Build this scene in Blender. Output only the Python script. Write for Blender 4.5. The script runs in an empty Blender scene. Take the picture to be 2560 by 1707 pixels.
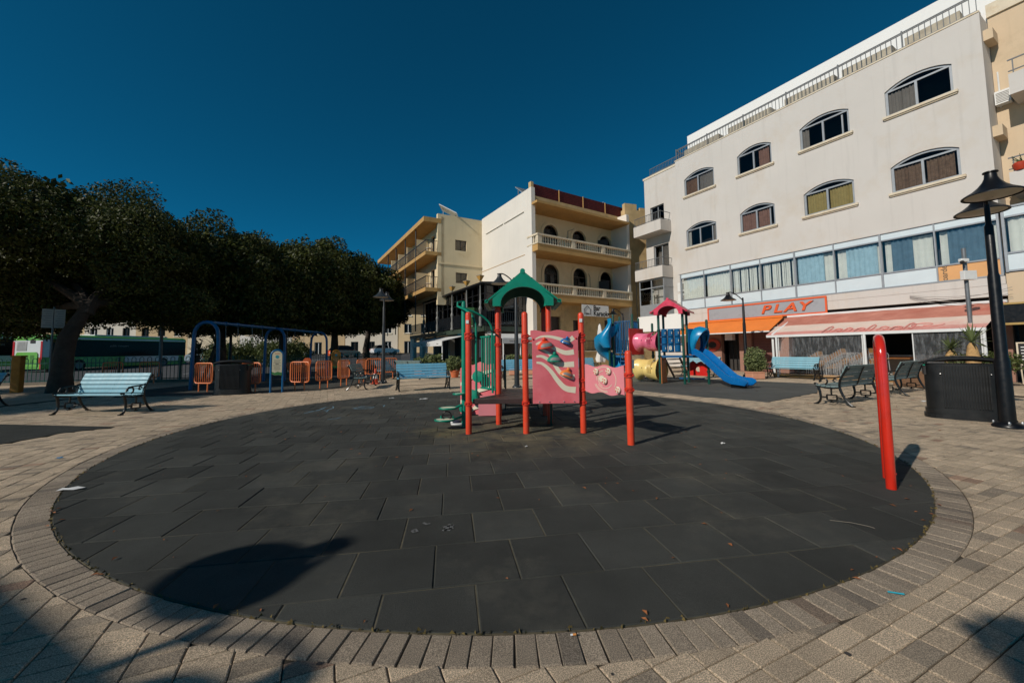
import bpy, math, random
import numpy as np
from mathutils import Vector, Matrix
from mathutils.geometry import tessellate_polygon
random.seed(7); RNG = np.random.default_rng(11)
R = math.radians
sc = bpy.context.scene
col = sc.collection
# ------------------------------------------------------------------ camera
CH = 1.3157
PIT, ROL = 0.0705, -0.012488
_fw = Vector((0, math.cos(PIT), math.sin(PIT))); _up = Vector((0, -math.sin(PIT), math.cos(PIT))); _rt = Vector((1, 0, 0))
CR = math.cos(ROL) * _rt + math.sin(ROL) * _up
CU = -math.sin(ROL) * _rt + math.cos(ROL) * _up
cam = bpy.data.cameras.new('camera'); camo = bpy.data.objects.new('camera', cam); col.objects.link(camo)
cam.sensor_width = 36; cam.lens = 996.61 / 2560 * 36; cam.clip_end = 4000; cam.clip_start = .05
cam.shift_x = -(1287 - 1280) / 2560; cam.shift_y = -(853.5 - 805.74) / 2560
camo.matrix_world = Matrix(((CR.x, CU.x, -_fw.x, 0), (CR.y, CU.y, -_fw.y, 0), (CR.z, CU.z, -_fw.z, CH), (0, 0, 0, 1)))
sc.camera = camo
# ------------------------------------------------------------------ sky, sun, exposure
SAZ, SEL = 40.5, 32.0          # shadows run towards this bearing (from +X to +Y); sun height
w = bpy.data.worlds.new('World'); sc.world = w; w.use_nodes = True
nt = w.node_tree; nt.nodes.clear()
out = nt.nodes.new('ShaderNodeOutputWorld'); bg = nt.nodes.new('ShaderNodeBackground')
sky = nt.nodes.new('ShaderNodeTexSky'); sky.sky_type = 'NISHITA'; sky.sun_disc = False
sky.sun_elevation = R(SEL)
_sd = Vector((-math.cos(R(SAZ)) * math.cos(R(SEL)), -math.sin(R(SAZ)) * math.cos(R(SEL)), math.sin(R(SEL))))
sky.sun_rotation = math.atan2(_sd.x, _sd.y)
sky.air_density = 1.0; sky.dust_density = 0.0; sky.ozone_density = 4.0; sky.altitude = 6000
hs = nt.nodes.new('ShaderNodeHueSaturation'); hs.inputs['Saturation'].default_value = 1.0
tint = nt.nodes.new('ShaderNodeMixRGB'); tint.blend_type = 'MULTIPLY'; tint.inputs[0].default_value = 1
tint.inputs[2].default_value = (0.06, 0.95, 0.97, 1)
nt.links.new(sky.outputs[0], hs.inputs['Color']); nt.links.new(hs.outputs[0], tint.inputs[1])
nt.links.new(tint.outputs[0], bg.inputs[0]); nt.links.new(bg.outputs[0], out.inputs[0])
bg.inputs[1].default_value = 0.076
sl = bpy.data.lights.new('sun', 'SUN'); sl.energy = 3.5; sl.angle = R(0.53); sl.color = (1.0, .93, .83)
so = bpy.data.objects.new('sun', sl); col.objects.link(so); so.location = (-30, -25, 30)
so.rotation_euler = _sd.to_track_quat('Z', 'Y').to_euler()
vs = sc.view_settings; vs.view_transform = 'Standard'; vs.look = 'None'; vs.exposure = 0.0; vs.gamma = 1
try: vs.use_curve_mapping = False
except Exception: pass
sc.cycles.max_bounces = 6; sc.cycles.transparent_max_bounces = 12
sc.cycles.diffuse_bounces = 3; sc.cycles.glossy_bounces = 3

# ------------------------------------------------------------------ pixel helpers (photo pixel -> point on a surface)
FPX, CPX, CPY = 996.61, 1287.0, 805.74
def ray(x, y): return CR * ((x - CPX) / FPX) + CU * ((CPY - y) / FPX) + _fw
def G(x, y, z=0.0):
    d = ray(x, y); t = (z - CH) / d.z
    return Vector((d.x * t, d.y * t, z))
def atY(x, y, Y):
    d = ray(x, y); t = Y / d.y
    return Vector((d.x * t, Y, CH + d.z * t))

# ------------------------------------------------------------------ mesh builder
def _frame(d):
    d = Vector(d).normalized()
    a = Vector((0, 0, 1)) if abs(d.z) < .95 else Vector((1, 0, 0))
    x = d.cross(a).normalized(); y = x.cross(d).normalized()
    return x, y, d
class MB:
    def __init__(s): s.v = []; s.f = []
    def add(s, V, F):
        o = len(s.v); s.v += [tuple(x) for x in V]; s.f += [tuple(i + o for i in f) for f in F]; return s
    def box(s, c, size, rz=0, M=None):
        x, y, z = size[0] / 2, size[1] / 2, size[2] / 2
        V = [Vector(q) for q in ((-x,-y,-z),(x,-y,-z),(x,y,-z),(-x,y,-z),(-x,-y,z),(x,-y,z),(x,y,z),(-x,y,z))]
        if rz: V = [Matrix.Rotation(rz, 3, 'Z') @ q for q in V]
        if M: V = [M @ q for q in V]
        c = Vector(c)
        return s.add([q + c for q in V], [(0,3,2,1),(4,5,6,7),(0,1,5,4),(1,2,6,5),(2,3,7,6),(3,0,4,7)])
    def bar(s, a, b, w, h=None, up=(0, 0, 1)):
        a, b = Vector(a), Vector(b); h = h or w; d = (b - a).normalized(); up = Vector(up)
        if abs(d.dot(up)) > .97: up = Vector((0, 1, 0))
        x = d.cross(up).normalized() * (w / 2); y = x.cross(d).normalized() * (h / 2)
        V = [a - x - y, a + x - y, a + x + y, a - x + y, b - x - y, b + x - y, b + x + y, b - x + y]
        return s.add(V, [(0,1,2,3),(7,6,5,4),(0,4,5,1),(1,5,6,2),(2,6,7,3),(3,7,4,0)])
    def tube(s, pts, r, n=8, cap=True, closed=False):
        P = [Vector(p) for p in pts]; m = len(P); rr = r if isinstance(r, (list, tuple)) else [r] * m
        V = []; px = None
        for i in range(m):
            if closed: d = P[(i + 1) % m] - P[i - 1]
            else: d = P[min(i + 1, m - 1)] - P[max(i - 1, 0)]
            d = d.normalized() if d.length > 1e-9 else Vector((0, 0, 1))
            if px is None: x, y, _ = _frame(d)
            else:
                x = px - d * px.dot(d)
                x = x.normalized() if x.length > 1e-6 else _frame(d)[0]
                y = d.cross(x)
            px = x; y = d.cross(x)
            for k in range(n):
                a = 2 * math.pi * k / n
                V.append(P[i] + (x * math.cos(a) + y * math.sin(a)) * rr[i])
        F = []
        for i in range(m if closed else m - 1):
            j = (i + 1) % m
            for k in range(n):
                F.append((i * n + k, i * n + (k + 1) % n, j * n + (k + 1) % n, j * n + k))
        if cap and not closed:
            F.append(tuple(range(n))[::-1]); F.append(tuple((m - 1) * n + k for k in range(n)))
        return s.add(V, F)
    def lathe(s, prof, n=16, c=(0, 0, 0), M=None, cap=True):
        V = []; c = Vector(c)
        for r_, z in prof:
            for k in range(n):
                a = 2 * math.pi * k / n
                q = Vector((r_ * math.cos(a), r_ * math.sin(a), z))
                if M: q = M @ q
                V.append(q + c)
        F = []; m = len(prof)
        for i in range(m - 1):
            for k in range(n): F.append((i*n+k, i*n+(k+1)%n, (i+1)*n+(k+1)%n, (i+1)*n+k))
        if cap:
            F.append(tuple(range(n))[::-1]); F.append(tuple((m-1)*n+k for k in range(n)))
        return s.add(V, F)
    def prism(s, poly, z0, z1, c=(0, 0, 0)):
        n = len(poly); V = [(x + c[0], y + c[1], z0 + c[2]) for x, y in poly] + [(x + c[0], y + c[1], z1 + c[2]) for x, y in poly]
        F = [tuple(range(n))[::-1], tuple(range(n, 2 * n))] + [(i, (i+1) % n, n + (i+1) % n, n + i) for i in range(n)]
        return s.add(V, F)
    def plate(s, poly, o, ux, uy, th, holes=()):
        """polygon in the plane o+ux*a+uy*b, thickened by th along ux x uy"""
        o, ux, uy = Vector(o), Vector(ux).normalized(), Vector(uy).normalized(); nn = ux.cross(uy) * th
        loops = [list(poly)] + [list(h) for h in holes]
        tri = tessellate_polygon([[Vector((a, b, 0)) for a, b in L] for L in loops])
        flat = [q for L in loops for q in L]; n = len(flat)
        V = [o + ux * a + uy * b for a, b in flat] + [o + ux * a + uy * b + nn for a, b in flat]
        F = []
        for t in tri:
            a, b, c = [flat[i] for i in t]
            if (b[0]-a[0])*(c[1]-a[1]) - (b[1]-a[1])*(c[0]-a[0]) < 0: t = t[::-1]
            F.append(tuple(i + n for i in t)); F.append(tuple(t[::-1]))
        k = 0
        for L in loops:
            m = len(L)
            ar = sum(L[i][0]*L[(i+1)%m][1]-L[(i+1)%m][0]*L[i][1] for i in range(m))
            rev = (ar < 0) != (k > 0)
            for i in range(m):
                a, b = k + i, k + (i + 1) % m
                F.append((b, a, a + n, b + n) if rev else (a, b, b + n, a + n))
            k += m
        return s.add(V, F)
    def ball(s, c, r, n=10, m=6, sc_=(1, 1, 1)):
        c = Vector(c); prof = [(math.sin(math.pi * i / m) * r + 1e-4, -math.cos(math.pi * i / m) * r) for i in range(m + 1)]
        M = Matrix.Diagonal(sc_)
        return s.lathe(prof, n, c, M, cap=False)
    def mesh(s, name, smooth=False, ang=40):
        me = bpy.data.meshes.new(name); me.from_pydata(s.v, [], s.f); me.update()
        if smooth:
            me.polygons.foreach_set('use_smooth', [True] * len(me.polygons))
            try: me.set_sharp_from_angle(angle=R(ang))
            except Exception: pass
        return me
    def build(s, name, mat, parent=None, smooth=False, world=False, bevel=0, ang=40):
        if world and parent is not None:
            L = parent.location if parent.parent is None else parent.parent.location + parent.location
            s.v = [(a - L[0], b - L[1], c - L[2]) for a, b, c in s.v]
        return link(name, s.mesh(name, smooth, ang), mat, parent, bevel)
def link(name, me, mat, parent=None, bevel=0):
    if mat is not None and len(me.materials) == 0: me.materials.append(mat)
    o = bpy.data.objects.new(name, me); col.objects.link(o)
    if parent: o.parent = parent
    if bevel:
        m = o.modifiers.new('bevel', 'BEVEL'); m.width = bevel; m.segments = 2; m.limit_method = 'ANGLE'
    return o
def thing(name, label, cat, loc=(0, 0, 0), rz=0, group=None):
    o = bpy.data.objects.new(name, None); col.objects.link(o); o.empty_display_size = .2
    o.location = loc; o.rotation_euler = (0, 0, rz)
    return tag(o, label, cat, group)
def tag(o, label=None, cat=None, group=None, kind=None):
    if label: o['label'] = label
    if cat: o['category'] = cat
    if group: o['group'] = group
    if kind: o['kind'] = kind
    return o
def dup(root, loc=None, rz=None, label=None, parent=None):
    c = root.copy(); col.objects.link(c); c.parent = parent
    if loc is not None: c.location = loc
    if rz is not None: c.rotation_euler = (0, 0, rz)
    if label: c['label'] = label
    for ch in list(root.children): dup(ch, parent=c)
    return c
def np_mesh(name, V, F, mat, parent=None, smooth=False):
    """V (n,3) array, F (m,4) array of quads"""
    me = bpy.data.meshes.new(name); V = np.asarray(V, np.float32); F = np.asarray(F, np.int32)
    k = F.shape[1]
    me.vertices.add(len(V)); me.vertices.foreach_set('co', V.ravel())
    me.loops.add(F.size); me.loops.foreach_set('vertex_index', F.ravel())
    me.polygons.add(len(F)); me.polygons.foreach_set('loop_start', np.arange(0, F.size, k, dtype=np.int32))
    me.polygons.foreach_set('loop_total', np.full(len(F), k, np.int32))
    if smooth: me.polygons.foreach_set('use_smooth', np.ones(len(F), bool))
    me.update(); me.validate()
    return link(name, me, mat, parent)
def text_mesh(body, size, extrude=.01, shear=0, bold=0, align='CENTER'):
    cu = bpy.data.curves.new('lettering', 'FONT'); cu.body = body; cu.size = size; cu.extrude = extrude
    cu.shear = shear; cu.offset = bold; cu.align_x = align; cu.align_y = 'CENTER'
    ob = bpy.data.objects.new('lettering', cu); col.objects.link(ob)
    me = bpy.data.meshes.new_from_object(ob.evaluated_get(bpy.context.evaluated_depsgraph_get()))
    bpy.data.objects.remove(ob); bpy.data.curves.remove(cu)
    me.materials.clear()
    return me

# ------------------------------------------------------------------ materials
def rgb(r, g, b):
    f = lambda c: (c / 255 / 12.92) if c / 255 <= .04045 else ((c / 255 + .055) / 1.055) ** 2.4
    return (f(r), f(g), f(b))
MATS = {}
def mat(name, base, rough=.6, var=.12, scale=3.0, bump=0.0, bscale=60, metal=0.0, spec=.5, stain=None, stain_amt=.5,
        stain_scale=1.2, isl=0.0, world=False, speck=0.0, speck_scale=180, tint2=None, coat=0.0, streak=0.0):
    if name in MATS: return MATS[name]
    m = bpy.data.materials.new(name); m.use_nodes = True; MATS[name] = m
    t = m.node_tree; N = t.nodes; L = t.links; b = N['Principled BSDF']
    b.inputs['Roughness'].default_value = rough; b.inputs['Metallic'].default_value = metal
    b.inputs['Specular IOR Level'].default_value = spec
    if coat: b.inputs['Coat Weight'].default_value = coat; b.inputs['Coat Roughness'].default_value = .15
    if world:
        g = N.new('ShaderNodeNewGeometry'); co = g.outputs['Position']
    else:
        tc = N.new('ShaderNodeTexCoord'); co = tc.outputs['Object']
    def noise(sc_, det=5, rough_=.6, vec=None):
        n = N.new('ShaderNodeTexNoise'); n.inputs['Scale'].default_value = sc_; n.inputs['Detail'].default_value = det
        n.inputs['Roughness'].default_value = rough_; L.new(vec or co, n.inputs['Vector']); return n.outputs['Fac']
    def mixc(f, a, c2, typ='MIX'):
        x = N.new('ShaderNodeMixRGB'); x.blend_type = typ
        if isinstance(f, float): x.inputs[0].default_value = f
        else: L.new(f, x.inputs[0])
        for i, q in ((1, a), (2, c2)):
            if isinstance(q, tuple): x.inputs[i].default_value = (*q[:3], 1)
            else: L.new(q, x.inputs[i])
        return x.outputs[0]
    def ramp(f, a, b_, lo=0., hi=1.):
        x = N.new('ShaderNodeMapRange'); x.inputs[1].default_value = a; x.inputs[2].default_value = b_
        x.inputs[3].default_value = lo; x.inputs[4].default_value = hi; L.new(f, x.inputs[0]); return x.outputs[0]
    n1 = noise(scale)
    lo = tuple(c * (1 - var) for c in base); hi = tuple(min(1, c * (1 + var)) for c in (tint2 or base))
    c = mixc(ramp(n1, .3, .7), lo, hi)
    if isl:
        gi = N.new('ShaderNodeNewGeometry'); oi = N.new('ShaderNodeObjectInfo')
        ad = N.new('ShaderNodeMath'); ad.operation = 'ADD'; L.new(gi.outputs['Random Per Island'], ad.inputs[0]); L.new(oi.outputs['Random'], ad.inputs[1])
        fr = N.new('ShaderNodeMath'); fr.operation = 'FRACT'; L.new(ad.outputs[0], fr.inputs[0])
        c = mixc(1.0, c, mixc(fr.outputs[0], (1 - isl,) * 3, (1 + isl * .6,) * 3), 'MULTIPLY')
        m['isl_socket'] = 1
    if stain:
        s_ = ramp(noise(stain_scale, 6, .7), .52, .68, 0., stain_amt)
        c = mixc(s_, c, stain)
    if streak:
        mp = N.new('ShaderNodeMapping'); mp.inputs['Scale'].default_value = (2.2, 2.2, .12); L.new(co, mp.inputs[0])
        s_ = ramp(noise(1.6, 6, .65, mp.outputs[0]), .55, .8, 0., streak)
        c = mixc(s_, c, tuple(q * .45 for q in base))
    if speck:
        s_ = ramp(noise(speck_scale, 2, .5), .42, .62, 1 - speck, 1 + speck * .7)
        x = N.new('ShaderNodeVectorMath'); x.operation = 'SCALE'; L.new(c, x.inputs[0]); L.new(s_, x.inputs['Scale']); c = x.outputs[0]
    L.new(c, b.inputs['Base Color'])
    rr = ramp(noise(scale * 2.3), .3, .7, max(.02, rough - .09), min(1, rough + .09)); L.new(rr, b.inputs['Roughness'])
    if bump:
        bp = N.new('ShaderNodeBump'); bp.inputs['Strength'].default_value = min(1, bump); bp.inputs['Distance'].default_value = .01
        L.new(noise(bscale, 4, .6), bp.inputs['Height']); L.new(bp.outputs[0], b.inputs['Normal'])
    return m
def glass(name, tintc=(.5, .55, .6), dens=.35, rough=.02, refl=1.0):
    if name in MATS: return MATS[name]
    m = bpy.data.materials.new(name); m.use_nodes = True; MATS[name] = m
    t = m.node_tree; N = t.nodes; L = t.links; N.clear()
    o = N.new('ShaderNodeOutputMaterial'); tr = N.new('ShaderNodeBsdfTransparent'); gl = N.new('ShaderNodeBsdfGlossy')
    tr.inputs[0].default_value = (*[1 - dens * (1 - c) for c in tintc], 1); gl.inputs['Roughness'].default_value = rough
    gl.inputs[0].default_value = (refl,) * 3 + (1,)
    fr = N.new('ShaderNodeFresnel'); fr.inputs[0].default_value = 1.5
    mx = N.new('ShaderNodeMixShader'); L.new(fr.outputs[0], mx.inputs[0]); L.new(tr.outputs[0], mx.inputs[1]); L.new(gl.outputs[0], mx.inputs[2])
    L.new(mx.outputs[0], o.inputs[0]); return m
def leafmat(name, base, tint2, trans=.25):
    if name in MATS: return MATS[name]
    m = bpy.data.materials.new(name); m.use_nodes = True; MATS[name] = m
    t = m.node_tree; N = t.nodes; L = t.links; b = N['Principled BSDF']
    gi = N.new('ShaderNodeNewGeometry')
    x = N.new('ShaderNodeMixRGB'); L.new(gi.outputs['Random Per Island'], x.inputs[0])
    x.inputs[1].default_value = (*base, 1); x.inputs[2].default_value = (*tint2, 1)
    L.new(x.outputs[0], b.inputs['Base Color']); b.inputs['Roughness'].default_value = .55; b.inputs['Specular IOR Level'].default_value = .25
    tl = N.new('ShaderNodeBsdfTranslucent'); L.new(x.outputs[0], tl.inputs[0])
    mx = N.new('ShaderNodeMixShader'); mx.inputs[0].default_value = trans
    L.new(b.outputs[0], mx.inputs[1]); L.new(tl.outputs[0], mx.inputs[2])
    L.new(mx.outputs[0], N['Material Output'].inputs[0]); return m
# ------------------------------------------------------------------ ground materials
def paver_mat(name, base, dark, red, pos=True):
    """concrete block: per-piece tone, a few dark grey and a few reddish pieces, coarse aggregate"""
    m = mat(name, base, rough=.85, var=.16, scale=2.3, bump=.9, bscale=240, world=True, speck=.45, speck_scale=210, stain=tuple(c * .45 for c in base), stain_amt=.4, stain_scale=.9, isl=.20)
    t = m.node_tree; N = t.nodes; L = t.links; b = N['Principled BSDF']
    src = b.inputs['Base Color'].links[0].from_socket
    gi = N.new('ShaderNodeNewGeometry'); oi = N.new('ShaderNodeObjectInfo')
    ad = N.new('ShaderNodeMath'); ad.operation = 'MULTIPLY_ADD'; L.new(gi.outputs['Random Per Island'], ad.inputs[0]); ad.inputs[1].default_value = 7.31; L.new(oi.outputs['Random'], ad.inputs[2])
    fr = N.new('ShaderNodeMath'); fr.operation = 'FRACT'; L.new(ad.outputs[0], fr.inputs[0])
    def gate(a):
        q = N.new('ShaderNodeMath'); q.operation = 'LESS_THAN'; L.new(fr.outputs[0], q.inputs[0]); q.inputs[1].default_value = a; return q.outputs[0]
    def mul(src, fac, c):
        sp = N.new('ShaderNodeMixRGB'); sp.blend_type = 'MULTIPLY'; L.new(src, sp.inputs[1]); sp.inputs[2].default_value = (*c, 1); L.new(fac, sp.inputs[0]); return sp.outputs[0]
    src = mul(src, gate(.11), dark); src = mul(src, gate(.022), red)
    L.new(src, b.inputs['Base Color']); return m
PAV = rgb(206, 184, 156)
m_paver = paver_mat('concrete_paver', PAV, (.62, .64, .67), (1.18, .95, .88))
m_sett = paver_mat('granite_sett', rgb(168, 152, 132), (.66, .67, .69), (1.1, 1, .95))
m_bed = mat('joint_sand', rgb(74, 64, 50), rough=.95, var=.4, scale=25, bump=.6, bscale=300, world=True)
m_rubber = mat('rubber_tile', rgb(72, 73, 69), rough=.85, var=.20, scale=1.6, bump=.75, bscale=420, world=True, speck=.30, speck_scale=420, isl=.26, spec=.2, stain=rgb(108, 105, 94), stain_amt=.6, stain_scale=.75)
def worn_patch(m, cx, cy, r0, r1, c, amt):
    t = m.node_tree; N = t.nodes; L = t.links; b = N['Principled BSDF']; src = b.inputs['Base Color'].links[0].from_socket
    g = N.new('ShaderNodeNewGeometry'); d = N.new('ShaderNodeVectorMath'); d.operation = 'DISTANCE'; L.new(g.outputs['Position'], d.inputs[0]); d.inputs[1].default_value = (cx, cy, 0)
    r = N.new('ShaderNodeMapRange'); r.inputs[1].default_value = r0; r.inputs[2].default_value = r1; r.inputs[3].default_value = 1; r.inputs[4].default_value = 0; L.new(d.outputs['Value'], r.inputs[0])
    n = N.new('ShaderNodeTexNoise'); n.inputs['Scale'].default_value = 2.6; n.inputs['Detail'].default_value = 7; n.inputs['Roughness'].default_value = .7; L.new(g.outputs['Position'], n.inputs['Vector'])
    q = N.new('ShaderNodeMapRange'); q.inputs[1].default_value = .40; q.inputs[2].default_value = .66; q.inputs[3].default_value = 0; q.inputs[4].default_value = amt; L.new(n.outputs[0], q.inputs[0])
    p = N.new('ShaderNodeMath'); p.operation = 'MULTIPLY'; L.new(r.outputs[0], p.inputs[0]); L.new(q.outputs[0], p.inputs[1])
    x = N.new('ShaderNodeMixRGB'); L.new(p.outputs[0], x.inputs[0]); L.new(src, x.inputs[1]); x.inputs[2].default_value = (*c, 1); L.new(x.outputs[0], b.inputs['Base Color'])
worn_patch(m_rubber, .2, 6.7, .5, 2.0, rgb(128, 118, 88), .95)      # sand trodden out from under the climbing frame
worn_patch(m_rubber, -1.1, 6.6, .1, .7, rgb(126, 118, 80), .8)
worn_patch(m_rubber, 1.5, 9.5, 1.0, 6.5, rgb(98, 96, 90), .5)       # lighter grey towards the far right part
m_rubber2 = mat('rubber_sheet', rgb(84, 85, 82), rough=.85, var=.2, scale=.8, bump=.4, bscale=300, world=True, speck=.2, speck_scale=300, spec=.25, stain=rgb(120, 116, 108), stain_amt=.5, stain_scale=.6)
m_grout = mat('seam_dirt', rgb(86, 80, 64), rough=.95, var=.4, scale=12, world=True)
m_asphalt = mat('asphalt', (.055, .055, .057), rough=.9, var=.2, scale=.6, bump=.4, bscale=200, world=True)
m_soil = mat('dry_ground', rgb(120, 108, 90), rough=.95, var=.25, scale=.2, bump=.3, bscale=30, world=True)
# pavers beyond building distance: brick pattern on the paving sheet itself
def paving_sheet_mat():
    m = bpy.data.materials.new('paving_far'); m.use_nodes = True; t = m.node_tree; N = t.nodes; L = t.links; b = N['Principled BSDF']
    g = N.new('ShaderNodeNewGeometry'); mp = N.new('ShaderNodeMapping'); mp.inputs['Rotation'].default_value = (0, 0, R(-25.3)); L.new(g.outputs['Position'], mp.inputs[0])
    br = N.new('ShaderNodeTexBrick'); br.offset = 0; br.inputs['Scale'].default_value = 1; br.inputs['Brick Width'].default_value = .2; br.inputs['Row Height'].default_value = .1
    br.inputs['Mortar Size'].default_value = .005; br.inputs['Color1'].default_value = (*[c * .78 for c in PAV], 1); br.inputs['Color2'].default_value = (*[c * 1.12 for c in PAV], 1)
    br.inputs['Mortar'].default_value = (*[c * .42 for c in PAV], 1); L.new(mp.outputs[0], br.inputs['Vector'])
    n = N.new('ShaderNodeTexNoise'); n.inputs['Scale'].default_value = .7; n.inputs['Detail'].default_value = 8; L.new(g.outputs['Position'], n.inputs['Vector'])
    r = N.new('ShaderNodeMapRange'); r.inputs[1].default_value = .3; r.inputs[2].default_value = .7; r.inputs[3].default_value = .72; r.inputs[4].default_value = 1.15; L.new(n.outputs[0], r.inputs[0])
    v = N.new('ShaderNodeVectorMath'); v.operation = 'SCALE'; L.new(br.outputs[0], v.inputs[0]); L.new(r.outputs[0], v.inputs['Scale'])
    L.new(v.outputs[0], b.inputs['Base Color']); b.inputs['Roughness'].default_value = .88
    return m
m_pavfar = paving_sheet_mat()

# ------------------------------------------------------------------ terrain, road, paving
def gz(x, y):
    """height of the land: flat square, rising street behind the trees on the left"""
    t = min(1, max(0, (y - 25) / 40)); t2 = min(1, max(0, (-9 - x) / 6))
    return 1.05 * t * t2
def sheet(name, xs, ys, m, dz, kind='structure', zf=gz):
    V = [(x, y, zf(x, y) + dz) for y in ys for x in xs]; nx = len(xs)
    F = [(j*nx+i, j*nx+i+1, (j+1)*nx+i+1, (j+1)*nx+i) for j in range(len(ys)-1) for i in range(nx-1)]
    o = MB().add(V, F).build(name, m); o['kind'] = kind; return o
ground = sheet('ground', [-1500, -300, -90, -60, -40, -30, -22, -15, -12, -9, 0, 20, 60, 300, 1500], [-300, -40, 0, 25, 30, 35, 40, 45, 50, 55, 60, 65, 80, 200, 600, 2500], m_soil, -.06)
road = sheet('road', [-90, -60, -40, -30, -22, -15, -12, -9.2], [20.5, 25, 30, 35, 40, 45, 50, 55, 60, 65], m_asphalt, -.035)
pavement = sheet('pavement', [-90, -60, -40, -30, -22, -15, -12, -9.3], [65, 66, 75], mat('street_slab', rgb(150, 142, 130), rough=.9, var=.15, scale=1), .09)
mk = MB()
for k in range(9):
    y = 27 + k * 4.2
    V = [(-22.4, y, gz(-22.4, y) - .029), (-22.28, y, gz(-22.28, y) - .029), (-22.28, y + 2, gz(-22.28, y + 2) - .029), (-22.4, y + 2, gz(-22.4, y + 2) - .029)]
    mk.add(V, [(0, 1, 2, 3)])
tag(mk.build('lane_marking', mat('road_paint', (.7, .7, .68), rough=.7), road), None)

EC = (-.3838, 7.6255); EA, EB, ETH = 5.4224, 5.7338, .48662
_c, _s = math.cos(ETH), math.sin(ETH)
def ell(a, off=0.0):
    x, y = EA * math.cos(a), EB * math.sin(a); nx, ny = math.cos(a) / EA, math.sin(a) / EB; q = math.hypot(nx, ny)
    x += off * nx / q; y += off * ny / q
    return (EC[0] + x * _c - y * _s, EC[1] + x * _s + y * _c)
def ell_ang(x, y):
    dx, dy = x - EC[0], y - EC[1]; u, v = dx * _c + dy * _s, -dx * _s + dy * _c
    return math.atan2(v / EB, u / EA), math.hypot(u / EA, v / EB)
def clip(poly, a, b, c):
    """keep the side of a*x+b*y<=c"""
    o = []
    for i in range(len(poly)):
        p, q = poly[i], poly[(i + 1) % len(poly)]; dp, dq = a*p[0]+b*p[1]-c, a*q[0]+b*q[1]-c
        if dp <= 0: o.append(p)
        if dp * dq < 0:
            t = dp / (dp - dq); o.append((p[0] + (q[0]-p[0])*t, p[1] + (q[1]-p[1])*t))
    return o
def area(P): return abs(sum(P[i][0]*P[(i+1)%len(P)][1]-P[(i+1)%len(P)][0]*P[i][1] for i in range(len(P)))) / 2
def inpoly(x, y, P):
    r = False
    for i in range(len(P)):
        (x1, y1), (x2, y2) = P[i], P[i-1]
        if (y1 > y) != (y2 > y) and x < (x2-x1)*(y-y1)/(y2-y1)+x1: r = not r
    return r
def piece(mb, poly, top, bot, bev):
    """a flat block with a chamfered top edge"""
    n = len(poly); cx = sum(p[0] for p in poly)/n; cy = sum(p[1] for p in poly)/n
    rad = max(.02, math.sqrt(area(poly))); k = 1 - 2 * bev / rad
    V = [(x, y, bot) for x, y in poly] + [(x, y, top - bev) for x, y in poly] + [(cx+(x-cx)*k, cy+(y-cy)*k, top) for x, y in poly]
    F = [tuple(range(2*n, 3*n))]
    for i in range(n):
        j = (i+1) % n; F += [(i, j, n+j, n+i), (n+i, n+j, 2*n+j, 2*n+i)]
    mb.add(V, F)
PLZ = [(-24, -12), (22, -12), (22, 30), (-9.3, 30), (-9.3, 24.5), (-13, 20.4), (-24, 18.6)]
pb = MB().prism(PLZ, -.03, -.012); plaza = pb.build('plaza_paving', m_pavfar); plaza['kind'] = 'structure'
Z2 = [tuple(G(*q)[:2]) for q in ((1848, 951), (2047, 960), (2043, 982), (1921, 1005), (1740, 991), (1588, 975), (1500, 966), (1440, 958), (1500, 945), (1640, 942))]
Z3 = [tuple(G(*q)[:2]) for q in ((287, 1067.6), (0, 1061), (-160, 1062), (-160, 1130), (0, 1111), (150, 1084))]
Z4 = [(-12.6, 12.6), (-9.0, 13.35), (-8.0, 13.55), (-6.9, 14.15), (-6.3, 17.2), (-6.6, 22.5), (-13.6, 19.9), (-14.2, 14.5)]
joint = MB()
for P in (Z2, Z3, Z4): pass
for nm, P, mm, h in (('rubber_patch', Z2, m_rubber2, .008), ('rubber_patch', Z3, m_rubber, .008), ('rubber_patch', Z4, m_rubber, .008)):
    if sum(P[i][0]*P[(i+1)%len(P)][1]-P[(i+1)%len(P)][0]*P[i][1] for i in range(len(P))) < 0: P = P[::-1]
    o = MB().prism(P, -.011, h).build(nm, mm); o['kind'] = 'structure'
# bedding that shows in the joints close by
bedp = [(-14, -1.5), (13, -1.5), (13, 15), (-14, 15)]
bed = MB().prism(bedp, -.0118, -.0095).build('joint_bed', m_bed, plaza)
bed['kind'] = 'stuff'
# ---- granite setts round the rubber circle
sett_me = MB(); piece(sett_me, [(-.0995, -.0470), (.0995, -.0470), (.0995, .0470), (-.0995, .0470)], 0, -.03, .006)
sett_me = sett_me.mesh('sett'); sett_me.materials.append(m_sett)
angs = []; a = -math.pi; acc = 0; prev = ell(a, .1)
N_ = 7200
for i in range(1, N_ + 1):
    q = ell(-math.pi + 2 * math.pi * i / N_, .1); acc += math.hypot(q[0]-prev[0], q[1]-prev[1]); prev = q
ns = round(acc / .0985); step = acc / ns; acc2 = 0; prev = ell(-math.pi, .1); nxt = 0
for i in range(1, N_ + 1):
    an = -math.pi + 2 * math.pi * i / N_; q = ell(an, .1); acc2 += math.hypot(q[0]-prev[0], q[1]-prev[1]); prev = q
    if acc2 >= nxt: angs.append(an); nxt += step
settl = []
for an in angs:
    p0, p1 = ell(an, 0), ell(an, .2); settl.append((math.hypot(*p0), p0, p1))
settl.sort(); rest = MB()
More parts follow.
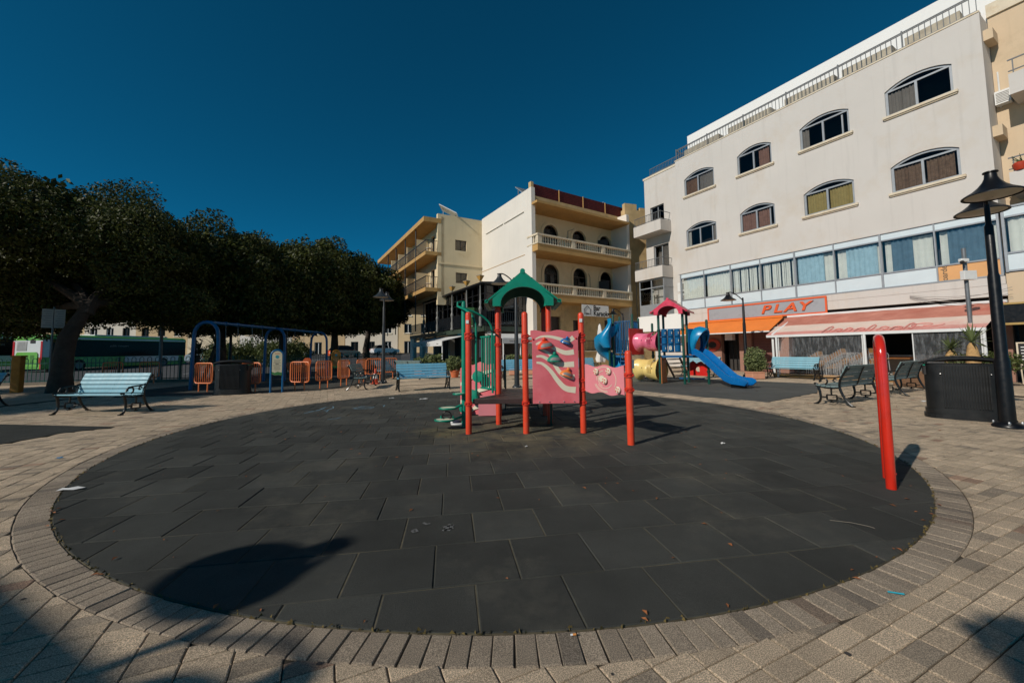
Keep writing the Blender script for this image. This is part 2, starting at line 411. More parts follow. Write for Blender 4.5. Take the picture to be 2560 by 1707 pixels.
for k, (d, p0, p1) in enumerate(settl):
    cx, cy = (p0[0]+p1[0])/2, (p0[1]+p1[1])/2; rz = math.atan2(p1[1]-p0[1], p1[0]-p0[0])
    jz = random.uniform(-.003, .002); jr = random.uniform(-.012, .012)
    if k < 240:
        o = link('sett', sett_me, None, plaza); o.location = (cx, cy, jz); o.rotation_euler = (random.uniform(-.012, .012), random.uniform(-.012, .012), rz + jr)
    else:
        c_, s_ = math.cos(rz), math.sin(rz)
        piece(rest, [(cx+u*c_-v*s_, cy+u*s_+v*c_) for u, v in ((-.0995,-.0455),(.0995,-.0455),(.0995,.0455),(-.0995,.0455))], jz, -.03, .006)
rest.build('sett_course', m_sett, plaza)['kind'] = 'stuff'
# ---- block pavers
pav_me = MB(); piece(pav_me, [(-.0965, -.0475), (.0965, -.0475), (.0965, .0475), (-.0965, .0475)], 0, -.03, .004)
pav_me = pav_me.mesh('paver'); pav_me.materials.append(m_paver)
PA = R(25.3); pc, ps = math.cos(PA), math.sin(PA); PO = (1.399, 1.82)
near = []; field = MB()
VX = []
for i in range(-90, 90):
    for j in range(-175, 190):
        u, v = (i + .5) * .1985, (j + .5) * .1005
        x, y = PO[0] + u*pc - v*ps, PO[1] + u*ps + v*pc
        if y < -1.2 or y > 15 or abs(x) > 1.42 * abs(y) + 4.0 or x > 12.5 or x < -13.5: continue
        seen = y > .75 and abs(x) < 1.42 * y + .3
        an, rr = ell_ang(x, y)
        q0 = ell(an, .2); q1 = ell(an, 0); n_ = ((q0[0]-q1[0]) / .2, (q0[1]-q1[1]) / .2)
        dist = (x-q0[0])*n_[0] + (y-q0[1])*n_[1]
        if dist < -.11: continue
        if inpoly(x, y, Z2) or inpoly(x, y, Z3) or inpoly(x, y, Z4): continue
        cell = [(x+a*pc-b*ps, y+a*ps+b*pc) for a, b in ((-.0965,-.0475),(.0965,-.0475),(.0965,.0475),(-.0965,.0475))]
        jz = random.uniform(-.0025, .002)
        if dist < .12:
            cell = clip(cell, -n_[0], -n_[1], -(q0[0]*n_[0]+q0[1]*n_[1]) - .004)
            if len(cell) < 3 or area(cell) < .0012: continue
            if area(cell) < .0175: piece(field, cell, jz, -.03, .003); continue
        near.append((math.hypot(x, y) if seen else 8.0 + .01*math.hypot(x, y), x, y, jz, cell))
near.sort(key=lambda q: q[0])
for k, (d, x, y, jz, cell) in enumerate(near):
    if k < 300:
        o = link('paver', pav_me, None, plaza); o.location = (x, y, jz); o.rotation_euler = (random.uniform(-.01, .01), random.uniform(-.01, .01), PA + random.uniform(-.006, .006))
    elif d < 9: piece(field, cell, jz, -.03, .004)
    else: field.add([(a, b, jz) for a, b in cell] + [(a, b, -.012) for a, b in cell], [(0,1,2,3),(0,4,5,1),(1,5,6,2),(2,6,7,3),(3,7,4,0)])
field.build('paver_field', m_paver, plaza)['kind'] = 'stuff'
# ---- old gum and tar spots on the blocks
gum = MB()
for k in range(90):
    x, y = random.uniform(-6, 7), random.uniform(1.3, 9)
    an, rr = ell_ang(x, y)
    if rr < 1.005: continue
    r_ = random.uniform(.006, .016); gum.add([(x + r_*math.cos(q*1.047)*random.uniform(.7, 1.2), y + r_*math.sin(q*1.047)*random.uniform(.7, 1.2), .0032) for q in range(6)], [tuple(range(6))])
gum.build('gum_spot', mat('old_gum', rgb(58, 54, 52), rough=.9), plaza)['kind'] = 'stuff'
# ---- rubber tiles
rub = MB().prism([ell(2*math.pi*k/160, -.002) for k in range(160)], -.0095, -.0015).build('rubber_surface', m_grout); rub['kind'] = 'structure'
TA = .160; tc_, ts_ = math.cos(TA), math.sin(TA)
# one joint corner seen in the photograph: pixel (1257, 1460) lies on a row line
TO = G(850 + 710/2.0988, 960 + 1050/2.0988)
full_me = MB(); gp = .2474
piece(full_me, [(-gp, -gp), (gp, -gp), (gp, gp), (-gp, gp)], .004, -.02, .006); full_me = full_me.mesh('rubber_tile'); full_me.materials.append(m_rubber)
EPOLY = [ell(2*math.pi*k/120, -.004) for k in range(120)]
tiles = []
for j in range(-16, 26):
    # the bond shifts by 0.47 of a tile from row to row, as measured
    sh = (j * .53) % 1.0
    for i in range(-16, 17):
        u, v = (i + .5 + sh) * .5, (j - .5) * .5
        x, y = TO.x + u*tc_ - v*ts_, TO.y + u*ts_ + v*tc_
        cell = [(x+a*tc_-b*ts_, y+a*ts_+b*tc_) for a, b in ((-gp,-gp),(gp,-gp),(gp,gp),(-gp,gp))]
        ins = [ell_ang(*q)[1] < .999 for q in cell]
        if all(ins): tiles.append((math.hypot(x, y), x, y, None)); continue
        P = cell
        for k in range(120):
            p, q = EPOLY[k], EPOLY[(k+1) % 120]; nx, ny = q[1]-p[1], -(q[0]-p[0])
            P = clip(P, nx, ny, nx*p[0]+ny*p[1])
            if len(P) < 3: break
        if len(P) >= 3 and area(P) > .004:
            cx = sum(q[0] for q in P)/len(P); cy = sum(q[1] for q in P)/len(P); tiles.append((math.hypot(cx, cy), cx, cy, P))
tiles.sort(key=lambda q: q[0]); tr = MB()
for k, (d, x, y, P) in enumerate(tiles):
    jz = random.uniform(-.0025, .0015)
    if k < 300:
        if P is None:
            o = link('rubber_tile', full_me, None, rub); o.location = (x, y, jz); o.rotation_euler = (random.uniform(-.006, .006), random.uniform(-.006, .006), TA + random.uniform(-.008, .008))
        else:
            b_ = MB(); piece(b_, [(q[0]-x, q[1]-y) for q in P], .004, -.02, .005); o = b_.build('rubber_tile', m_rubber, rub); o.location = (x, y, jz)
    else:
        if P is None: P = [(x+a*tc_-b*ts_, y+a*ts_+b*tc_) for a, b in ((-gp,-gp),(gp,-gp),(gp,gp),(-gp,gp))]
        piece(tr, P, .004+jz, -.02, .006)
if tr.v: tr.build('rubber_tile_field', m_rubber, rub)['kind'] = 'stuff'
# ------------------------------------------------------------------ object materials
m_red = mat('red_orange_paint', (.72, .062, .022), rough=.36, var=.10, scale=5, spec=.45, stain=(.42, .10, .06), stain_amt=.55, stain_scale=5, streak=.25)
m_red2 = mat('clamp_red', (.60, .035, .015), rough=.38, var=.1, scale=8)
m_green = mat('playground_green', (.005, .22, .14), rough=.42, var=.1, scale=5, spec=.3)
m_dgreen = mat('dark_green_paint', (.004, .06, .042), rough=.35, var=.12, scale=5)
m_pink = mat('faded_pink_panel', (.66, .115, .14), rough=.55, var=.10, scale=2.0, tint2=(.70, .17, .19), stain=(.62, .05, .06), stain_amt=.5, stain_scale=1.3)
m_pink2 = mat('sunbleached_pink_panel', (.70, .23, .26), rough=.55, var=.06, scale=2)
m_cream = mat('cream_plastic', (.72, .66, .50), rough=.5, var=.06, scale=4)
m_blue = mat('blue_plastic', (.002, .125, .37), rough=.28, var=.08, scale=3, spec=.5)
m_dblue = mat('deep_blue_paint', (.002, .09, .23), rough=.35, var=.1, scale=4)
m_teal = mat('weathered_blue_plastic', (.004, .22, .44), rough=.32, var=.15, scale=3)
m_rose = mat('rose_red_plastic', (.60, .018, .055), rough=.3, var=.12, scale=3, tint2=(.66, .05, .10))
m_hot = mat('pink_plastic', (.62, .03, .10), rough=.27, var=.25, scale=2.2, tint2=(.72, .20, .30))
m_scar = mat('scarlet_panel', (.62, .02, .015), rough=.4, var=.08, scale=3)
m_yel = mat('pale_yellow_plastic', (.78, .58, .20), rough=.3, var=.10, scale=3)
m_worn = mat('worn_grey_plastic', (.20, .19, .18), rough=.5, var=.2, scale=12)
m_deck = mat('brown_coated_deck', rgb(62, 44, 40), rough=.45, var=.25, scale=6, bump=.3, bscale=120)
m_black = mat('black_paint', (.006, .006, .007), rough=.36, var=.25, scale=6, spec=.35)
m_bin = mat('black_bin_plastic', (.009, .0095, .010), rough=.45, var=.3, scale=4, spec=.4, stain=(.014, .015, .015), stain_amt=.5, stain_scale=3)
m_iron = mat('cast_iron_black', (.006, .007, .007), rough=.3, var=.3, scale=20, spec=.5)
m_bluew = mat('pale_blue_slat_paint', (.20, .42, .50), rough=.5, var=.10, scale=6, stain=(.36, .50, .55), stain_amt=.4, stain_scale=9)
m_bluec = mat('sky_blue_slat_paint', (.16, .43, .58), rough=.5, var=.10, scale=6, stain=(.42, .55, .6), stain_amt=.3, stain_scale=9)
m_grey = mat('grey_metal', (.17, .18, .19), rough=.45, var=.15, scale=5, metal=.3)
m_lampgrey = mat('lamp_grey_paint', (.022, .026, .028), rough=.42, var=.25, scale=3)
m_white = mat('white_paint', (.72, .72, .70), rough=.5, var=.06, scale=3)
m_orange = mat('orange_barrier_paint', (.72, .19, .055), rough=.45, var=.12, scale=5, stain=(.45, .16, .08), stain_amt=.4, stain_scale=4)
m_lens = mat('lamp_lens', (.42, .38, .30), rough=.4, var=.1)
m_chrome = mat('steel_bolt', (.5, .5, .5), rough=.3, metal=.9)
m_dark = mat('dark_void', (.012, .011, .011), rough=.7)

def bez(p0, p1, p2, p3, n=8):
    o = []
    for i in range(n + 1):
        t = i / n; s = 1 - t
        o.append(Vector(p0)*s**3 + Vector(p1)*3*s*s*t + Vector(p2)*3*s*t*t + Vector(p3)*t**3)
    return o
def spiral(c, r0, r1, a0, a1, ax, n=14):
    """curl in the Y-Z plane at x=ax"""
    return [Vector((ax, c[0] + (r0+(r1-r0)*i/n)*math.cos(a0+(a1-a0)*i/n), c[1] + (r0+(r1-r0)*i/n)*math.sin(a0+(a1-a0)*i/n))) for i in range(n+1)]

# ------------------------------------------------------------------ park bench (front towards -Y)
def make_bench(label, slat_mat):
    T = thing('park_bench', label, 'bench', group='cast-iron park benches round the square')
    for sx in (-1, 1):
        x = sx * .86; b = MB()
        b.tube(bez((x, -.33, .012), (x, -.20, .05), (x, -.22, .22), (x, -.27, .40), 9), [.025, .025, .024, .023, .023, .024, .025, .027, .027, .027], 6)      # front leg
        b.tube(bez((x, .36, .012), (x, .26, .08), (x, .19, .20), (x, .14, .40), 9), [.025, .025, .024, .023, .023, .024, .025, .027, .027, .027], 6)
        b.tube(bez((x, .14, .40), (x, .12, .55), (x, .22, .70), (x, .30, .82), 10), .025, 6)                       # back post
        b.tube(spiral((.315, .835), .03, .012, -1.8, 2.8, x, 10), .021, 6)
        b.tube(bez((x, -.29, .41), (x, -.10, .37), (x, .02, .37), (x, .14, .40), 7), .023, 6)                      # seat bearer
        b.tube(spiral((-.31, .435), .042, .014, 2.6, -2.6, x, 12), .021, 6)
        b.tube(spiral((-.16, .535), .085, .05, -1.2, 3.6, x, 14), .017, 6)                                          # arm scroll
        b.tube(bez((x, -.24, .50), (x, -.20, .68), (x, .05, .56), (x, .20, .66), 10), .019, 6)
        b.tube(spiral((.06, .545), .05, .015, .5, 5.2, x, 10), .015, 6)
        zc = .17                                                                                                    # key-pattern stretcher
        for (y0, z0), (y1, z1) in (((-.21, zc), (-.11, zc)), ((-.11, zc-.055), (-.11, zc+.055)), ((-.11, zc+.055), (.08, zc+.055)), ((.08, zc+.055), (.08, zc-.055)), ((.08, zc-.055), (-.11, zc-.055)), ((.08, zc), (.17, zc)), ((-.02, zc-.055), (-.02, zc-.10)), ((-.06, zc-.10), (.03, zc-.10)), ((-.02, zc+.055), (-.02, zc+.22))):
            b.bar((x, y0, z0), (x, y1, z1),   .026, .03, up=(1, 0, 0))
        for y in (-.33, .36): b.box((x, y, .01), (.05, .09, .02))
        b.build('end_frame', m_iron, T, smooth=True)
    seat = [(-.265, .432), (-.170, .418), (-.075, .410), (.020, .410), (.105, .418)]
    back = [(.150, .490, 80), (.175, .585, 74), (.207, .678, 70), (.243, .768, 66), (.283, .852, 64)]
    sm = MB().box((0, 0, 0), (1.76, .083, .026)).mesh('slat'); sm.materials.append(slat_mat)
    for y, z in seat:
        o = link('slat', sm, None, T, .006); o.location = (0, y, z); o.rotation_euler = (R(random.uniform(-2, 2) + (-6 if y < -.2 else 0)), 0, 0)
    for y, z, a in back:
        o = link('slat', sm, None, T, .006); o.location = (0, y - .012, z); o.rotation_euler = (R(a), 0, 0)
    MB().tube([(0, .11, .39), (0, .168, .48), (0, .192, .575), (0, .224, .668), (0, .26, .758), (0, .30, .845)], .013, 6).build('back_strap', m_iron, T)
    MB().tube([(-.86, 0, .17), (.86, 0, .17)], .008, 6).build('tie_rod', m_iron, T)
    return T
def look(px0, px1, pz=None):
    """bench along two ground pixels of its front feet -> centre, rotation"""
m_slatshade = mat('shade_toned_slat', (.17, .245, .245), rough=.6, var=.15, scale=6, stain=(.27, .31, .30), stain_amt=.4, stain_scale=7)  # blue slats darkened to grey-green, shade on the bench backs put into the colour
benchG = make_bench('x', m_slatshade)
benchA = make_bench('pale blue slatted bench facing the camera beside the tree shade', m_bluew)
def place(b, c, rz, label):
    b.location = (c[0], c[1], .004); b.rotation_euler = (0, 0, rz); b['label'] = label
place(benchA, (-9.52, 9.30), R(-6), 'pale blue slatted bench in full sun, nearest the tree-lined fence')
benchC = make_bench('x', m_bluec)
place(benchC, (-3.2, 13.95), R(25), 'bright blue bench seen front-on left of the climbing frame')
dup(benchA, (-14.5, 10.5, .004), R(-4), 'pale blue bench cut off by the left picture edge')
place(benchG, (-5.68, 14.95), R(99), 'bench with shade-toned slats seen from behind beside the grey lamp post')
dup(benchA, (11.55, 16.72, .004), R(-57), 'pale blue bench in front of the stacked restaurant chairs')
dup(benchG, (7.87, 9.48, .004), R(-150.6), 'bench with shade-toned slats seen from behind, left of the red hoop')
dup(benchG, (10.80, 11.28, .004), R(-149.7), 'bench with shade-toned slats seen from behind, half hidden by the red hoop')
dup(benchC, (.2, 18.6, .004), R(18), 'bright blue bench glimpsed behind the green-roofed climbing frame')
dup(benchC, (3.3, 20.0, .004), R(24), 'blue bench by the folded white parasol')
dup(benchA, (9.05, 19.6, .004), R(-60), 'pale blue bench glimpsed through the slide tower')
dup(benchA, (-6.2, 20.2, .004), R(62), 'small blue bench by the orange barriers under the hotel')
dup(benchG, (-5.1, 19.7, .004), R(150), 'bench with shade-toned slats in front of the terrace shrubs')

# ------------------------------------------------------------------ litter bins
def sup(a, b, n=28, e=3.2):
    P = []
    for k in range(n):
        t = 2 * math.pi * k / n; c, s = math.cos(t), math.sin(t)
        P.append((a * math.copysign(abs(c) ** (2 / e), c), b * math.copysign(abs(s) ** (2 / e), s)))
    return P
def make_bin(label):
    T = thing('litter_bin', label, 'litter bin', group='black double litter bins')
    MB().prism(sup(.53, .32), 0, .07).build('plinth', m_bin, T)
    b = MB(); b.prism(sup(.51, .305), .07, .16); b.prism(sup(.49, .29), .16, .98); b.build('body', m_bin, T, smooth=True, ang=50)
    for k in range(3): MB().prism(sup(.505, .301), .085 + k*.024, .097 + k*.024).build('base_moulding', m_bin, T)
    rib = MB()
    rb_me = MB().box((0, 0, 0), (.018, .034, .74)).mesh('rib'); rb_me.materials.append(m_bin)
    for s in (-1, 1):
        for k in range(17):
            o = link('rib', rb_me, None, T); o.location = (-.27 + k * .034, s * .294, .575)
    lid = MB(); P = sup(.555, .335); n = len(P)
    V = []
    for zt, k in ((0, 1.0), (.022, 1.0), (.05, .93)):
        for x, y in P: V.append((x*k, y*k, .985 + zt + .085 * (1 - (x / .555) ** 2)))
    F = [tuple(range(n))[::-1]] + [(j*n+i, j*n+(i+1) % n, (j+1)*n+(i+1) % n, (j+1)*n+i) for j in range(2) for i in range(n)] + [tuple(range(2*n, 3*n))]
    lid.add(V, F).build('lid', m_bin, T, smooth=True, ang=30)
    for s in (-1, 1):
        MB().box((s * .485, 0, .86), (.03, .36, .17)).build('opening', m_dark, T)
        MB().box((s * .492, 0, .955), (.028, .40, .02)).build('opening_lip', m_green, T)
        MB().ball((s * .30, -.292, .80), .012, 6, 4).build('lock', m_chrome, T)
    return T
binL = make_bin('black ribbed litter bin between the orange barriers, in tree shade'); binL.location = (-9.32, 13.25, .004); binL.rotation_euler = (0, 0, R(14))
dup(binL, (8.10, 7.28, 0), R(-42), 'black ribbed litter bin right behind the tall foreground lamp post')
dup(binL, (13.2, 9.6, 0), R(20), 'black litter bin half hidden at the right edge behind the lamp post')

# ------------------------------------------------------------------ street lamps
def shade(mb, c, r=.36, n=28):
    mb.lathe([(r, 0), (r, .016), (r*.90, .040), (r*.66, .090), (r*.45, .155), (r*.30, .225), (r*.22, .285), (r*.20, .35), (r*.26, .365), (r*.25, .382), (.002, .385)], n, c, cap=False)
def make_lamp(label, arms, paint, h=3.72, name='street_lamp', rs=.335, fat=1.0):
    T = thing(name, label, 'street lamp', group='bell-shaded street lamps')
    MB().lathe([(.17*fat, 0), (.17*fat, .03), (.135*fat, .075), (.10*fat, .09), (.10*fat, .12)], 20).build('base_flange', paint, T, smooth=True)
    for k in range(4):
        a = R(45 + 90*k); MB().lathe([(.018, 0), (.018, .03), (.012, .045)], 6, (math.cos(a)*.14*fat, math.sin(a)*.14*fat, .055)).build('anchor_bolt', m_chrome, T)
    MB().lathe([(.092*fat, .09), (.086*fat, 1.05), (.072*fat, 1.12), (.068*fat, 2.42), (.056*fat, 2.48), (.052*fat, 3.25), (.036, 3.30), (.034, h), (.001, h+.02)], 18, cap=False).build('pole', paint, T, smooth=True)
    for (dx, dy) in arms:
        z = h - .10
        L = math.hypot(dx, dy)
        a = MB().tube(bez((0, 0, h - .12), (dx*.3, dy*.3, h + .12), (dx*.8, dy*.8, h + .36), (dx, dy, z + .36), 8), .022, 8)
        a.build('arm', paint, T, smooth=True)
        s = MB(); shade(s, (dx, dy, z), rs); so_ = s.build('lamp_shade', paint, T, smooth=True)
        MB().lathe([(rs*.9, .012), (rs*.5, -.012), (.01, -.018)], 20, (dx, dy, z), cap=False).build('lens', m_lens, so_, smooth=True)
    return T
lampR = make_lamp('black street lamp with two bell shades, tall in the right foreground', [(-.38, -.40), (.38, .40)], m_black, fat=1.05)
lampR.location = (*G(2521, 1068)[:2], 0)
lampL = make_lamp('grey street lamp with two bell shades by the orange barriers', [(.05, -.55), (-.05, .55)], m_lampgrey); lampL.location = (-5.70, 17.30, 0)
lampC = make_lamp('grey street lamp rising behind the green play roof', [(-.58, -.1)], m_lampgrey, h=3.80); lampC.location = (.05, 14.3, 0)
lampP = make_lamp('dark street lamp in front of the orange awning', [(-.62, .1)], m_black, h=3.62); lampP.location = (10.6, 18.4, 0)
lampK = make_lamp('dark street lamp beneath the karaoke banner balcony', [(-.60, 0)], m_black, h=3.5); lampK.location = (6.62, 24.3, 0)
lampB = make_lamp('street lamp standing in the tree shade behind the swing frame', [(.55, -.1), (-.55, .1)], m_black); lampB.location = (-15.9, 22.3, 0)
lampH = make_lamp('street lamp outside the picture whose bell-shaped shadow falls across the rubber circle', [(-.12, .52), (.2, -.6)], m_black, rs=.41); lampH.location = (-5.98, -1.82, 0)

# ------------------------------------------------------------------ poles and signs on the left
b = thing('steel_pole', 'thin grey pole rising in front of the trees left of the swings', 'pole', (-17.7, 19.95, 0))
MB().lathe([(.10, 0), (.10, .4), (.075, .45), (.06, 4.9), (.001, 4.92)], 12, cap=False).build('shaft', m_grey, b, smooth=True)
MB().lathe([(.16, 0), (.16, .03)], 12).build('base_plate', m_grey, b); MB().box((.03, -.08, 4.7), (.14, .12, .16)).build('junction_box', m_grey, b)
sg = thing('notice_board', 'white two-sheet notice on a grey post beside the leaning tree', 'sign', (*G(121, 980)[:2], 0), R(52))
MB().tube([(0, 0, 0), (0, 0, 3.15)], .03, 8).build('post', m_grey, sg)
for s in (-1, 1):
    pn = MB().box((s*.15, -.05, 2.72), (.28, .02, .70)).build('board', mat('shade_dimmed_board', rgb(170, 166, 158), rough=.8, var=.1), sg)  # white board greyed, the tree shade on it put into its colour
    for k in range(7): MB().box((s*.15 + (.02 if k % 2 else 0), -.0625, 2.98 - k*.085), (.20 - .05*(k % 2), .003, .018)).build('text_line', m_grey, pn)
wp = thing('yellow_post', 'thick yellow painted timber post at the fence gate', 'post', (*G(41, 981)[:2], 0), R(20))
m_ypost = mat('yellow_ochre_paint', rgb(150, 105, 30), rough=.7, var=.25, scale=5)
MB().box((0, 0, .66), (.25, .25, 1.32)).build('shaft', m_ypost, wp, bevel=.02); MB().box((0, 0, 1.335), (.29, .29, .05)).build('cap', m_ypost, wp)

# ------------------------------------------------------------------ swing frame
sw = thing('swing_frame', 'tall blue tubular swing frame with three arches and no seats', 'swing', (-11.55, 19.2, 0))
for y in (-4.3, 0, 4.3):
    P = [(-.50, y, 0), (-.48, y, 1.0), (-.46, y, 1.9)] + [(-.45*math.cos(a), y, 2.05 + .47*math.sin(a)) for a in [math.pi*k/12 for k in range(13)]] + [(.46, y, 1.9), (.48, y, 1.0), (.50, y, 0)]
    MB().tube(P, .062, 12).build('arch', m_dblue, sw, smooth=True)
MB().tube([(0, -4.3, 2.52), (0, 4.3, 2.52)], .058, 12).build('top_beam', m_dblue, sw, smooth=True)
for y in (-3.3, -2.6, -1.7, -1.0, 1.0, 1.7, 2.6, 3.3):
    MB().tube([(0, y-.05, 2.52), (0, y+.05, 2.52)], .075, 10).build('hanger_collar', m_dblue, sw, smooth=True)
    MB().tube([(0, y, 2.46), (.01, y, 2.1), (-.01, y+.02, 1.85)], .010, 5).build('chain', m_grey, sw)

# ------------------------------------------------------------------ rules sign hoops
def make_hoop_sign(label, tube_m, board_m, loc, rz):
    T = thing('rules_sign', label, 'sign', loc, rz, 'hoop-framed playground rules signs')
    P = [(-.175, 0, 0), (-.175, 0, 1.25)] + [(-.175*math.cos(a), 0, 1.25 + .175*math.sin(a)) for a in [math.pi*k/10 for k in range(1, 10)]] + [(.175, 0, 1.25), (.175, 0, 0)]
    MB().tube(P, .034, 10).build('hoop', tube_m, T, smooth=True)
    poly = [(-.145, .62), (-.05, .575), (.06, .585), (.145, .56), (.145, 1.25)] + [(.145*math.cos(a), 1.25 + .145*math.sin(a)) for a in [math.pi*k/8 for k in range(1, 8)]] + [(-.145, 1.25)]
    bd = MB().plate(poly, (0, -.012, 0), (1, 0, 0), (0, 0, 1), .02).build('board', board_m, T)
    MB().plate([(-.144, .625), (-.05, .58), (.06, .59), (.144, .565), (.144, .66), (.02, .70), (-.06, .66), (-.144, .70)], (0, -.034, 0), (1, 0, 0), (0, 0, 1), .0005).build('grass_print', mat('print_green', rgb(70, 130, 70), rough=.5), bd)
    MB().lathe([(.055, 0), (.055, .001)], 16, (0, -.034, 1.20), Matrix.Rotation(R(90), 3, 'X')).build('globe_print', mat('print_teal', rgb(60, 150, 160), rough=.5), bd)
    for k, wd in enumerate((.20, .17, .22, .10, .22, .20, .18, .21, .14)):
        MB().box((0, -.034, 1.08 - k*.042), (wd, .001, .010 if k != 3 else .025)).build('text_line', mat('print_grey', rgb(120, 110, 100), rough=.6), bd)
    MB().box((0, -.034, 1.31), (.15, .001, .022)).build('text_line', mat('print_orange', rgb(220, 130, 60), rough=.6), bd)
    return T
make_hoop_sign('blue hoop sign with a cream rules board beside the swings', m_dblue, mat('cream_board', rgb(226, 214, 180), rough=.5, var=.05), (-8.09, 13.60, .004), R(28))
make_hoop_sign('yellow hoop sign behind the orange barriers', mat('ochre_tube', rgb(170, 115, 20), rough=.5), mat('ochre_board', rgb(150, 110, 40), rough=.5), (-8.6, 19.2, .004), R(28))

# ------------------------------------------------------------------ orange barriers
def make_barrier(label, wd):
    T = thing('orange_barrier', label, 'barrier', group='orange steel barriers round the swing area')
    r = .10; z0, z1 = .30, 1.0; x = wd / 2
    P = []
    for cx, cz, a0 in ((x-r, z1-r, 0), (-x+r, z1-r, 90), (-x+r, z0+r, 180), (x-r, z0+r, 270)):
        P += [(cx + r*math.cos(R(a0+k*22.5)), 0, cz + r*math.sin(R(a0+k*22.5))) for k in range(5)]
    MB().tube(P, .022, 8, closed=True).build('frame', m_orange, T, smooth=True)
    n = max(5, round(wd / .09)); bm = MB().tube([(0, 0, z0), (0, 0, z1)], .010, 6).mesh('bar', True); bm.materials.append(m_orange)
    for k in range(1, n): o = link('bar', bm, None, T); o.location = (-x + wd*k/n, 0, 0)
    for s in (-1, 1): MB().tube([(s*x*.5, 0, 0), (s*x*.5, 0, z0)], .021, 8).build('leg', m_orange, T, smooth=True)
    return T
bdat = [(479, 536, 980, 'leftmost of the row, left of the bin'), (597, 655, 981, 'darkest of the row, right of the bin'), (720.6, 776.7, 977, 'just right of the blue rules sign'),
        (785.6, 832, 970.5, 'fourth from the left, second right of the blue sign'), (839.3, 878, 964, 'behind the back of the shade-toned bench'),
        (884.8, 920.5, 957, 'half hidden by the bench by the lamp'), (923, 953, 951, 'just left of the grey lamp post'), (961, 981, 945.5, 'just right of the grey lamp post')]
b0 = None
for k, (x0, x1, yb, txt) in enumerate(bdat):
    p0, p1 = G(x0, yb + (3 if k > 2 else -1)), G(x1, yb - (3 if k > 2 else 0)); c = (p0 + p1) / 2; rz = math.atan2(p1.y - p0.y, p1.x - p0.x)
    if k in (6, 7): rz = R(20)
    lb_ = 'orange steel barrier, ' + txt
    if b0 is None: b0 = make_barrier(lb_, .80); B_ = b0
    else: B_ = dup(b0, label=lb_)
    B_.location = (c.x, c.y, .004); B_.rotation_euler = (0, 0, rz)
for x, y, a, txt in ((-18.3, 18.2, 8, 'against the green fence, nearer the leaning tree'), (-16.9, 18.5, 8, 'against the green fence, nearer the thin pole'), (-7.6, 21.2, 15, 'in the back row under the hotel')):
    B_ = dup(b0, (x, y, .004), R(a), 'orange steel barrier ' + txt)
# traffic cone by the lamp
tcn = thing('traffic_cone', 'red and white traffic cone at the foot of the grey lamp post', 'traffic cone', (-5.85, 16.75, .004))
m_cone = mat('cone_red', rgb(200, 70, 35), rough=.5)
MB().box((0, 0, .02), (.30, .30, .04)).build('base', m_cone, tcn, bevel=.01)
MB().lathe([(.12, .04), (.095, .22)], 16).build('body', m_cone, tcn, smooth=True)
MB().lathe([(.096, .22), (.066, .42)], 16).build('white_band', m_white, tcn, smooth=True)
MB().lathe([(.066, .42), (.035, .62), (.03, .63)], 16).build('tip', m_cone, tcn, smooth=True)
# spring rider behind barrier
sr = thing('spring_rider', 'orange animal-shaped spring rider behind the barriers', 'spring rider', (-9.7, 18.0, .004), R(10))
MB().tube([(.09*math.cos(k*.7), .09*math.sin(k*.7), .02 + k*.011) for k in range(40)], .014, 6).build('spring', m_dark, sr)
prof = [(-.42, .55), (-.30, .46), (.30, .46), (.40, .60), (.46, .95), (.40, 1.08), (.28, 1.10), (.20, 1.00), (.12, .78), (-.10, .74), (-.30, .80), (-.46, .92), (-.50, .80)]
m_rider = mat('orange_animal', rgb(190, 85, 35), rough=.5, var=.15)
for s in (-1, 1): MB().plate(prof, (0, s*.13 - .012, 0), (1, 0, 0), (0, 0, 1), .025).build('side_panel', m_rider, sr)
MB().box((0, 0, .73), (.30, .26, .03)).build('seat', m_rider, sr); MB().tube([(.2, -.22, .9), (.2, .22, .9)], .018, 8).build('handle', m_dark, sr)

# ------------------------------------------------------------------ red hoop on the right
hp = thing('red_hoop', 'glossy red tubular hoop standing at the right edge of the rubber circle', 'play hoop', (3.57, 3.92, .004), R(50.6))
hw = .19
P = [(-hw, 0, 0), (-hw, 0, 1.20)] + [(-hw*math.cos(a), 0, 1.20 + hw*math.sin(a)) for a in [math.pi*k/12 for k in range(1, 12)]] + [(hw, 0, 1.20), (hw, 0, 0)]
m_hoop = mat('glossy_red_paint', (.60, .022, .008), rough=.18, var=.10, scale=4, spec=.6, coat=.6, stain=(.35, .02, .012), stain_amt=.35, stain_scale=5)
MB().tube(P, .039, 20).build('tube', m_hoop, hp, smooth=True)
MB().ball((-hw, -.037, .14), .009, 8, 5).build('bolt', m_hoop, hp)
# ------------------------------------------------------------------ helpers for play equipment
def post(T, xy, h, m, r=.049, base=(0, 0), name='post', ring=None):
    x, y = xy[0] - base[0], xy[1] - base[1]
    o = MB().lathe([(r, 0), (r, h - r*.9), (r*.9, h - r*.45), (r*.55, h - r*.1), (.002, h)], 18, (x, y, 0), cap=False).build(name, m, T, smooth=True, ang=60)
    return o
def clamp(T, xy, z, m, base, d=None, parent=None, r=.049):
    x, y = xy[0] - base[0], xy[1] - base[1]; b = MB()
    for dz in (-.016, .016): b.lathe([(r+.004, -.013), (r+.014, -.010), (r+.014, .010), (r+.004, .013)], 16, (x, y, z + dz*1.2))
    for k in range(4):
        a = R(45 + 90*k); b.ball((x + math.cos(a)*(r+.016), y + math.sin(a)*(r+.016), z), .016, 6, 4)
    if d is not None:
        d = Vector((d[0]-xy[0], d[1]-xy[1], 0)).normalized(); b.bar((x + d.x*r, y + d.y*r, z), (x + d.x*(r+.075), y + d.y*(r+.075), z), .03, .028)
    return b.build('clamp', m, T, smooth=True)
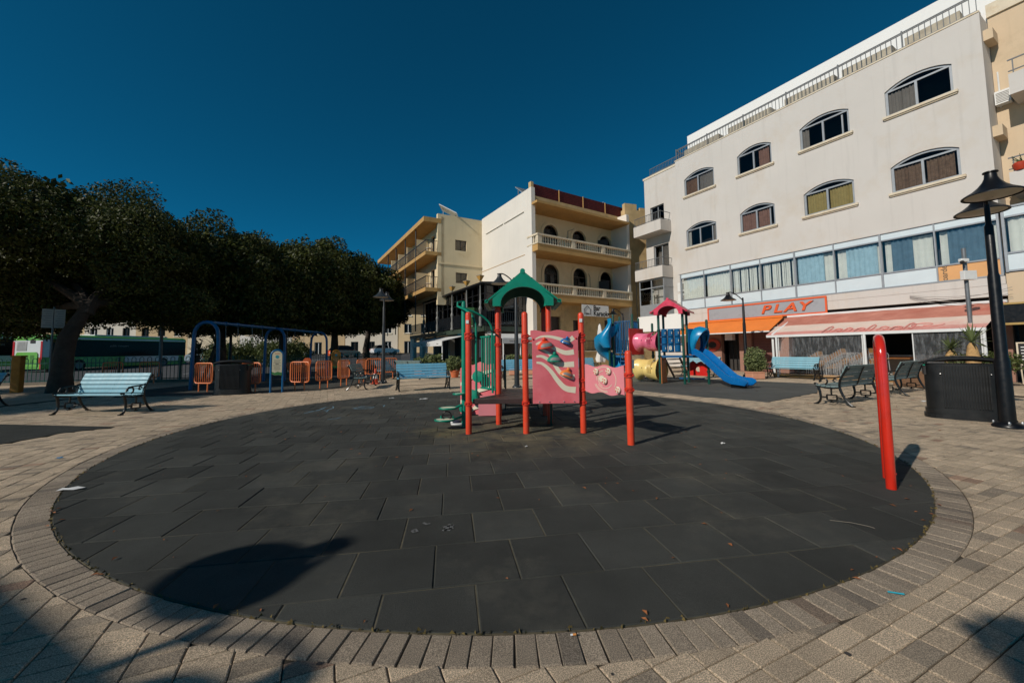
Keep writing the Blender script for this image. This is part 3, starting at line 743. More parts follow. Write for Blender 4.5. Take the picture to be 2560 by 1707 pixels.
def gable_roof(T, c, ax, w, dep, z_eave, z_apex, z_sleeve, posts_half, m, base):
    """moulded gable hood: ax = unit vector along the gable width; ridge runs along its normal"""
    c = Vector((c[0]-base[0], c[1]-base[1], 0)); ax = Vector((ax[0], ax[1], 0)); n = Vector((-ax.y, ax.x, 0))   # n points to the back
    hw = w / 2; th = .075
    def pt(u, v, z): return c + ax*u + n*v + Vector((0, 0, z))
    b = MB()
    for s in (-1, 1):                                               # two slopes, each a thick slab with a rolled eave
        e, a_ = (s*hw, z_eave), (0, z_apex)
        du, dz = a_[0]-e[0], a_[1]-e[1]; L = math.hypot(du, dz); nu, nz = -dz/L*s, abs(du)/L
        V = []
        for v in (-dep/2, dep/2):
            V += [pt(e[0], v, e[1]), pt(a_[0], v, a_[1]), pt(a_[0], v, a_[1]-th*1.1), pt(e[0]-nu*th, v, e[1]-nz*th)]
        b.add(V, [(0,1,2,3) if s < 0 else (3,2,1,0), (4,5,6,7) if s > 0 else (7,6,5,4), (0,4,5,1) if s > 0 else (1,5,4,0), (3,2,6,7) if s > 0 else (7,6,2,3), (0,3,7,4) if s > 0 else (4,7,3,0)])
        b.tube([pt(s*hw, -dep/2, z_eave-.012), pt(s*hw, dep/2, z_eave-.012)], .034, 10)
        for k in range(3):                                          # raised shingle courses
            t = .25 + .25*k; u, z = e[0]+du*t, e[1]+dz*t
            b.tube([pt(u, -dep/2, z-.004), pt(u, dep/2, z-.004)], .012, 6)
    b.tube([pt(0, -dep/2 - .01, z_apex-.01), pt(0, dep/2+.01, z_apex-.01)], .045, 12)
    roof = b.build('roof', m, T, smooth=True)
    for v, th_ in ((-dep*.47, .05), (dep*.47, -.05)):              # gable faces with an arch cut out
        poly = [(-posts_half-.08, z_sleeve), (-posts_half-.08, z_eave + (hw-posts_half-.08)*(z_apex-z_eave)/hw - .05), (0, z_apex-.06), (posts_half+.08, z_eave + (hw-posts_half-.08)*(z_apex-z_eave)/hw - .05), (posts_half+.08, z_sleeve), (posts_half-.06, z_sleeve)]
        rr = posts_half - .06; za = z_sleeve + .03
        hgt = (z_apex - z_sleeve) * .49
        poly += [(rr*math.cos(t), za + hgt*math.sin(t)) for t in [math.pi*k/16 for k in range(0, 17)]] + [(-posts_half+.06, z_sleeve)]
        o = pt(0, v, 0)
        MB().plate(poly, o, ax, (0, 0, 1), th_).build('gable', m, roof, smooth=True, ang=25)
    for su in (-1, 1):
        for v in (-1, 1):
            q = pt(su*posts_half, v*(dep*.5-.10), 0)
            MB().lathe([(.088, z_sleeve), (.075, z_sleeve+.05), (.07, z_sleeve+.14)], 14, q).build('sleeve', m, roof, smooth=True)
    # vaulted soffit between the gables
    b = MB(); V = []; F = []; K = 16; rr = posts_half - .06
    for k in range(K+1):
        t = math.pi*k/K; u, z = rr*math.cos(t), z_sleeve + .03 + (z_apex-z_sleeve)*.49*math.sin(t)
        V += [pt(u, -dep*.46, z), pt(u, dep*.46, z)]
    F = [(2*k, 2*k+1, 2*k+3, 2*k+2) for k in range(K)]
    b.add(V, F).build('vault', mat('shade_toned_green', (.004, .09, .06), rough=.9, spec=.1) if m is m_green else mat('shade_toned_red', (.3, .012, .03), rough=.9, spec=.1), roof, smooth=True)  # hood colour darkened here, the shade of the underside painted in
    return roof

# ------------------------------------------------------------------ central climbing frame
CB = (.17, 7.0)
cf = thing('climbing_frame', 'red-posted climbing frame with green gabled roof and pink climbing wall', 'climbing frame', (CB[0], CB[1], .004))
fl, fm, fr, pR = (-.753, 6.446), (.160, 6.425), (1.069, 6.428), (1.581, 5.595)
bl, br_ = (-.31, 7.24), (.61, 7.23); ql, qr = (-.33, 8.16), (.59, 8.15)
for xy, h in ((fl, 1.945), (fm, 1.935), (fr, 1.915), (pR, 1.295)): post(cf, xy, h, m_red, base=CB)
for xy in (bl, br_, ql, qr): post(cf, xy, 2.30, m_red, base=CB)
def rel(p, z=0): return Vector((p[0]-CB[0], p[1]-CB[1], z))
# decks
for nm, poly in (('deck', [fl, fm, fr, br_, bl]), ('deck', [bl, br_, qr, ql])):
    P = [(p[0]-CB[0], p[1]-CB[1]) for p in poly]
    cxy = (sum(p[0] for p in P)/len(P), sum(p[1] for p in P)/len(P)); P = [(cxy[0]+(x-cxy[0])*.93, cxy[1]+(y-cxy[1])*.95) for x, y in P]
    d_ = MB().prism(P, .462, .545).build(nm, m_deck, cf, bevel=.008)
for xy in (fl, fm, fr, bl, br_): clamp(cf, xy, .475, m_red2, CB)
for xy, zs in ((fl, (1.52, 1.58)), (fm, (1.46, 1.54)), (fr, (1.46, 1.54, .83, .68))):
    for z in zs: clamp(cf, xy, z, m_red2, CB, d=(fm if xy is fr and z > 1 else (pR if xy is fr else (fr if xy is fm else bl))))
for z in (.80, 1.0): clamp(cf, pR, z - .05, m_red2, CB, d=fr)
for z in (1.42, 1.68): clamp(cf, bl, z, m_red2, CB, d=ql)
for p_, h_ in ((fl, 1.80), (fr, 1.80)): MB().box(rel((p_[0]-.012, p_[1]-.052), h_-.02), (.045, .012, .055)).build('label_plate', m_white, cf)
# pink climbing wall between the middle and right posts
PW = Vector((fr[0]-fm[0], fr[1]-fm[1], 0)); pl = PW.length; px_ = PW.normalized()
po = rel(fm, 0) + Vector((0, -.075, 0))
u0, u1 = .085, pl - .055
top = [(u0 + (u1-u0)*k/16, 1.615 + .016*math.sin(k/16*4*math.pi + .6)) for k in range(16, -1, -1)]
wall_poly = [(u0+.025, .475), (u1-.015, .475), (u1-.015, 1.50), (u1, 1.54)] + top + [(u0, 1.54), (u0+.025, 1.50)]
cw = MB().plate(wall_poly, po, px_, (0, 0, 1), .022).build('climbing_wall', m_pink, cf, bevel=.004)
def ribbon(pts, w0, w1, nm='painted_stripe'):
    n = len(pts); L = []; Rr = []
    C = []
    for i in range(n - 1):
        for k in range(6):
            t = k/6; a = pts[max(i-1, 0)]; b_ = pts[i]; c = pts[i+1]; d = pts[min(i+2, n-1)]
            f = lambda j: .5*((2*b_[j]) + (-a[j]+c[j])*t + (2*a[j]-5*b_[j]+4*c[j]-d[j])*t*t + (-a[j]+3*b_[j]-3*c[j]+d[j])*t**3)
            C.append((f(0), f(1)))
    C.append(pts[-1]); m = len(C)
    for i, (x, y) in enumerate(C):
        dx = C[min(i+1, m-1)][0]-C[max(i-1, 0)][0]; dy = C[min(i+1, m-1)][1]-C[max(i-1, 0)][1]; q = math.hypot(dx, dy) or 1
        w_ = (w0 + (w1-w0)*i/(m-1))/2; L.append((x-dy/q*w_, y+dx/q*w_)); Rr.append((x+dy/q*w_, y-dx/q*w_))
    b = MB(); o = po + Vector((0, -.0242, 0))
    V = [o + px_*x + Vector((0, 0, y)) for x, y in L] + [o + px_*x + Vector((0, 0, y)) for x, y in Rr]
    b.add(V, [(m+i, m+i+1, i+1, i) for i in range(m-1)]).build(nm, m_cream, cw)
def wc(x, y):   # photo crop coords (c4) -> wall plane u,z
    return (u0 + (x-805)/390*(u1-u0), 1.635 - (y-535)/602*1.16)
ribbon([wc(845, 612), wc(890, 592), wc(960, 592), wc(1040, 612), wc(1100, 632), wc(1152, 600)], .02, .075)
ribbon([wc(848, 655), wc(900, 640), wc(1000, 690), wc(1080, 725), wc(1152, 720)], .03, .085)
ribbon([wc(850, 755), wc(900, 755), wc(980, 800), wc(1050, 822), wc(1152, 820)], .03, .09)
ribbon([wc(880, 690), wc(960, 740), wc(1000, 830), wc(1060, 905), wc(1152, 925)], .03, .08)
ribbon([wc(850, 803), wc(900, 815), wc(960, 870), wc(1020, 955), wc(1080, 1015), wc(1160, 1030)], .03, .10)
holds = [((925, 672), .128, m_red, 0.15, 'red'), ((1083, 636), .088, m_blue, -.35, 'blue'), ((993, 782), .115, m_green, -.05, 'green'), ((1083, 902), .105, mat('orange_hold', (.72, .20, .04), rough=.4), -.35, 'orange')]
for (hx, hy), r_, mm, tilt, cname in holds:
    u, z = wc(hx, hy); c_ = po + px_*u + Vector((0, -.022, z - .03))
    prof = [(r_, 0), (r_*.97, .03), (r_*.82, r_*.55), (r_*.5, r_*.85), (r_*.18, r_*1.0), (.001, r_*1.02)]
    # half bell fixed to the wall, opening downwards
    b = MB(); V = []; K = 14
    for rr, zz in prof:
        for k in range(K+1):
            t = math.pi + math.pi*k/K; V.append((rr*math.cos(t), rr*math.sin(t)*.80, zz))
    F = [(i*(K+1)+k, i*(K+1)+k+1, (i+1)*(K+1)+k+1, (i+1)*(K+1)+k) for i in range(len(prof)-1) for k in range(K)]
    F.append(tuple(range(K+1))[::-1])
    M = Matrix.Rotation(-tilt, 3, 'Y'); V = [M @ Vector(v) + c_ for v in V]
    h_ = b.add(V, F).build('climbing_hold', mm, cw, smooth=True, ang=60)
    kn = MB().ball(c_ + M @ Vector((0, -.02, r_*1.12)), r_*.26, 8, 6).build('knob', mm, h_, smooth=True)
    # worn grey patch on the crown
    b = MB(); V = []
    for rr, zz in [(r_*.985, .02), (r_*.96, .045), (r_*.85, r_*.52), (r_*.78, r_*.60)]:
        for k in range(9):
            t = R(235) + R(100)*k/8 + (.2 if zz > .05 else 0); V.append(M @ Vector((rr*1.012*math.cos(t), rr*1.02*math.sin(t)*.80 - .002, zz)) + c_)
    b.add(V, [(i*9+k, i*9+k+1, (i+1)*9+k+1, (i+1)*9+k) for i in range(3) for k in range(8)]).build('worn_patch', m_worn, h_, smooth=True)
for bx in (868, 948, 1065, 1147):
    u, z = wc(bx, 1122); MB().ball(po + px_*u + Vector((0, -.026, z)), .011, 8, 5).build('bolt', m_chrome, cw)
for bx, by in ((825, 612), (1170, 608)):
    u, z = wc(bx, by); MB().ball(po + px_*u + Vector((0, -.028, z)), .014, 8, 5).build('bolt', m_red2, cw)
# activity panel between right post and short post
A0, A1 = rel(fr, 0), rel(pR, 0); dv = (A1 - A0); L_ = dv.length; dx_ = dv.normalized(); nn = dx_.cross(Vector((0, 0, 1)))   # faces camera-left
ap0, ap1 = .085, L_-.075
wav = lambda t, a: .018*math.sin(t*2*math.pi*2 + a)
pol = [(ap0 + (ap1-ap0)*k/20, .655 + wav(k/20, 2.4)) for k in range(21)] + [(ap0 + (ap1-ap0)*k/20, 1.065 + wav(k/20, 1.2)) for k in range(20, -1, -1)]
apn = MB().plate(pol, A0 + nn*.0, dx_, (0, 0, 1), .02).build('activity_panel', m_pink2, cf, bevel=.003)
fo = A0 + nn*.0245                                               # front face
def panel_pt(u, z, off=0): return fo + dx_*u + nn*off + Vector((0, 0, z))
uc, zc = (ap0+ap1)/2 + .03, .865
def arc(rad, a0, a1, nm='printed_line', w_=.008):
    K = max(6, int(abs(a1-a0)/8)); V = []
    for k in range(K+1):
        t = R(a0 + (a1-a0)*k/K)
        for r_ in (rad-w_/2, rad+w_/2): V.append(panel_pt(uc + r_*1.25*math.cos(t), zc + r_*math.sin(t)))
    MB().add(V, [(2*k, 2*k+1, 2*k+3, 2*k+2) for k in range(K)]).build(nm, m_cream, apn)
for rad, a0, a1 in ((.185, -30, 40), (.185, 60, 130), (.185, 205, 285), (.165, 205, 285), (.13, 100, 190), (.13, 215, 330), (.105, 150, 250)): arc(rad, a0, a1)
V = [panel_pt(uc - .06, zc + .01)]; K = 24
for k in range(K):
    r_ = .06 if k % 2 else .042; V.append(panel_pt(uc - .06 + r_*math.cos(2*math.pi*k/K)*1.2, zc + .01 + r_*math.sin(2*math.pi*k/K)))
MB().add(V, [(0, 1+k, 1+(k+1) % K) for k in range(K)]).build('printed_sun', m_cream, apn)
for du, dz in ((-.16, .115), (.10, .125), (.02, -.015), (.28, -.13)):
    c_ = panel_pt(uc + du, zc + dz, .012); M = Matrix((dx_, Vector((0, 0, 1)), nn)).transposed()
    kb = MB().lathe([(.048, 0), (.048, .015), (.040, .024), (.001, .026)], 18, c_, M, cap=False).build('spinner', m_cream, apn, smooth=True)
    for k in range(4):
        a = k*math.pi/2 + .5; V = [c_ + M @ Vector((.008*math.cos(a), .008*math.sin(a), .0275))] + [c_ + M @ Vector((.036*math.cos(a+t), .036*math.sin(a+t), .0275)) for t in (-.3, .1, .4)]
        MB().add(V, [(0, 1, 2, 3)]).build('spinner_print', m_scar, kb)
MB().box(panel_pt(L_ - .02, 1.10, -.11), (.06, .03, .12)).build('mirror', m_chrome, cf)
# roof
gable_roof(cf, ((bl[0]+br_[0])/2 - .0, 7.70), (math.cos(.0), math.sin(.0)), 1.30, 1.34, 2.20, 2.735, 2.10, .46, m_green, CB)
# green access climber on the left
gp_ = (-.906, 7.055)
post(cf, gp_, 2.20, m_green, r=.042, base=CB, name='climber_post')
for tgt, off in ((fl, (.12, .03)), (bl, (-.10, -.06))):
    e = Vector((tgt[0]+off[0], tgt[1]+off[1], 0))
    P = [Vector((gp_[0]-CB[0], gp_[1]-CB[1], 2.19)), Vector((gp_[0]-CB[0] - .10, gp_[1]-CB[1]-.05, 2.17)), Vector((gp_[0]-CB[0]-.10, gp_[1]-CB[1]-.06, 2.10))]
    P += bez(P[-1], P[-1]*.7 + Vector((e.x-CB[0], e.y-CB[1], 1.9))*.3, Vector((e.x-CB[0], e.y-CB[1], 1.95)), Vector((e.x-CB[0], e.y-CB[1], 1.66)), 8)[1:]
    P += [Vector((e.x-CB[0], e.y-CB[1], .56))]
    MB().tube(P, .019, 10).build('handrail', m_green, cf, smooth=True)
for (x, y, z, r_) in ((-.98, 6.98, .575, .10), (-1.16, 6.90, .345, .145), (-1.20, 6.80, .165, .16)):
    c_ = rel((x, y), z)
    MB().tube([c_ + Vector((r_*math.cos(a), r_*.8*math.sin(a), 0)) for a in [2*math.pi*k/20 for k in range(20)]], .016, 8, closed=True).build('step_ring', m_green, cf, smooth=True)
    MB().lathe([(r_, -.004), (r_, .010)], 20, c_, Matrix.Diagonal((1, .8, 1))).build('step_tread', m_cream, cf)
    MB().tube([c_ + Vector((r_*.8, .05, -.005)), rel(gp_, z + (.05 if z > .3 else .02))], .022, 8).build('step_bracket', m_green, cf, smooth=True)
wh = rel((-1.17, 6.86), .255)
MB().tube([wh + Vector((.105*math.cos(a), 0, -.03 + .105*math.sin(a))) for a in [math.pi + math.pi*k/12 for k in range(13)]], .014, 8).build('step_hanger', m_green, cf, smooth=True)
MB().tube([wh + Vector((.075*math.cos(a), -.02, -.03 + .075*math.sin(a))) for a in [2*math.pi*k/18 for k in range(18)]], .011, 8, closed=True).build('toy_wheel', m_black, cf, smooth=True)
MB().bar(wh + Vector((-.075, -.02, -.02)), wh + Vector((.075, -.02, -.02)), .018, .012).build('toy_wheel_spoke', m_black, cf)
# barred barrier between the back-left roof posts, and the domed wall beyond
def barrier(T, a, b_, z0, z1, m, base, n=6, r=.013):
    a, b_ = Vector((a[0]-base[0], a[1]-base[1], 0)), Vector((b_[0]-base[0], b_[1]-base[1], 0)); d = (b_-a); L = d.length; d.normalize()
    a2, b2 = a + d*.09, b_ - d*.09
    for z in (z0, z1): MB().tube([a2 + Vector((0, 0, z)), b2 + Vector((0, 0, z))], .019, 8).build('barrier_rail', m, T, smooth=True)
    me = MB().tube([(0, 0, z0), (0, 0, z1)], r, 8).mesh('barrier_bar', True); me.materials.append(m)
    for k in range(n):
        o = link('barrier_bar', me, None, T); q = a2 + (b2-a2)*((k+.5)/n); o.location = q
barrier(cf, bl, (-.72, 7.92), .60, 1.58, m_green, CB, 6, .015)
dw_a, dw_b = rel((-.42, 8.10), 0), rel((-1.25, 8.45), 0)
dd = (dw_b-dw_a).normalized()
pol2 = [(.0, .02), (.80, .02), (.80, .95), (.66, 1.06), (.5, 1.02), (.33, 1.09), (.15, 1.03), (0, 1.06)]
dw = MB().plate(pol2, dw_a, dd, (0, 0, 1), .02).build('dome_wall', m_pink, cf)
nrm = dd.cross(Vector((0, 0, 1)))
if nrm.y > 0: nrm = -nrm
for u, z, r_ in ((.30, .80, .12), (.42, .40, .14), (.62, .15, .10)):
    c_ = dw_a + dd*u + Vector((0, 0, z)) + nrm*.02; M = Matrix((dd, Vector((0, 0, 1)), nrm)).transposed()
    MB().lathe([(r_*.75, 0), (r_*1.0, .14), (r_*.96, .165), (.001, .18)], 16, c_, M, cap=False).build('step_dome', m_green, dw, smooth=True)
for zz in ((.95, .86), (.62, .50), (.30, .10)):
    V = [dw_a + dd*u + Vector((0, 0, z)) + nrm*.024 for u, z in ((.02, zz[0]), (.45, zz[0]-.1), (.78, zz[1]-.2), (.78, zz[1]-.27), (.45, zz[0]-.18), (.02, zz[0]-.06))]
    MB().add(V, [(0, 1, 4, 5), (1, 2, 3, 4)]).build('painted_stripe', m_cream, dw)
# rear stair rails
for x in (-.22, .48):
    P = [rel((x, 8.22), .56), rel((x, 8.22), 1.12), rel((x, 8.26), 1.22), rel((x, 8.45), 1.16), rel((x, 8.78), .95), rel((x, 8.85), .85), rel((x, 8.82), .14), rel((x, 8.70), .06), rel((x, 8.5), .10)]
    MB().tube(P, .018, 8).build('stair_rail', m_dgreen, cf, smooth=True)
for k in range(3): MB().box(rel((.13, 8.32 + .2*k), .42 - .14*k), (.66, .19, .035)).build('stair_tread', m_deck, cf, bevel=.006)
MB().plate([(0, .02), (.35, .02), (.35, .42), (0, .42)], rel((-.75, 8.1), 0), (1, 0, 0), (0, 0, 1), .02).build('skirt_panel', m_pink2, cf)
for q in ((1.13, 6.62), (.62, 7.10)): MB().tube([rel(q, 0), rel(q, .46)], .022, 8).build('support_leg', m_dgreen, cf, smooth=True)
# a discarded shoe under the steps
sh = thing('discarded_shoe', 'dark blue shoe with white toe lying under the step pods', 'shoe', (*G(1143, 1062)[:2], .006), R(8))
m_shoe = mat('navy_canvas', (.02, .025, .05), rough=.8)
MB().lathe([(.11, 0), (.115, .02), (.10, .03)], 16, M=Matrix.Diagonal((1, .38, 1))).build('sole', m_white, sh, smooth=True)
MB().ball((-.02, 0, .045), .09, 12, 8, (1, .42, .45)).build('upper', m_shoe, sh, smooth=True); MB().ball((-.085, 0, .04), .035, 10, 6, (1, .9, .7)).build('toe_cap', m_white, sh, smooth=True)

# ------------------------------------------------------------------ slide tower
SB = (5.9, 15.2)
st = thing('slide_tower', 'green-posted play tower with pink gabled roof, blue drum panel and blue slide', 'slide tower', (SB[0], SB[1], .008))
A, B, D4, D3 = (5.49, 15.22), (6.205, 14.72), (6.67, 15.46), (5.955, 15.96)
S3 = (7.06, 14.66); L1, L3, L4, L2 = (4.12, 16.70), (4.78, 16.19), (5.25, 16.93), (4.59, 17.44); L5 = (5.66, 16.42)
def rs(p, z=0): return Vector((p[0]-SB[0], p[1]-SB[1], z))
for xy, h in ((A, 2.75), (B, 2.75), (D4, 2.75), (D3, 2.75), (S3, 2.36), (L1, 2.78), (L3, 2.74), (L4, 2.62), (L2, 2.74), (L5, 2.36)): post(st, xy, h, m_dgreen, r=.046, base=SB)
for xy in (A, B, S3, L3, L1, L5, L4):
    for z in (1.02, 2.0, .45): clamp(st, xy, z, m_dgreen, SB, r=.046)
DK = 1.05
for poly in ([A, B, D4, D3], [B, S3, D4], [L1, L3, L4, L2]):
    P = [(p[0]-SB[0], p[1]-SB[1]) for p in poly]; cx = sum(p[0] for p in P)/len(P); cy = sum(p[1] for p in P)/len(P)
    MB().prism([(cx+(x-cx)*.94, cy+(y-cy)*.94) for x, y in P], DK-.085, DK).build('deck', m_dblue, st, bevel=.008)
ab = Vector((B[0]-A[0], B[1]-A[1], 0)); abl = ab.length; abn = ab.normalized(); nf = abn.cross(Vector((0, 0, 1)))      # towards camera
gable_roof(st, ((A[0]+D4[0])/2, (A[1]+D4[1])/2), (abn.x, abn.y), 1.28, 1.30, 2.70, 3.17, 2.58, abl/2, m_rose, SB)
# drum panel (3 x 3 turning drums)
for i in range(3):
    u = abl*.5 + (i-1)*.235
    for j in range(3):
        z = 1.32 + j*.285; c_ = rs(A, z) + abn*u
        dr = MB().lathe([(.092, -.128), (.105, -.12), (.105, .12), (.092, .128)], 18, c_).build('drum', m_dblue, st, smooth=True)
        if i == 1 and j == 0:
            tm = text_mesh('8', .20, .002, bold=.004); tm.materials.append(m_cream); to = bpy.data.objects.new('numeral', tm); col.objects.link(to); to.parent = dr
            M = Matrix((abn, Vector((0, 0, 1)), nf)).transposed().to_4x4(); M.translation = c_ + nf*.108; to.matrix_local = M
        elif random.random() < .6:
            MB().box(c_ + nf*.106 + abn*.06, (.012, .012, .09), rz=math.atan2(abn.y, abn.x)).build('drum_print', m_cream, dr)
for z in (1.18, 1.465, 1.75, 2.035): MB().tube([rs(A, z), rs(B, z)], .015, 8).build('drum_axle', m_dblue, st, smooth=True)
# slide: trough swept from the hood down to the ground
s0 = (Vector(rs(B)) + Vector(rs(S3)))/2; sdir = Vector((.44, -.90, 0)).normalized(); sside = Vector((-sdir.y, sdir.x, 0))
path = [(0, 1.14), (.18, 1.13), (.36, 1.04), (.70, .76), (1.05, .47), (1.32, .27), (1.55, .19), (1.78, .175), (1.90, .17), (1.97, .15), (2.0, .12)]
def sweep(path, prof, name, mtl, parent, o, d, sd):
    V = []; n = len(prof)
    for i, (u, z) in enumerate(path):
        u2, z2 = path[min(i+1, len(path)-1)]; u1, z1 = path[max(i-1, 0)]; t = Vector((u2-u1, z2-z1)).normalized(); nn_ = (-t.y, t.x)
        k_ = (.93 if i == len(path)-2 else .80 if i == len(path)-1 else 1.0)
        for a, b_ in prof: V.append(o + d*(u + nn_[0]*b_*k_) + sd*a*k_ + Vector((0, 0, z + nn_[1]*b_*k_)))
    m = len(path); F = [(i*n+k, i*n+(k+1) % n, (i+1)*n+(k+1) % n, (i+1)*n+k) for i in range(m-1) for k in range(n)] + [tuple(range(n))[::-1], tuple((m-1)*n+k for k in range(n))]
    return MB().add(V, F).build(name, mtl, parent, smooth=True, ang=50)
prof = [(-.27, -.07), (.27, -.07), (.29, .10), (.275, .16), (.245, .16), (.225, .10), (.20, -.005), (.10, -.03), (-.10, -.03), (-.20, -.005), (-.225, .10), (-.245, .16), (-.275, .16), (-.29, .10)]
sweep(path, prof, 'slide', m_blue, st, s0, sdir, sside)
MB().box(s0 + sdir*1.62 + Vector((0, 0, .055)), (.32, .36, .13), rz=math.atan2(sdir.y, sdir.x)).build('slide_foot', m_black, st)
# hood over the slide entry, a curved shell with an oval opening
pol = [(-.40, 1.10), (-.40, 2.02), (.40, 2.02), (.40, 1.10)]; hole = [(.24*math.cos(t), 1.55 + .40*math.sin(t)) for t in [2*math.pi*k/24 for k in range(24)]]
MB().plate(pol, s0 + sdir*.02, sside, (0, 0, 1), .03, [hole]).build('hood_panel', m_dblue, st)
b = MB(); V = []; K = 16
for j, (k_, off) in enumerate(((1.0, .0), (1.14, .05), (1.20, .20), (1.10, .38), (.92, .50), (.80, .46))):
    for k in range(K+1):
        t = R(-35) + R(250)*k/K; V.append(s0 - sdir*(-.03) + sdir*off*(.55+.45*math.sin(t)) + sside*(.31*k_*math.cos(t)) + Vector((0, 0, 1.55 + .46*k_*math.sin(t))))
b.add(V, [(j*(K+1)+k, j*(K+1)+k+1, (j+1)*(K+1)+k+1, (j+1)*(K+1)+k) for j in range(5) for k in range(K)]).build('slide_hood', m_teal, st, smooth=True, ang=70)
# crawl tubes with flared mouths between the two towers
def crawl(zc, m, nm, pan_m, r):
    a, b_ = (rs(L3) + rs(L4))/2, (rs(A) + rs(D3))/2; a, b_ = rs((5.03, 16.30), zc), rs((5.64, 15.46), zc)
    d = (b_-a); L = d.length; d.normalize(); sd = Vector((-d.y, d.x, 0)); V = []; K = 22
    prof = [(0, 1.0), (.05, 1.0), (.14, .86), (.30, .78), (.42, .84), (.50, .94), (.58, .84), (.70, .78), (.86, .88), (.95, 1.0), (1, 1.0)]
    for t, q in prof:
        for k in range(K):
            a2 = 2*math.pi*k/K; wob = 1 + .07*math.sin(3*a2 + t*9)
            V.append(a + d*L*t + sd*(r*q*wob*math.cos(a2)) + Vector((0, 0, r*q*wob*math.sin(a2) + .05*math.sin(t*6.5))))
    F = [(i*K+k, i*K+(k+1) % K, (i+1)*K+(k+1) % K, (i+1)*K+k) for i in range(len(prof)-1) for k in range(K)]
    o = MB().add(V, F).build(nm, m, st, smooth=True, ang=80)
    for t in (.36, .64, .80):
        q = a + d*L*t - sd*r*.80 + Vector((0, 0, .06)); MB().lathe([(.028, -.004), (.028, .004)], 10, q, Matrix((d, Vector((0, 0, 1)), -sd)).transposed() @ Matrix.Diagonal((.6, 1.3, 1))).build('vent_hole', m_dark, o)
    for t in range(5):
        q = [a + d*L*(.60 + t*.035) + sd*(r*.90*math.cos(x)) + Vector((0, 0, r*.90*math.sin(x) + .03)) for x in [R(200) - R(110)*k/8 for k in range(9)]]
        MB().tube(q, .012, 6).build('moulded_rib', m, o, smooth=True)
    pol = [(-.56, zc-.50), (.34, zc-.50), (.34, zc+.56), (-.56, zc+.56)]
    for cc in (a - d*.02, ):
        MB().plate([(x, z) for x, z in pol], Vector((cc.x, cc.y, 0)), sd, (0, 0, 1), .025, [[(r*.9*math.cos(t), zc + r*.9*math.sin(t)) for t in [2*math.pi*k/20 for k in range(20)]]]).build('mouth_panel', pan_m, st)
crawl(1.58, m_hot, 'crawl_tube', m_scar, .37)
crawl(.50, m_yel, 'crawl_tube', m_cream, .42)
MB().plate([(-.36, 0), (.36, 0), (.36, .98), (-.36, .98)], rs((5.70, 15.42)), (abn.y*-1, abn.x, 0), (0, 0, 1), .02).build('side_panel', mat('orange_panel', (.62, .20, .05), rough=.45), st)
# barred blue barrier, spiral slide and ladder on the left tower
barrier(st, L1, L3, 1.15, 2.45, m_dblue, SB, 9, .016); barrier(st, L3, L4, 1.15, 2.45, m_dblue, SB, 7, .016); barrier(st, L1, L2, 1.15, 2.45, m_dblue, SB, 7, .016)
V = []; N2 = 26; pr = [(.05, .10), (.10, -.02), (.25, -.05), (.42, -.02), (.50, .16), (.52, .36), (.56, .36), (.55, .10), (.46, -.08), (.25, -.11), (.08, -.08)]
sc_ = rs((4.05, 17.15), 0)
for i in range(N2+1):
    t = i/N2; an = R(300) - R(330)*t; z = 2.05 - 1.75*t
    for a_, b_ in pr: V.append(sc_ + Vector((math.cos(an)*a_*1.15, math.sin(an)*a_*1.15, z + b_)))
n = len(pr); F = [(i*n+k, i*n+(k+1) % n, (i+1)*n+(k+1) % n, (i+1)*n+k) for i in range(N2) for k in range(n)]
MB().add(V, F).build('spiral_slide', m_teal, st, smooth=True, ang=60)
MB().tube([sc_, sc_ + Vector((0, 0, 2.5))], .05, 10).build('spiral_mast', m_dgreen, st, smooth=True)
b = rs((3.83, 16.58), 0)
MB().add([b + Vector(q) for q in [((.17 + .10*math.sin(z*4.5))*math.cos(R(180+k*14)) - .12*math.sin(z*4.2+.6), .25*math.sin(R(180+k*14)), z) for z in (1.38, 1.58, 1.78, 1.98, 2.2, 2.4, 2.58) for k in range(13)]], [(j*13+k, j*13+k+1, (j+1)*13+k+1, (j+1)*13+k) for j in range(6) for k in range(12)]).build('entry_hood', m_teal, st, smooth=True)
for k in range(6): MB().tube([rs((4.30, 16.35), .18 + .16*k), rs((4.62, 16.10), .18 + .16*k)], .016, 8).build('ladder_rung', m_dblue, st, smooth=True)
for q in ((4.30, 16.35), (4.62, 16.10)): MB().tube([rs(q, 0), rs(q, 1.5), rs((q[0]+.06, q[1]+.10), 2.35)], .02, 8).build('ladder_rail', m_dblue, st, smooth=True)
# stair and low panels under the roof tower
for k in range(5): MB().box(rs((6.35 + .13*k, 16.1 + .14*k), .88 - .17*k), (.62, .22, .04), rz=R(43)).build('stair_tread', m_black, st)
for s in (-1, 1): MB().bar(rs((6.28 + s*.22, 16.05 - s*.22), .95), rs((6.95 + s*.22, 16.78 - s*.22), .1), .03, .12).build('stair_stringer', m_black, st)
MB().plate([(0, .28), (.78, .28), (.78, .80), (.66, .72), (.5, .82), (.3, .74), (.15, .84), (0, .76)], rs((6.72, 15.42)), Vector((.42, -.82, 0)), (0, 0, 1), .02).build('activity_panel', m_scar, st)
MB().lathe([(.09, 0), (.09, .012)], 18, rs((6.86, 15.04), .52), Matrix.Rotation(R(90), 3, 'X') ).build('activity_disc', m_cream, st)
MB().box(rs((6.9, 15.7), .14), (.9, .25, .05), rz=R(-30)).build('low_seat', m_dblue, st)
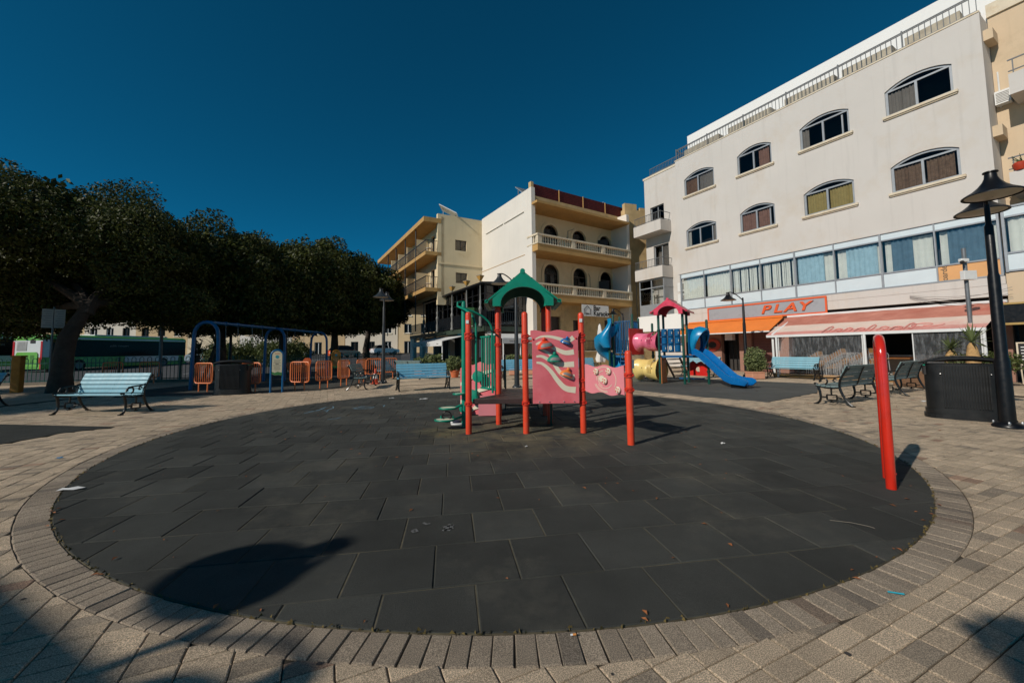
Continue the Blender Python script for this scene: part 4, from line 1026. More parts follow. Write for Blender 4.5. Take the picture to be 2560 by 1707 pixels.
# ------------------------------------------------------------------ building helpers
class FR:
    """facade frame: u along the wall, d outwards, z up"""
    def __init__(s, o, t, n): s.o = Vector((o[0], o[1], 0)); s.t = Vector((t[0], t[1], 0)).normalized(); s.n = Vector((n[0], n[1], 0)).normalized()
    def p(s, u, z, d=0): return s.o + s.t*u + s.n*d + Vector((0, 0, z))
    def box(s, mb, u0, u1, z0, z1, d0, d1):
        V = [s.p(u, z, d) for d in (d0, d1) for z in (z0, z1) for u in (u0, u1)]
        # 0 u0z0d0,1 u1z0d0,2 u0z1d0,3 u1z1d0,4..7 at d1
        F = [(4, 5, 7, 6), (1, 0, 2, 3), (0, 4, 6, 2), (5, 1, 3, 7), (6, 7, 3, 2), (0, 1, 5, 4)]
        if s.t.cross(Vector((0, 0, 1))).dot(s.n) < 0: F = [f[::-1] for f in F]
        return mb.add(V, F)
    def plate(s, mb, poly, d0, th, holes=()):
        # polygon in (u,z); the outer face lies at d0+th
        if s.t.cross(Vector((0, 0, 1))).dot(s.n) > 0: return mb.plate(poly, s.p(0, 0, d0), s.t, (0, 0, 1), th, holes)
        return mb.plate([(-u, z) for u, z in poly], s.p(0, 0, d0), -s.t, (0, 0, 1), th, [[(-u, z) for u, z in h] for h in holes])
def rect(u0, u1, z0, z1): return [(u0, z0), (u1, z0), (u1, z1), (u0, z1)]
def archpoly(u0, u1, z0, zs, rise, n=12):
    c, a = (u0+u1)/2, (u1-u0)/2
    return [(u0, z0), (u1, z0)] + [(c + a*math.cos(math.pi*k/n), zs + rise*math.sin(math.pi*k/n)) for k in range(0, n+1)]
def segarch(u0, u1, z0, zs, rise, n=10):
    c, a = (u0+u1)/2, (u1-u0)/2; r = (a*a + rise*rise)/(2*rise); th = math.asin(a/r)
    return [(u0, z0), (u1, z0)] + [(c + r*math.sin(th - 2*th*k/n), zs + rise - r + r*math.cos(th - 2*th*k/n)) for k in range(n+1)]
def inset(P, k): # shrink an outline towards its middle by k metres
    n = len(P); A_ = sum(P[i][0]*P[(i+1)%n][1]-P[(i+1)%n][0]*P[i][1] for i in range(n)); sg_ = 1 if A_ > 0 else -1
    o = []
    for i in range(n):
        a, b, c = P[i-1], P[i], P[(i+1) % n]
        e1 = (b[0]-a[0], b[1]-a[1]); e2 = (c[0]-b[0], c[1]-b[1]); l1 = math.hypot(*e1) or 1; l2 = math.hypot(*e2) or 1
        n1 = (-e1[1]/l1*sg_, e1[0]/l1*sg_); n2 = (-e2[1]/l2*sg_, e2[0]/l2*sg_); q = 1 + n1[0]*n2[0] + n1[1]*n2[1]
        o.append((b[0] + (n1[0]+n2[0])*k/max(q, .3), b[1] + (n1[1]+n2[1])*k/max(q, .3)))
    return o
m_glassd = glass('window_glass', (.62, .62, .62), .4, .04, .28)
m_glassc = glass('clear_glass', (.8, .85, .85), .3)
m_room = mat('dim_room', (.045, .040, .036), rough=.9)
def curtain(fr, T, u0, u1, z0, z1, d, m, pitch=.11, name='curtain'):
    n = max(4, int((u1-u0)/pitch)*4); V = []
    for i in range(n+1):
        u = u0 + (u1-u0)*i/n; dd = d + .022*math.sin(i*math.pi/2 + u*1.7) + .008*math.sin(u*31)
        V += [fr.p(u, z0, dd), fr.p(u, z1, dd*1.0)]
    return MB().add(V, [(2*i, 2*i+2, 2*i+3, 2*i+1) for i in range(n)]).build(name, m, T, world=True, smooth=True, ang=80)

# ------------------------------------------------------------------ big rendered block on the right
TT = Vector((.495, -.869, 0)); RF = FR((10.772, 25.664), TT, (-.869, -.495))
m_rend = mat('pale_render', rgb(202, 196, 189), rough=.85, var=.035, scale=.5, bump=.15, bscale=40, stain=rgb(190, 172, 148), stain_amt=.35, stain_scale=.45, streak=.24)
m_rend2 = mat('beige_render', rgb(205, 182, 152), rough=.85, var=.05, scale=.6, bump=.15, bscale=40, stain=rgb(170, 150, 120), stain_amt=.4, stain_scale=.7, streak=.2)
m_whitew = mat('white_roof_wall', rgb(232, 230, 226), rough=.8, var=.02, scale=.4)
m_alu = mat('grey_aluminium', rgb(150, 154, 158), rough=.45, var=.08, scale=3, metal=.25)
m_sill = mat('limestone_sill', rgb(214, 200, 176), rough=.85, var=.08, scale=4, stain=rgb(186, 152, 108), stain_amt=.5, stain_scale=2.5)
m_panel = mat('white_spandrel', rgb(205, 216, 220), rough=.4, var=.05, scale=1.5)
m_rail = mat('grey_rail', rgb(104, 106, 108), rough=.5, var=.1)
m_ctan = mat('tan_curtain', rgb(150, 118, 92), rough=.9, var=.15, scale=6)
m_crose = mat('rose_curtain', rgb(160, 125, 112), rough=.9, var=.15, scale=6)
m_cyel = mat('straw_curtain', rgb(188, 172, 112), rough=.9, var=.12, scale=6)
m_cchk = mat('brown_check_curtain', rgb(138, 116, 98), rough=.9, var=.3, scale=9)
m_cblue = mat('pale_blue_curtain', rgb(150, 178, 190), rough=.9, var=.12, scale=5)
m_cdblue = mat('slate_blue_curtain', rgb(84, 108, 124), rough=.9, var=.15, scale=5)
m_blind = mat('white_blind', rgb(208, 208, 200), rough=.8, var=.06, scale=4)
m_grime = mat('greyed_curtain', rgb(150, 146, 140), rough=.9, var=.1)
rb_ = thing('apartment_block', 'large pale rendered block with arched windows above the red awning', 'building', tuple(RF.p(6.7, 0, -4)))
W_, ZB, ZT = 13.42, 6.20, 13.66
wins = []
for z0, row in ((11.06, 0), (7.72, 1)):
    for u0, u1 in ((.62, 2.68), (4.12, 5.97), (7.33, 9.35), (10.62, 12.62)): wins.append((u0, u1, z0, row))
holes = [segarch(u0, u1, z0, z0 + 1.10, .30) for u0, u1, z0, _ in wins]
w_ = MB(); RF.plate(w_, rect(0, W_, ZB, ZT), -.30, .30, holes); w_.build('wall', m_rend, rb_, world=True)
w_ = MB(); RF.box(w_, 0, W_, ZT-.3, ZT - .02, -9, -.301); RF.box(w_, 0, .28, ZB, ZT-.301, -9, -.301); RF.box(w_, W_-.28, W_, ZB, ZT-.301, -9, -.301); RF.box(w_, .281, W_-.281, ZB, ZB+.25, -9, -.301); w_.build('shell', m_rend, rb_, world=True)
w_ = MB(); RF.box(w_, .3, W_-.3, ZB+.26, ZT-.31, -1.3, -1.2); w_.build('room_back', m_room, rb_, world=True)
cset = {0: [(m_ctan, .0, .45), (m_grime, .5, 1)], 1: [(m_crose, .62, .92)], 2: [(m_grime, .0, .16)], 3: [(m_grime, .0, .48)], 4: [(m_blind, .0, .12), (m_grime, .85, 1)], 5: [(m_crose, .02, .5), (m_crose, .52, .86)], 6: [(m_cyel, .03, .44), (m_cyel, .52, .98)], 7: [(m_cchk, .0, .47), (m_cchk, .53, .94)]}
for k, (u0, u1, z0, row) in enumerate(wins):
    P = segarch(u0, u1, z0, z0+1.10, .30); mb = MB(); L = u1-u0
    RF.plate(mb, P, -.13, .07, [inset(P, .085)])
    mid = u0 + L*(.48 if k % 4 else .46)
    RF.box(mb, mid-.04, mid+.04, z0+.07, z0+1.07, -.125, -.055); RF.box(mb, u0+.07, u1-.07, z0+1.05, z0+1.12, -.123, -.057)
    if k in (2, 4, 5): RF.box(mb, u0+L*.86-.03, u0+L*.86+.03, z0+.07, z0+.98, -.121, -.059)
    wn = mb.build('window', m_alu, rb_, world=True)
    for a, b in ((u0+.07, mid-.04), (mid+.04, u1-.07)):
        g_ = MB(); RF.box(g_, a, b, z0+.07, z0+1.05, -.105, -.098); g_.build('pane', m_glassd, wn, world=True)
    g_ = MB(); RF.plate(g_, [(u0+.07, z0+1.10), (u1-.07, z0+1.10)] + inset(P, .07)[2:], -.105, .007); g_.build('fanlight', m_glassd, wn, world=True)
    for cm, a, b in cset[k]: curtain(RF, wn, u0+.05+(L-.1)*a, u0+.05+(L-.1)*b, z0+.06, z0+1.02, -.155, cm)
    s_ = MB(); RF.box(s_, u0-.10, u1+.12, z0-.09, z0-.001, -.02, .11); RF.box(s_, u0-.07, u1+.09, z0-.14, z0-.091, -.02, .06); s_.build('sill', m_sill, wn, world=True)
# rooftop: set-back white storey and railing
w_ = MB(); RF.box(w_, -.1, W_+2.5, ZT-.02, 15.85, -6, -1.5); w_.build('roof_storey', m_whitew, rb_, world=True)
for a, b in ((.5, 2.9), (3.5, 5.9), (6.6, 8.8), (9.1, 10.9), (11.3, 12.9)):
    w_ = MB(); RF.box(w_, a, b, ZT+.061, ZT+.60, -.85, -.30); w_.build('roof_tank', mat('weathered_tank', rgb(176, 166, 148), rough=.9, var=.2, scale=3, streak=.4), rb_, world=True)
w_ = MB(); RF.box(w_, -.03, W_, ZT-.001, ZT+.06, -.25, .025); w_.build('coping', m_sill, rb_, world=True)
rl = MB()
for z in (ZT+.12, ZT+.72, ZT+.78): RF.box(rl, 0, W_-.05, z, z+.035, -.14, -.105)
RF.box(rl, 0, .035, ZT+.72, ZT+.755, -1.5, -.14); RF.box(rl, 0, .035, ZT+.12, ZT+.155, -1.5, -.14)
rail = rl.build('roof_railing', m_rail, rb_, world=True)
bm = MB(); 
n_b = 78
bar_me = MB().box((0, 0, .37), (.022, .022, .66)).mesh('baluster'); bar_me.materials.append(m_rail)
for k in range(n_b):
    o = link('baluster', bar_me, None, rail); q = RF.p(.02 + (W_-.09)*k/(n_b-1), ZT+.08, -.122) - rb_.location; o.location = q; o.rotation_euler = (0, 0, math.atan2(TT.y, TT.x))
    if k % 13 == 0: o.scale = (2.2, 2.2, 1.12)
for k in range(8):
    o = link('baluster', bar_me, None, rail); o.location = RF.p(.018, ZT+.08, -.3-k*.16) - rb_.location
# ribbon glazing
for k in range(8):
    u0 = .02 + 1.672*k; u1 = u0 + 1.672
    if k == 7: u1 = W_ - .02
    big = k % 2 == 0
    mb = MB(); th = .075 if big else .045
    RF.box(mb, u0, u0+th, 3.75, 6.18, -.10, .03)
    for z in (3.75, 4.37, 5.78, 6.13): RF.box(mb, u0+th, u1, z, z+.055, -.09, .02)
    if k == 7: RF.box(mb, u1-.06, u1, 3.75, 6.18, -.10, .031)
    bay = mb.build('window_bay', m_alu, rb_, world=True)
    op = k == 6
    lo = MB(); RF.box(lo, u0+th, u1-.001, 3.805, 4.37, -.05, -.02)
    m_or = mat('orange_poster_panel', rgb(214, 160, 104), rough=.6, var=.08, scale=2)
    lo.build('spandrel_panel', m_panel if k < 7 else m_or, bay, world=True)
    hi = MB(); RF.box(hi, u0+th, u1-.001, 5.835, 6.13, -.05, -.02); hi.build('spandrel_panel', m_panel, bay, world=True)
    g_ = MB(); RF.box(g_, u0+th, u1-.001, 4.425, 5.78, -.045, -.038); g_.build('pane', m_glassc, bay, world=True)
    if k in (0, 1): curtain(RF, bay, u0+.12, u1-.05, 4.42, 5.75, -.16, m_blind, .16, 'blind')
    elif k in (2, 3):
        s0 = u0 + .10
        bl_me = MB()
        j = 0
        while s0 < u1 - .10:
            wd = .085; c_ = RF.p(s0 + wd/2, 5.08, -.15)
            MB().bar(c_ - Vector((0, 0, .66)), c_ + Vector((0, 0, .66)), wd, .006, up=tuple(RF.n + TT*(.5 if j % 3 else -.4))).build('blind_slat', m_blind, bay, world=True); j += 1
            s0 += .10 if j % 4 else .17
    elif k in (4, 5):
        curtain(RF, bay, u0+.10 + (.0 if k == 4 else .35), u1 - (.42 if k == 4 else .12), 4.42, 5.75, -.14, m_cblue, .17); curtain(RF, bay, u0+.1, u1-.05, 4.42, 5.75, -.22, m_blind, .2, 'net_curtain')
    else:
        curtain(RF, bay, u0 + .35, u1-(.65 if k == 6 else .3), 4.42, 5.75, -.13, m_cdblue, .16); curtain(RF, bay, u0+.12, u1-.08, 4.42, 5.75, -.22, m_blind, .2, 'net_curtain')
for uu, tx in ((11.93, 'oarde'), (13.20, 'oarde')):
    tm = text_mesh(tx, .25, .002, bold=.003); tm.materials.append(mat('poster_ink', rgb(120, 100, 78), rough=.7)); to = bpy.data.objects.new('poster_lettering', tm); col.objects.link(to); to.parent = rb_
    M = Matrix((Vector((0, 0, 1)), -TT, RF.n)).transposed().to_4x4(); M.translation = RF.p(uu, 4.09, -.012) - rb_.location; to.matrix_local = M
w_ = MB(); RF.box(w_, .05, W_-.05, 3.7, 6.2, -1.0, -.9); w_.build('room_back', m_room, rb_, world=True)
w_ = MB(); RF.box(w_, 0, W_, 3.45, 3.74, -1.0, .015); RF.box(w_, -.02, 6.2, 2.86, 3.45, -1.0, 0.0); RF.box(w_, 6.2, W_+.02, 3.04, 3.45, -1.0, 0.0); w_.build('fascia', m_rend, rb_, world=True)
w_ = MB(); RF.box(w_, -.1, W_+.02, ZB-.10, ZB-.005, -.25, .045); w_.build('drip_band', m_rend, rb_, world=True)
w_ = MB(); RF.box(w_, 6.2, W_, 2.86, 3.039, -.9, -.35); w_.build('gap_shade_strip', m_dark, rb_, world=True)  # dark strip painted in for the shade of the recess under the fascia
# ground floor
m_brown = mat('brown_pink_wall', rgb(150, 112, 96), rough=.85, var=.1, scale=1.5, streak=.25)
m_shut = mat('brown_shutter', rgb(120, 78, 70), rough=.6, var=.1)
w_ = MB(); RF.plate(w_, rect(0, W_, 0, 2.86), -.3, .25, [rect(2.60, 3.66, .02, 2.4), rect(4.35, 5.7, .02, 2.4), rect(6.4, 13.0, .02, 2.55)]); w_.build('ground_floor_wall', m_brown, rb_, world=True)
w_ = MB(); RF.box(w_, 2.6, 3.66, .01, 2.4, -.9, -.8); w_.build('doorway_back', m_room, rb_, world=True)
for k in range(5): 
    w_ = MB(); RF.box(w_, 2.63 + k*.24, 2.66 + k*.24, .02, 2.35, -.35, -.32); w_.build('door_grille_bar', m_black, rb_, world=True)
for k in range(16):
    w_ = MB(); RF.box(w_, 4.36, 5.69, .05 + k*.145, .05 + k*.145 + .135, -.22 - .01*(k % 2), -.18); w_.build('shutter_slat', m_shut, rb_, world=True)
w_ = MB(); RF.box(w_, 3.0, 3.45, 1.75, 2.1, -.05, .22); ac = w_.build('air_conditioner', m_white, rb_, world=True)
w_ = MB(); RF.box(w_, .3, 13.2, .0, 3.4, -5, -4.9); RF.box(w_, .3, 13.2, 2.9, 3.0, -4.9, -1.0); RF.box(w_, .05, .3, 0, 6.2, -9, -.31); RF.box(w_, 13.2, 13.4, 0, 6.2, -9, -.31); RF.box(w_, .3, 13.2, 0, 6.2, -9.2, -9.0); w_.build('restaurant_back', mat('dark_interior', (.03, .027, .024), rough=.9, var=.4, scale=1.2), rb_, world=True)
# PLAY sign
w_ = MB(); RF.box(w_, 1.94, 8.0, 2.93, 3.67, .002, .07); bd = w_.build('sign_board', mat('brushed_sign_grey', rgb(158, 160, 164), rough=.5, var=.06, scale=1, stain=rgb(120, 120, 124), stain_amt=.4, stain_scale=2), rb_, world=True)
w_ = MB()
m_sorg = mat('sign_orange', rgb(222, 92, 42), rough=.5, var=.05)
for a, b, c, d in ((1.90, 8.04, 3.63, 3.71), (1.90, 8.04, 2.89, 2.97), (1.90, 1.98, 2.971, 3.629), (7.96, 8.04, 2.971, 3.629)): RF.box(w_, a, b, c, d, .072, .095)
w_.build('sign_border', m_sorg, bd, world=True)
for i, ch in enumerate('PLAY'):
    tm = text_mesh(ch, .60, .025, shear=.25, bold=.012); tm.materials.append(m_sorg); to = bpy.data.objects.new('sign_letter', tm); col.objects.link(to); to.parent = bd
    M = Matrix((TT*1.45, Vector((0, 0, 1)), RF.n)).transposed().to_4x4(); M.translation = RF.p(5.25 + i*.60, 3.30, .11) - rb_.location; to.matrix_local = M
# ------------------------------------------------------------------ orange awning over the arcade
m_oran = mat('orange_awning_cloth', rgb(226, 124, 48), rough=.8, var=.07, scale=1.5, streak=.1)
oa = thing('orange_awning', 'bright orange awning under the silver PLAY sign', 'awning', tuple(RF.p(3.2, 2.2, .8)))
mb = MB(); V = [RF.p(.6, 2.84, .08), RF.p(6.1, 2.84, .08), RF.p(6.1, 2.16, 1.42), RF.p(.6, 2.16, 1.42), RF.p(.6, 2.82, .08), RF.p(6.1, 2.82, .08), RF.p(6.1, 2.14, 1.42), RF.p(.6, 2.14, 1.42)]
mb.add(V, [(3, 2, 1, 0), (4, 5, 6, 7), (0, 1, 5, 4), (1, 2, 6, 5), (2, 3, 7, 6), (3, 0, 4, 7)]).build('cloth', m_oran, oa, world=True)
mb = MB(); RF.box(mb, .6, 6.1, 2.08, 2.139, 1.37, 1.45); mb.build('front_bar', m_white, oa, world=True)
mb = MB(); RF.box(mb, .6, 6.1, 2.845, 2.93, .02, .14); mb.build('cassette', m_oran, oa, world=True)
for u in (.9, 5.8): MB().tube([RF.p(u, 2.55, .1), RF.p(u+.4, 2.35, .8), RF.p(u, 2.12, 1.38)], .02, 6).build('folding_arm', m_white, oa, world=True)
pd = thing('round_shop_sign', 'flat red oval sign on the wall behind the slide', 'sign', tuple(RF.p(2.1, 1.5, .0)))
mb = MB(); M = Matrix((TT, Vector((0, 0, 1)), RF.n)).transposed() @ Matrix.Diagonal((1.35, 1, 1)); mb.lathe([(.36, 0), (.36, .05)], 22, M=M); mb.build('disc', mat('oval_red', rgb(170, 60, 40), rough=.5), pd)
mb = MB(); mb.lathe([(.19, .052), (.19, .06)], 18, M=M); mb.build('window_disc', m_dark, pd)
# ------------------------------------------------------------------ restaurant enclosure with the faded red awning
m_fred = mat('faded_red_cloth', rgb(178, 106, 88), rough=.85, var=.14, scale=1.2, tint2=rgb(190, 126, 108), stain=rgb(170, 66, 48), stain_amt=.45, stain_scale=.8)
m_fwht = mat('faded_cream_cloth', rgb(216, 194, 180), rough=.85, var=.10, scale=1.4, stain=rgb(212, 150, 140), stain_amt=.75, stain_scale=.7)
m_fpnk = mat('bleached_pink_cloth', rgb(206, 138, 128), rough=.85, var=.1, scale=1.5, stain=rgb(222, 190, 176), stain_amt=.7, stain_scale=.9)
ra = thing('restaurant_awning', 'faded red and cream restaurant awning on white posts with clear plastic walls', 'awning', tuple(RF.p(10.2, 0, 1.5)))
def slope(d): return 2.84 - (2.84-1.86)*(d-.05)/(3.0-.05)
for (d0, d1, m, nm) in ((.05, 1.55, m_fred, 'red_cloth'), (1.55, 2.55, m_fwht, 'cream_cloth'), (2.55, 3.0, m_fpnk, 'pink_cloth')):
    mb = MB(); N3 = 24; V = []
    for i in range(N3+1):
        u = 6.75 + (13.4-6.75)*i/N3
        for d in (d0, (d0+d1)/2, d1): V.append(RF.p(u + (.45*(d-3)/3 if i == 0 else 0), slope(d) - .02*math.sin((d-.05)/2.95*math.pi) + .006*math.sin(u*7), d))
    F = [(i*3+j, (i+1)*3+j, (i+1)*3+j+1, i*3+j+1)[::-1] for i in range(N3) for j in range(2)]
    mb.add(V, F).build(nm, m, ra, world=True, smooth=True)
# faded scrolling painted letters on the cloth (illegible in the photograph): curling strokes
def cloth_pt(u, d): return RF.p(u, slope(d) + .012, d)
m_ink = mat('awning_ink', rgb(120, 88, 84), rough=.9); m_inkp = mat('awning_pink_ink', rgb(216, 142, 132), rough=.9)
for k in range(8):
    u = 8.95 + k*.36; h_ = (1.0, .55, .62, .5, .95, .58, .5, .9)[k]; w_l = (.16, .20, .17, .22, .12, .20, .24, .18)[k]
    P = [cloth_pt(u - .05 + .05*t, 2.93 - .78*h_*t) for t in (0, .3, .6, .9)] + [cloth_pt(u + w_l*.4, 2.93 - .80*h_), cloth_pt(u + w_l, 2.93 - .66*h_), cloth_pt(u + w_l*1.05, 2.93 - .3*h_), cloth_pt(u + w_l*.9, 2.90), cloth_pt(u + w_l*.5, 2.86 - .1*(k % 2))]
    MB().tube(P, .024, 5).build('painted_letter', m_inkp, ra, world=True)
    if k % 3 == 0: MB().tube([q + TT*.045 for q in P[:5]], .007, 4).build('painted_letter', m_ink, ra, world=True)
P = [cloth_pt(11.9 + .5*math.cos(t)*(1-.1*t), 2.45 + .25*math.sin(t)*(1-.08*t)) for t in [k*.35 for k in range(24)]]
MB().tube(P, .014, 5).build('painted_flourish', m_inkp, ra, world=True)
mb = MB(); RF.box(mb, 6.8, 13.42, 1.76, 1.86, 2.96, 3.05); mb.build('gutter_bar', m_white, ra, world=True)
mb = MB(); RF.box(mb, 6.30, 13.42, 2.80, 2.9, -.0, .12); mb.build('back_bar', m_white, ra, world=True)
for u, d in ((7.2, 3.0), (10.35, 3.0), (13.36, 3.0)):
    MB().tube([RF.p(u, 0, d), RF.p(u, 1.78, d)], .045, 10).build('post', m_white, ra, world=True, smooth=True)
MB().tube([RF.p(7.0, 0, 2.9), RF.p(7.0, 1.9, 2.9), RF.p(6.6, 2.7, .2)], .05, 10).build('downpipe', m_white, ra, world=True, smooth=True)
mb = MB(); mb.add([RF.p(6.55, 2.80, .05), RF.p(6.72, 2.80, .05), RF.p(7.05, 1.86, 2.95), RF.p(6.88, 1.80, 2.95)], [(0, 1, 2, 3)]); mb.build('side_flap', m_fred, ra, world=True)
m_pvc = bpy.data.materials.new('hazed_pvc'); m_pvc.use_nodes = True  # grey noise mixed in below stands for reflections and haze on the plastic
_t = m_pvc.node_tree; _N = _t.nodes; _L = _t.links; _b = _N['Principled BSDF']; _b.inputs['Base Color'].default_value = (.46, .47, .48, 1); _b.inputs['Roughness'].default_value = .25
_tr = _N.new('ShaderNodeBsdfTransparent'); _mx = _N.new('ShaderNodeMixShader'); _tc = _N.new('ShaderNodeTexCoord'); _mp = _N.new('ShaderNodeMapping'); _mp.inputs['Scale'].default_value = (6, 6, 1.2)
_n = _N.new('ShaderNodeTexNoise'); _n.inputs['Scale'].default_value = 2.2; _n.inputs['Detail'].default_value = 8; _n.inputs['Roughness'].default_value = .75
_r = _N.new('ShaderNodeMapRange'); _r.inputs[1].default_value = .46; _r.inputs[2].default_value = .78; _r.inputs[3].default_value = .10; _r.inputs[4].default_value = .52
_L.new(_tc.outputs['Object'], _mp.inputs[0]); _L.new(_mp.outputs[0], _n.inputs['Vector']); _L.new(_n.outputs[0], _r.inputs[0]); _L.new(_r.outputs[0], _mx.inputs[0])
_L.new(_tr.outputs[0], _mx.inputs[1]); _L.new(_b.outputs[0], _mx.inputs[2]); _L.new(_mx.outputs[0], _N['Material Output'].inputs[0])
for u0, u1 in ((7.28, 10.28), (11.7, 13.3)):
    V = []; N3 = 30
    for i in range(N3+1):
        u = u0 + (u1-u0)*i/N3
        V += [RF.p(u, .10, 2.97 + .02*math.sin(u*5) + .012*math.sin(u*17)), RF.p(u, 1.0, 2.97 + .015*math.sin(u*6+1)), RF.p(u, 1.78, 2.97)]
    MB().add(V, [(i*3+j, (i+1)*3+j, (i+1)*3+j+1, i*3+j+1) for i in range(N3) for j in range(2)]).build('plastic_curtain', m_pvc, ra, world=True, smooth=True)
    for e in (u0, u1):
        mb = MB(); RF.box(mb, e-.015, e+.015, .1, 1.78, 2.985, 2.995); mb.build('curtain_edge', m_white, ra, world=True)
mb = MB(); RF.box(mb, 7.0, 13.4, .004, .16, 2.85, 2.95); mb.build('plinth_kerb', mat('tan_kerb', rgb(180, 140, 90), rough=.9), ra, world=True)
# counter inside
ct = thing('serving_counter', 'wooden-topped counter with white cabinet inside the dim restaurant', 'counter', tuple(RF.p(11.2, 0, .6)))
mb = MB(); RF.box(mb, 10.2, 12.0, .004, .95, .0, .7); mb.build('cabinet', mat('cream_cabinet', rgb(150, 146, 138), rough=.6), ct, world=True)
mb = MB(); RF.box(mb, 9.6, 11.2, .82, .88, .9, 1.6); mb.build('table_top', mat('orange_wood', rgb(190, 120, 60), rough=.5), ct, world=True)
for u in (9.7, 11.1):
    mb = MB(); RF.box(mb, u, u+.06, .004, .82, 1.2, 1.26); mb.build('table_leg', m_grey, ct, world=True)
# stacked aluminium chairs
m_alu2 = mat('bare_aluminium', (.55, .55, .54), rough=.35, var=.08, metal=.6); m_wick = mat('wicker', rgb(200, 150, 92), rough=.8, var=.2, scale=30)
def make_chair(label):
    T = thing('stacking_chair', label, 'chair', group='stacks of aluminium and wicker chairs')
    for s in (-1, 1):
        x = s*.24
        MB().tube([(x, -.22, 0), (x, -.20, .40), (x, -.21, .60), (x, -.17, .66), (x, .10, .67), (x, .20, .64), (x, .24, .45), (x, .28, 0)], .013, 6).build('side_frame', m_alu2, T, smooth=True)
        MB().tube([(x*.92, .17, .42), (x*.92, .25, .84)], .012, 6).build('back_post', m_alu2, T, smooth=True)
    MB().box((0, -.01, .43), (.44, .42, .02)).build('seat', m_wick, T, bevel=.006)
    MB().box((0, .235, .73), (.42, .025, .22), M=Matrix.Rotation(R(-10), 3, 'X')).build('backrest', m_wick, T, bevel=.006)
    return T
ch0 = None
for si, (u, d, n, yaw) in enumerate(((8.35, 2.25, 6, 62), (9.05, 2.35, 8, 62), (9.95, 2.4, 8, 62))):
    for k in range(n):
        lab = '%s aluminium chair with wicker seat in the %s stack by the plastic wall' % ('lowest' if k == 0 else 'topmost' if k == n-1 else ('second-lowest', 'third-lowest', 'fourth-lowest', 'fifth-lowest', 'sixth-lowest', 'seventh-lowest')[k-1], ('left', 'middle', 'right')[si])
        q = RF.p(u + k*.085, .004 + k*.055, d)
        rz = math.atan2(TT.y, TT.x) + R(90)
        if ch0 is None: ch0 = make_chair(lab); o = ch0
        else: o = dup(ch0, label=lab)
        o.location = q; o.rotation_euler = (0, R(0), rz); o['group'] = 'chairs in the %s stack' % ('left', 'middle', 'right')[si]

# ------------------------------------------------------------------ neighbouring pale block with balconies (left of the big block)
lbk = thing('balcony_block', 'pale block with railed balconies between the cream house and the arched-window block', 'building', tuple(RF.p(-2.4, 0, -6)))
w_ = MB(); LF = FR(RF.p(0, 0, -2.4), TT, RF.n)
hl = [rect(-4.3, -3.0, 10.35, 12.3), rect(-4.1, -2.7, 6.95, 9.2)]
LF.plate(w_, rect(-4.82, -.4, 3.0, 14.7), -.3, .3, hl); w_.build('wall', m_rend, lbk, world=True)
w_ = MB(); LF.box(w_, -4.82, -.4, 0, 14.5, -6, -.6); w_.build('core', m_rend, lbk, world=True)
for i, (u0, u1, z0, z1) in enumerate(((-4.3, -3.0, 10.35, 12.3), (-4.1, -2.7, 6.95, 9.2))):
    mb = MB(); LF.plate(mb, rect(u0, u1, z0, z1), -.2, .06, [rect(u0+.06, (u0+u1)/2-.03, z0+.06, z1-.06), rect((u0+u1)/2+.03, u1-.06, z0+.06, z1-.06)]); wn = mb.build('balcony_door', m_alu, lbk, world=True)
    mb = MB(); LF.box(mb, u0+.05, u1-.05, z0+.05, z1-.05, -.18, -.175); mb.build('pane', m_glassd, wn, world=True)
    mb = MB(); LF.box(mb, (u0+u1)/2, u1-.05, z0+.05, z1-.05, -.25, -.22); mb.build('blind', m_grime, wn, world=True)
for z0, z1, u0, u1 in ((6.5, 7.33, -5.0, -2.4), (9.95, 10.75, -5.0, -2.4)):
    mb = MB(); LF.box(mb, u0, u1, z0, z0+.15, .001, 1.15); LF.box(mb, u0, u1, z0+.151, z1, 1.03, 1.15); LF.box(mb, u1-.12, u1, z0+.151, z1, .001, 1.029); LF.box(mb, u0, u0+.12, z0+.151, z1, .001, 1.029)
    bc = mb.build('balcony', m_rend, lbk, world=True)
    mb = MB()
    for z in (z1+.06, z1+.60): LF.box(mb, u0, u1, z, z+.035, 1.07, 1.11); LF.box(mb, u1-.08, u1-.045, z, z+.035, .02, 1.07)
    rl = mb.build('balcony_rail', m_rail, bc, world=True)
    for k in range(19):
        q = LF.p(u0 + .05 + (u1-u0-.1)*k/18, z1, 1.09) - lbk.location; mb = MB().box((0, 0, .31), (.02, .02, .62)); o = mb.build('baluster', m_rail, bc); o.location = q
mb = MB(); LF.plate(mb, rect(-4.75, -2.45, 3.75, 6.48), .95, .05, [rect(-4.68, -3.62, 4.6, 5.8), rect(-3.56, -2.52, 4.6, 5.8), rect(-4.68, -3.62, 5.87, 6.4), rect(-3.56, -2.52, 5.87, 6.4)]); mb.build('glazed_bay', m_alu, lbk, world=True)
mb = MB(); LF.box(mb, -4.72, -2.48, 5.87, 6.42, .955, .96); LF.box(mb, -4.72, -2.48, 4.55, 5.85, .955, .96); mb.build('bay_glass', m_glassc, lbk, world=True)
for u in (-4.5, -4.2, -3.9): curtain(LF, lbk, u, u+.18, 4.55, 5.8, .6, m_blind, .09)
mb = MB(); LF.box(mb, -2.5, -2.44, 3.75, 6.48, .001, .95); LF.box(mb, -2.46, -2.42, 5.8, 5.88, .001, .95); mb.build('bay_side', m_alu, lbk, world=True)
mb = MB(); LF.box(mb, -4.9, -.3, 2.6, 3.74, .3, 1.1); mb.build('bay_base', m_whitew, lbk, world=True)
mb = MB(); LF.box(mb, -4.9, -.4, 14.701, 14.85, -.35, .04); mb.build('coping', m_sill, lbk, world=True)
mb = MB()
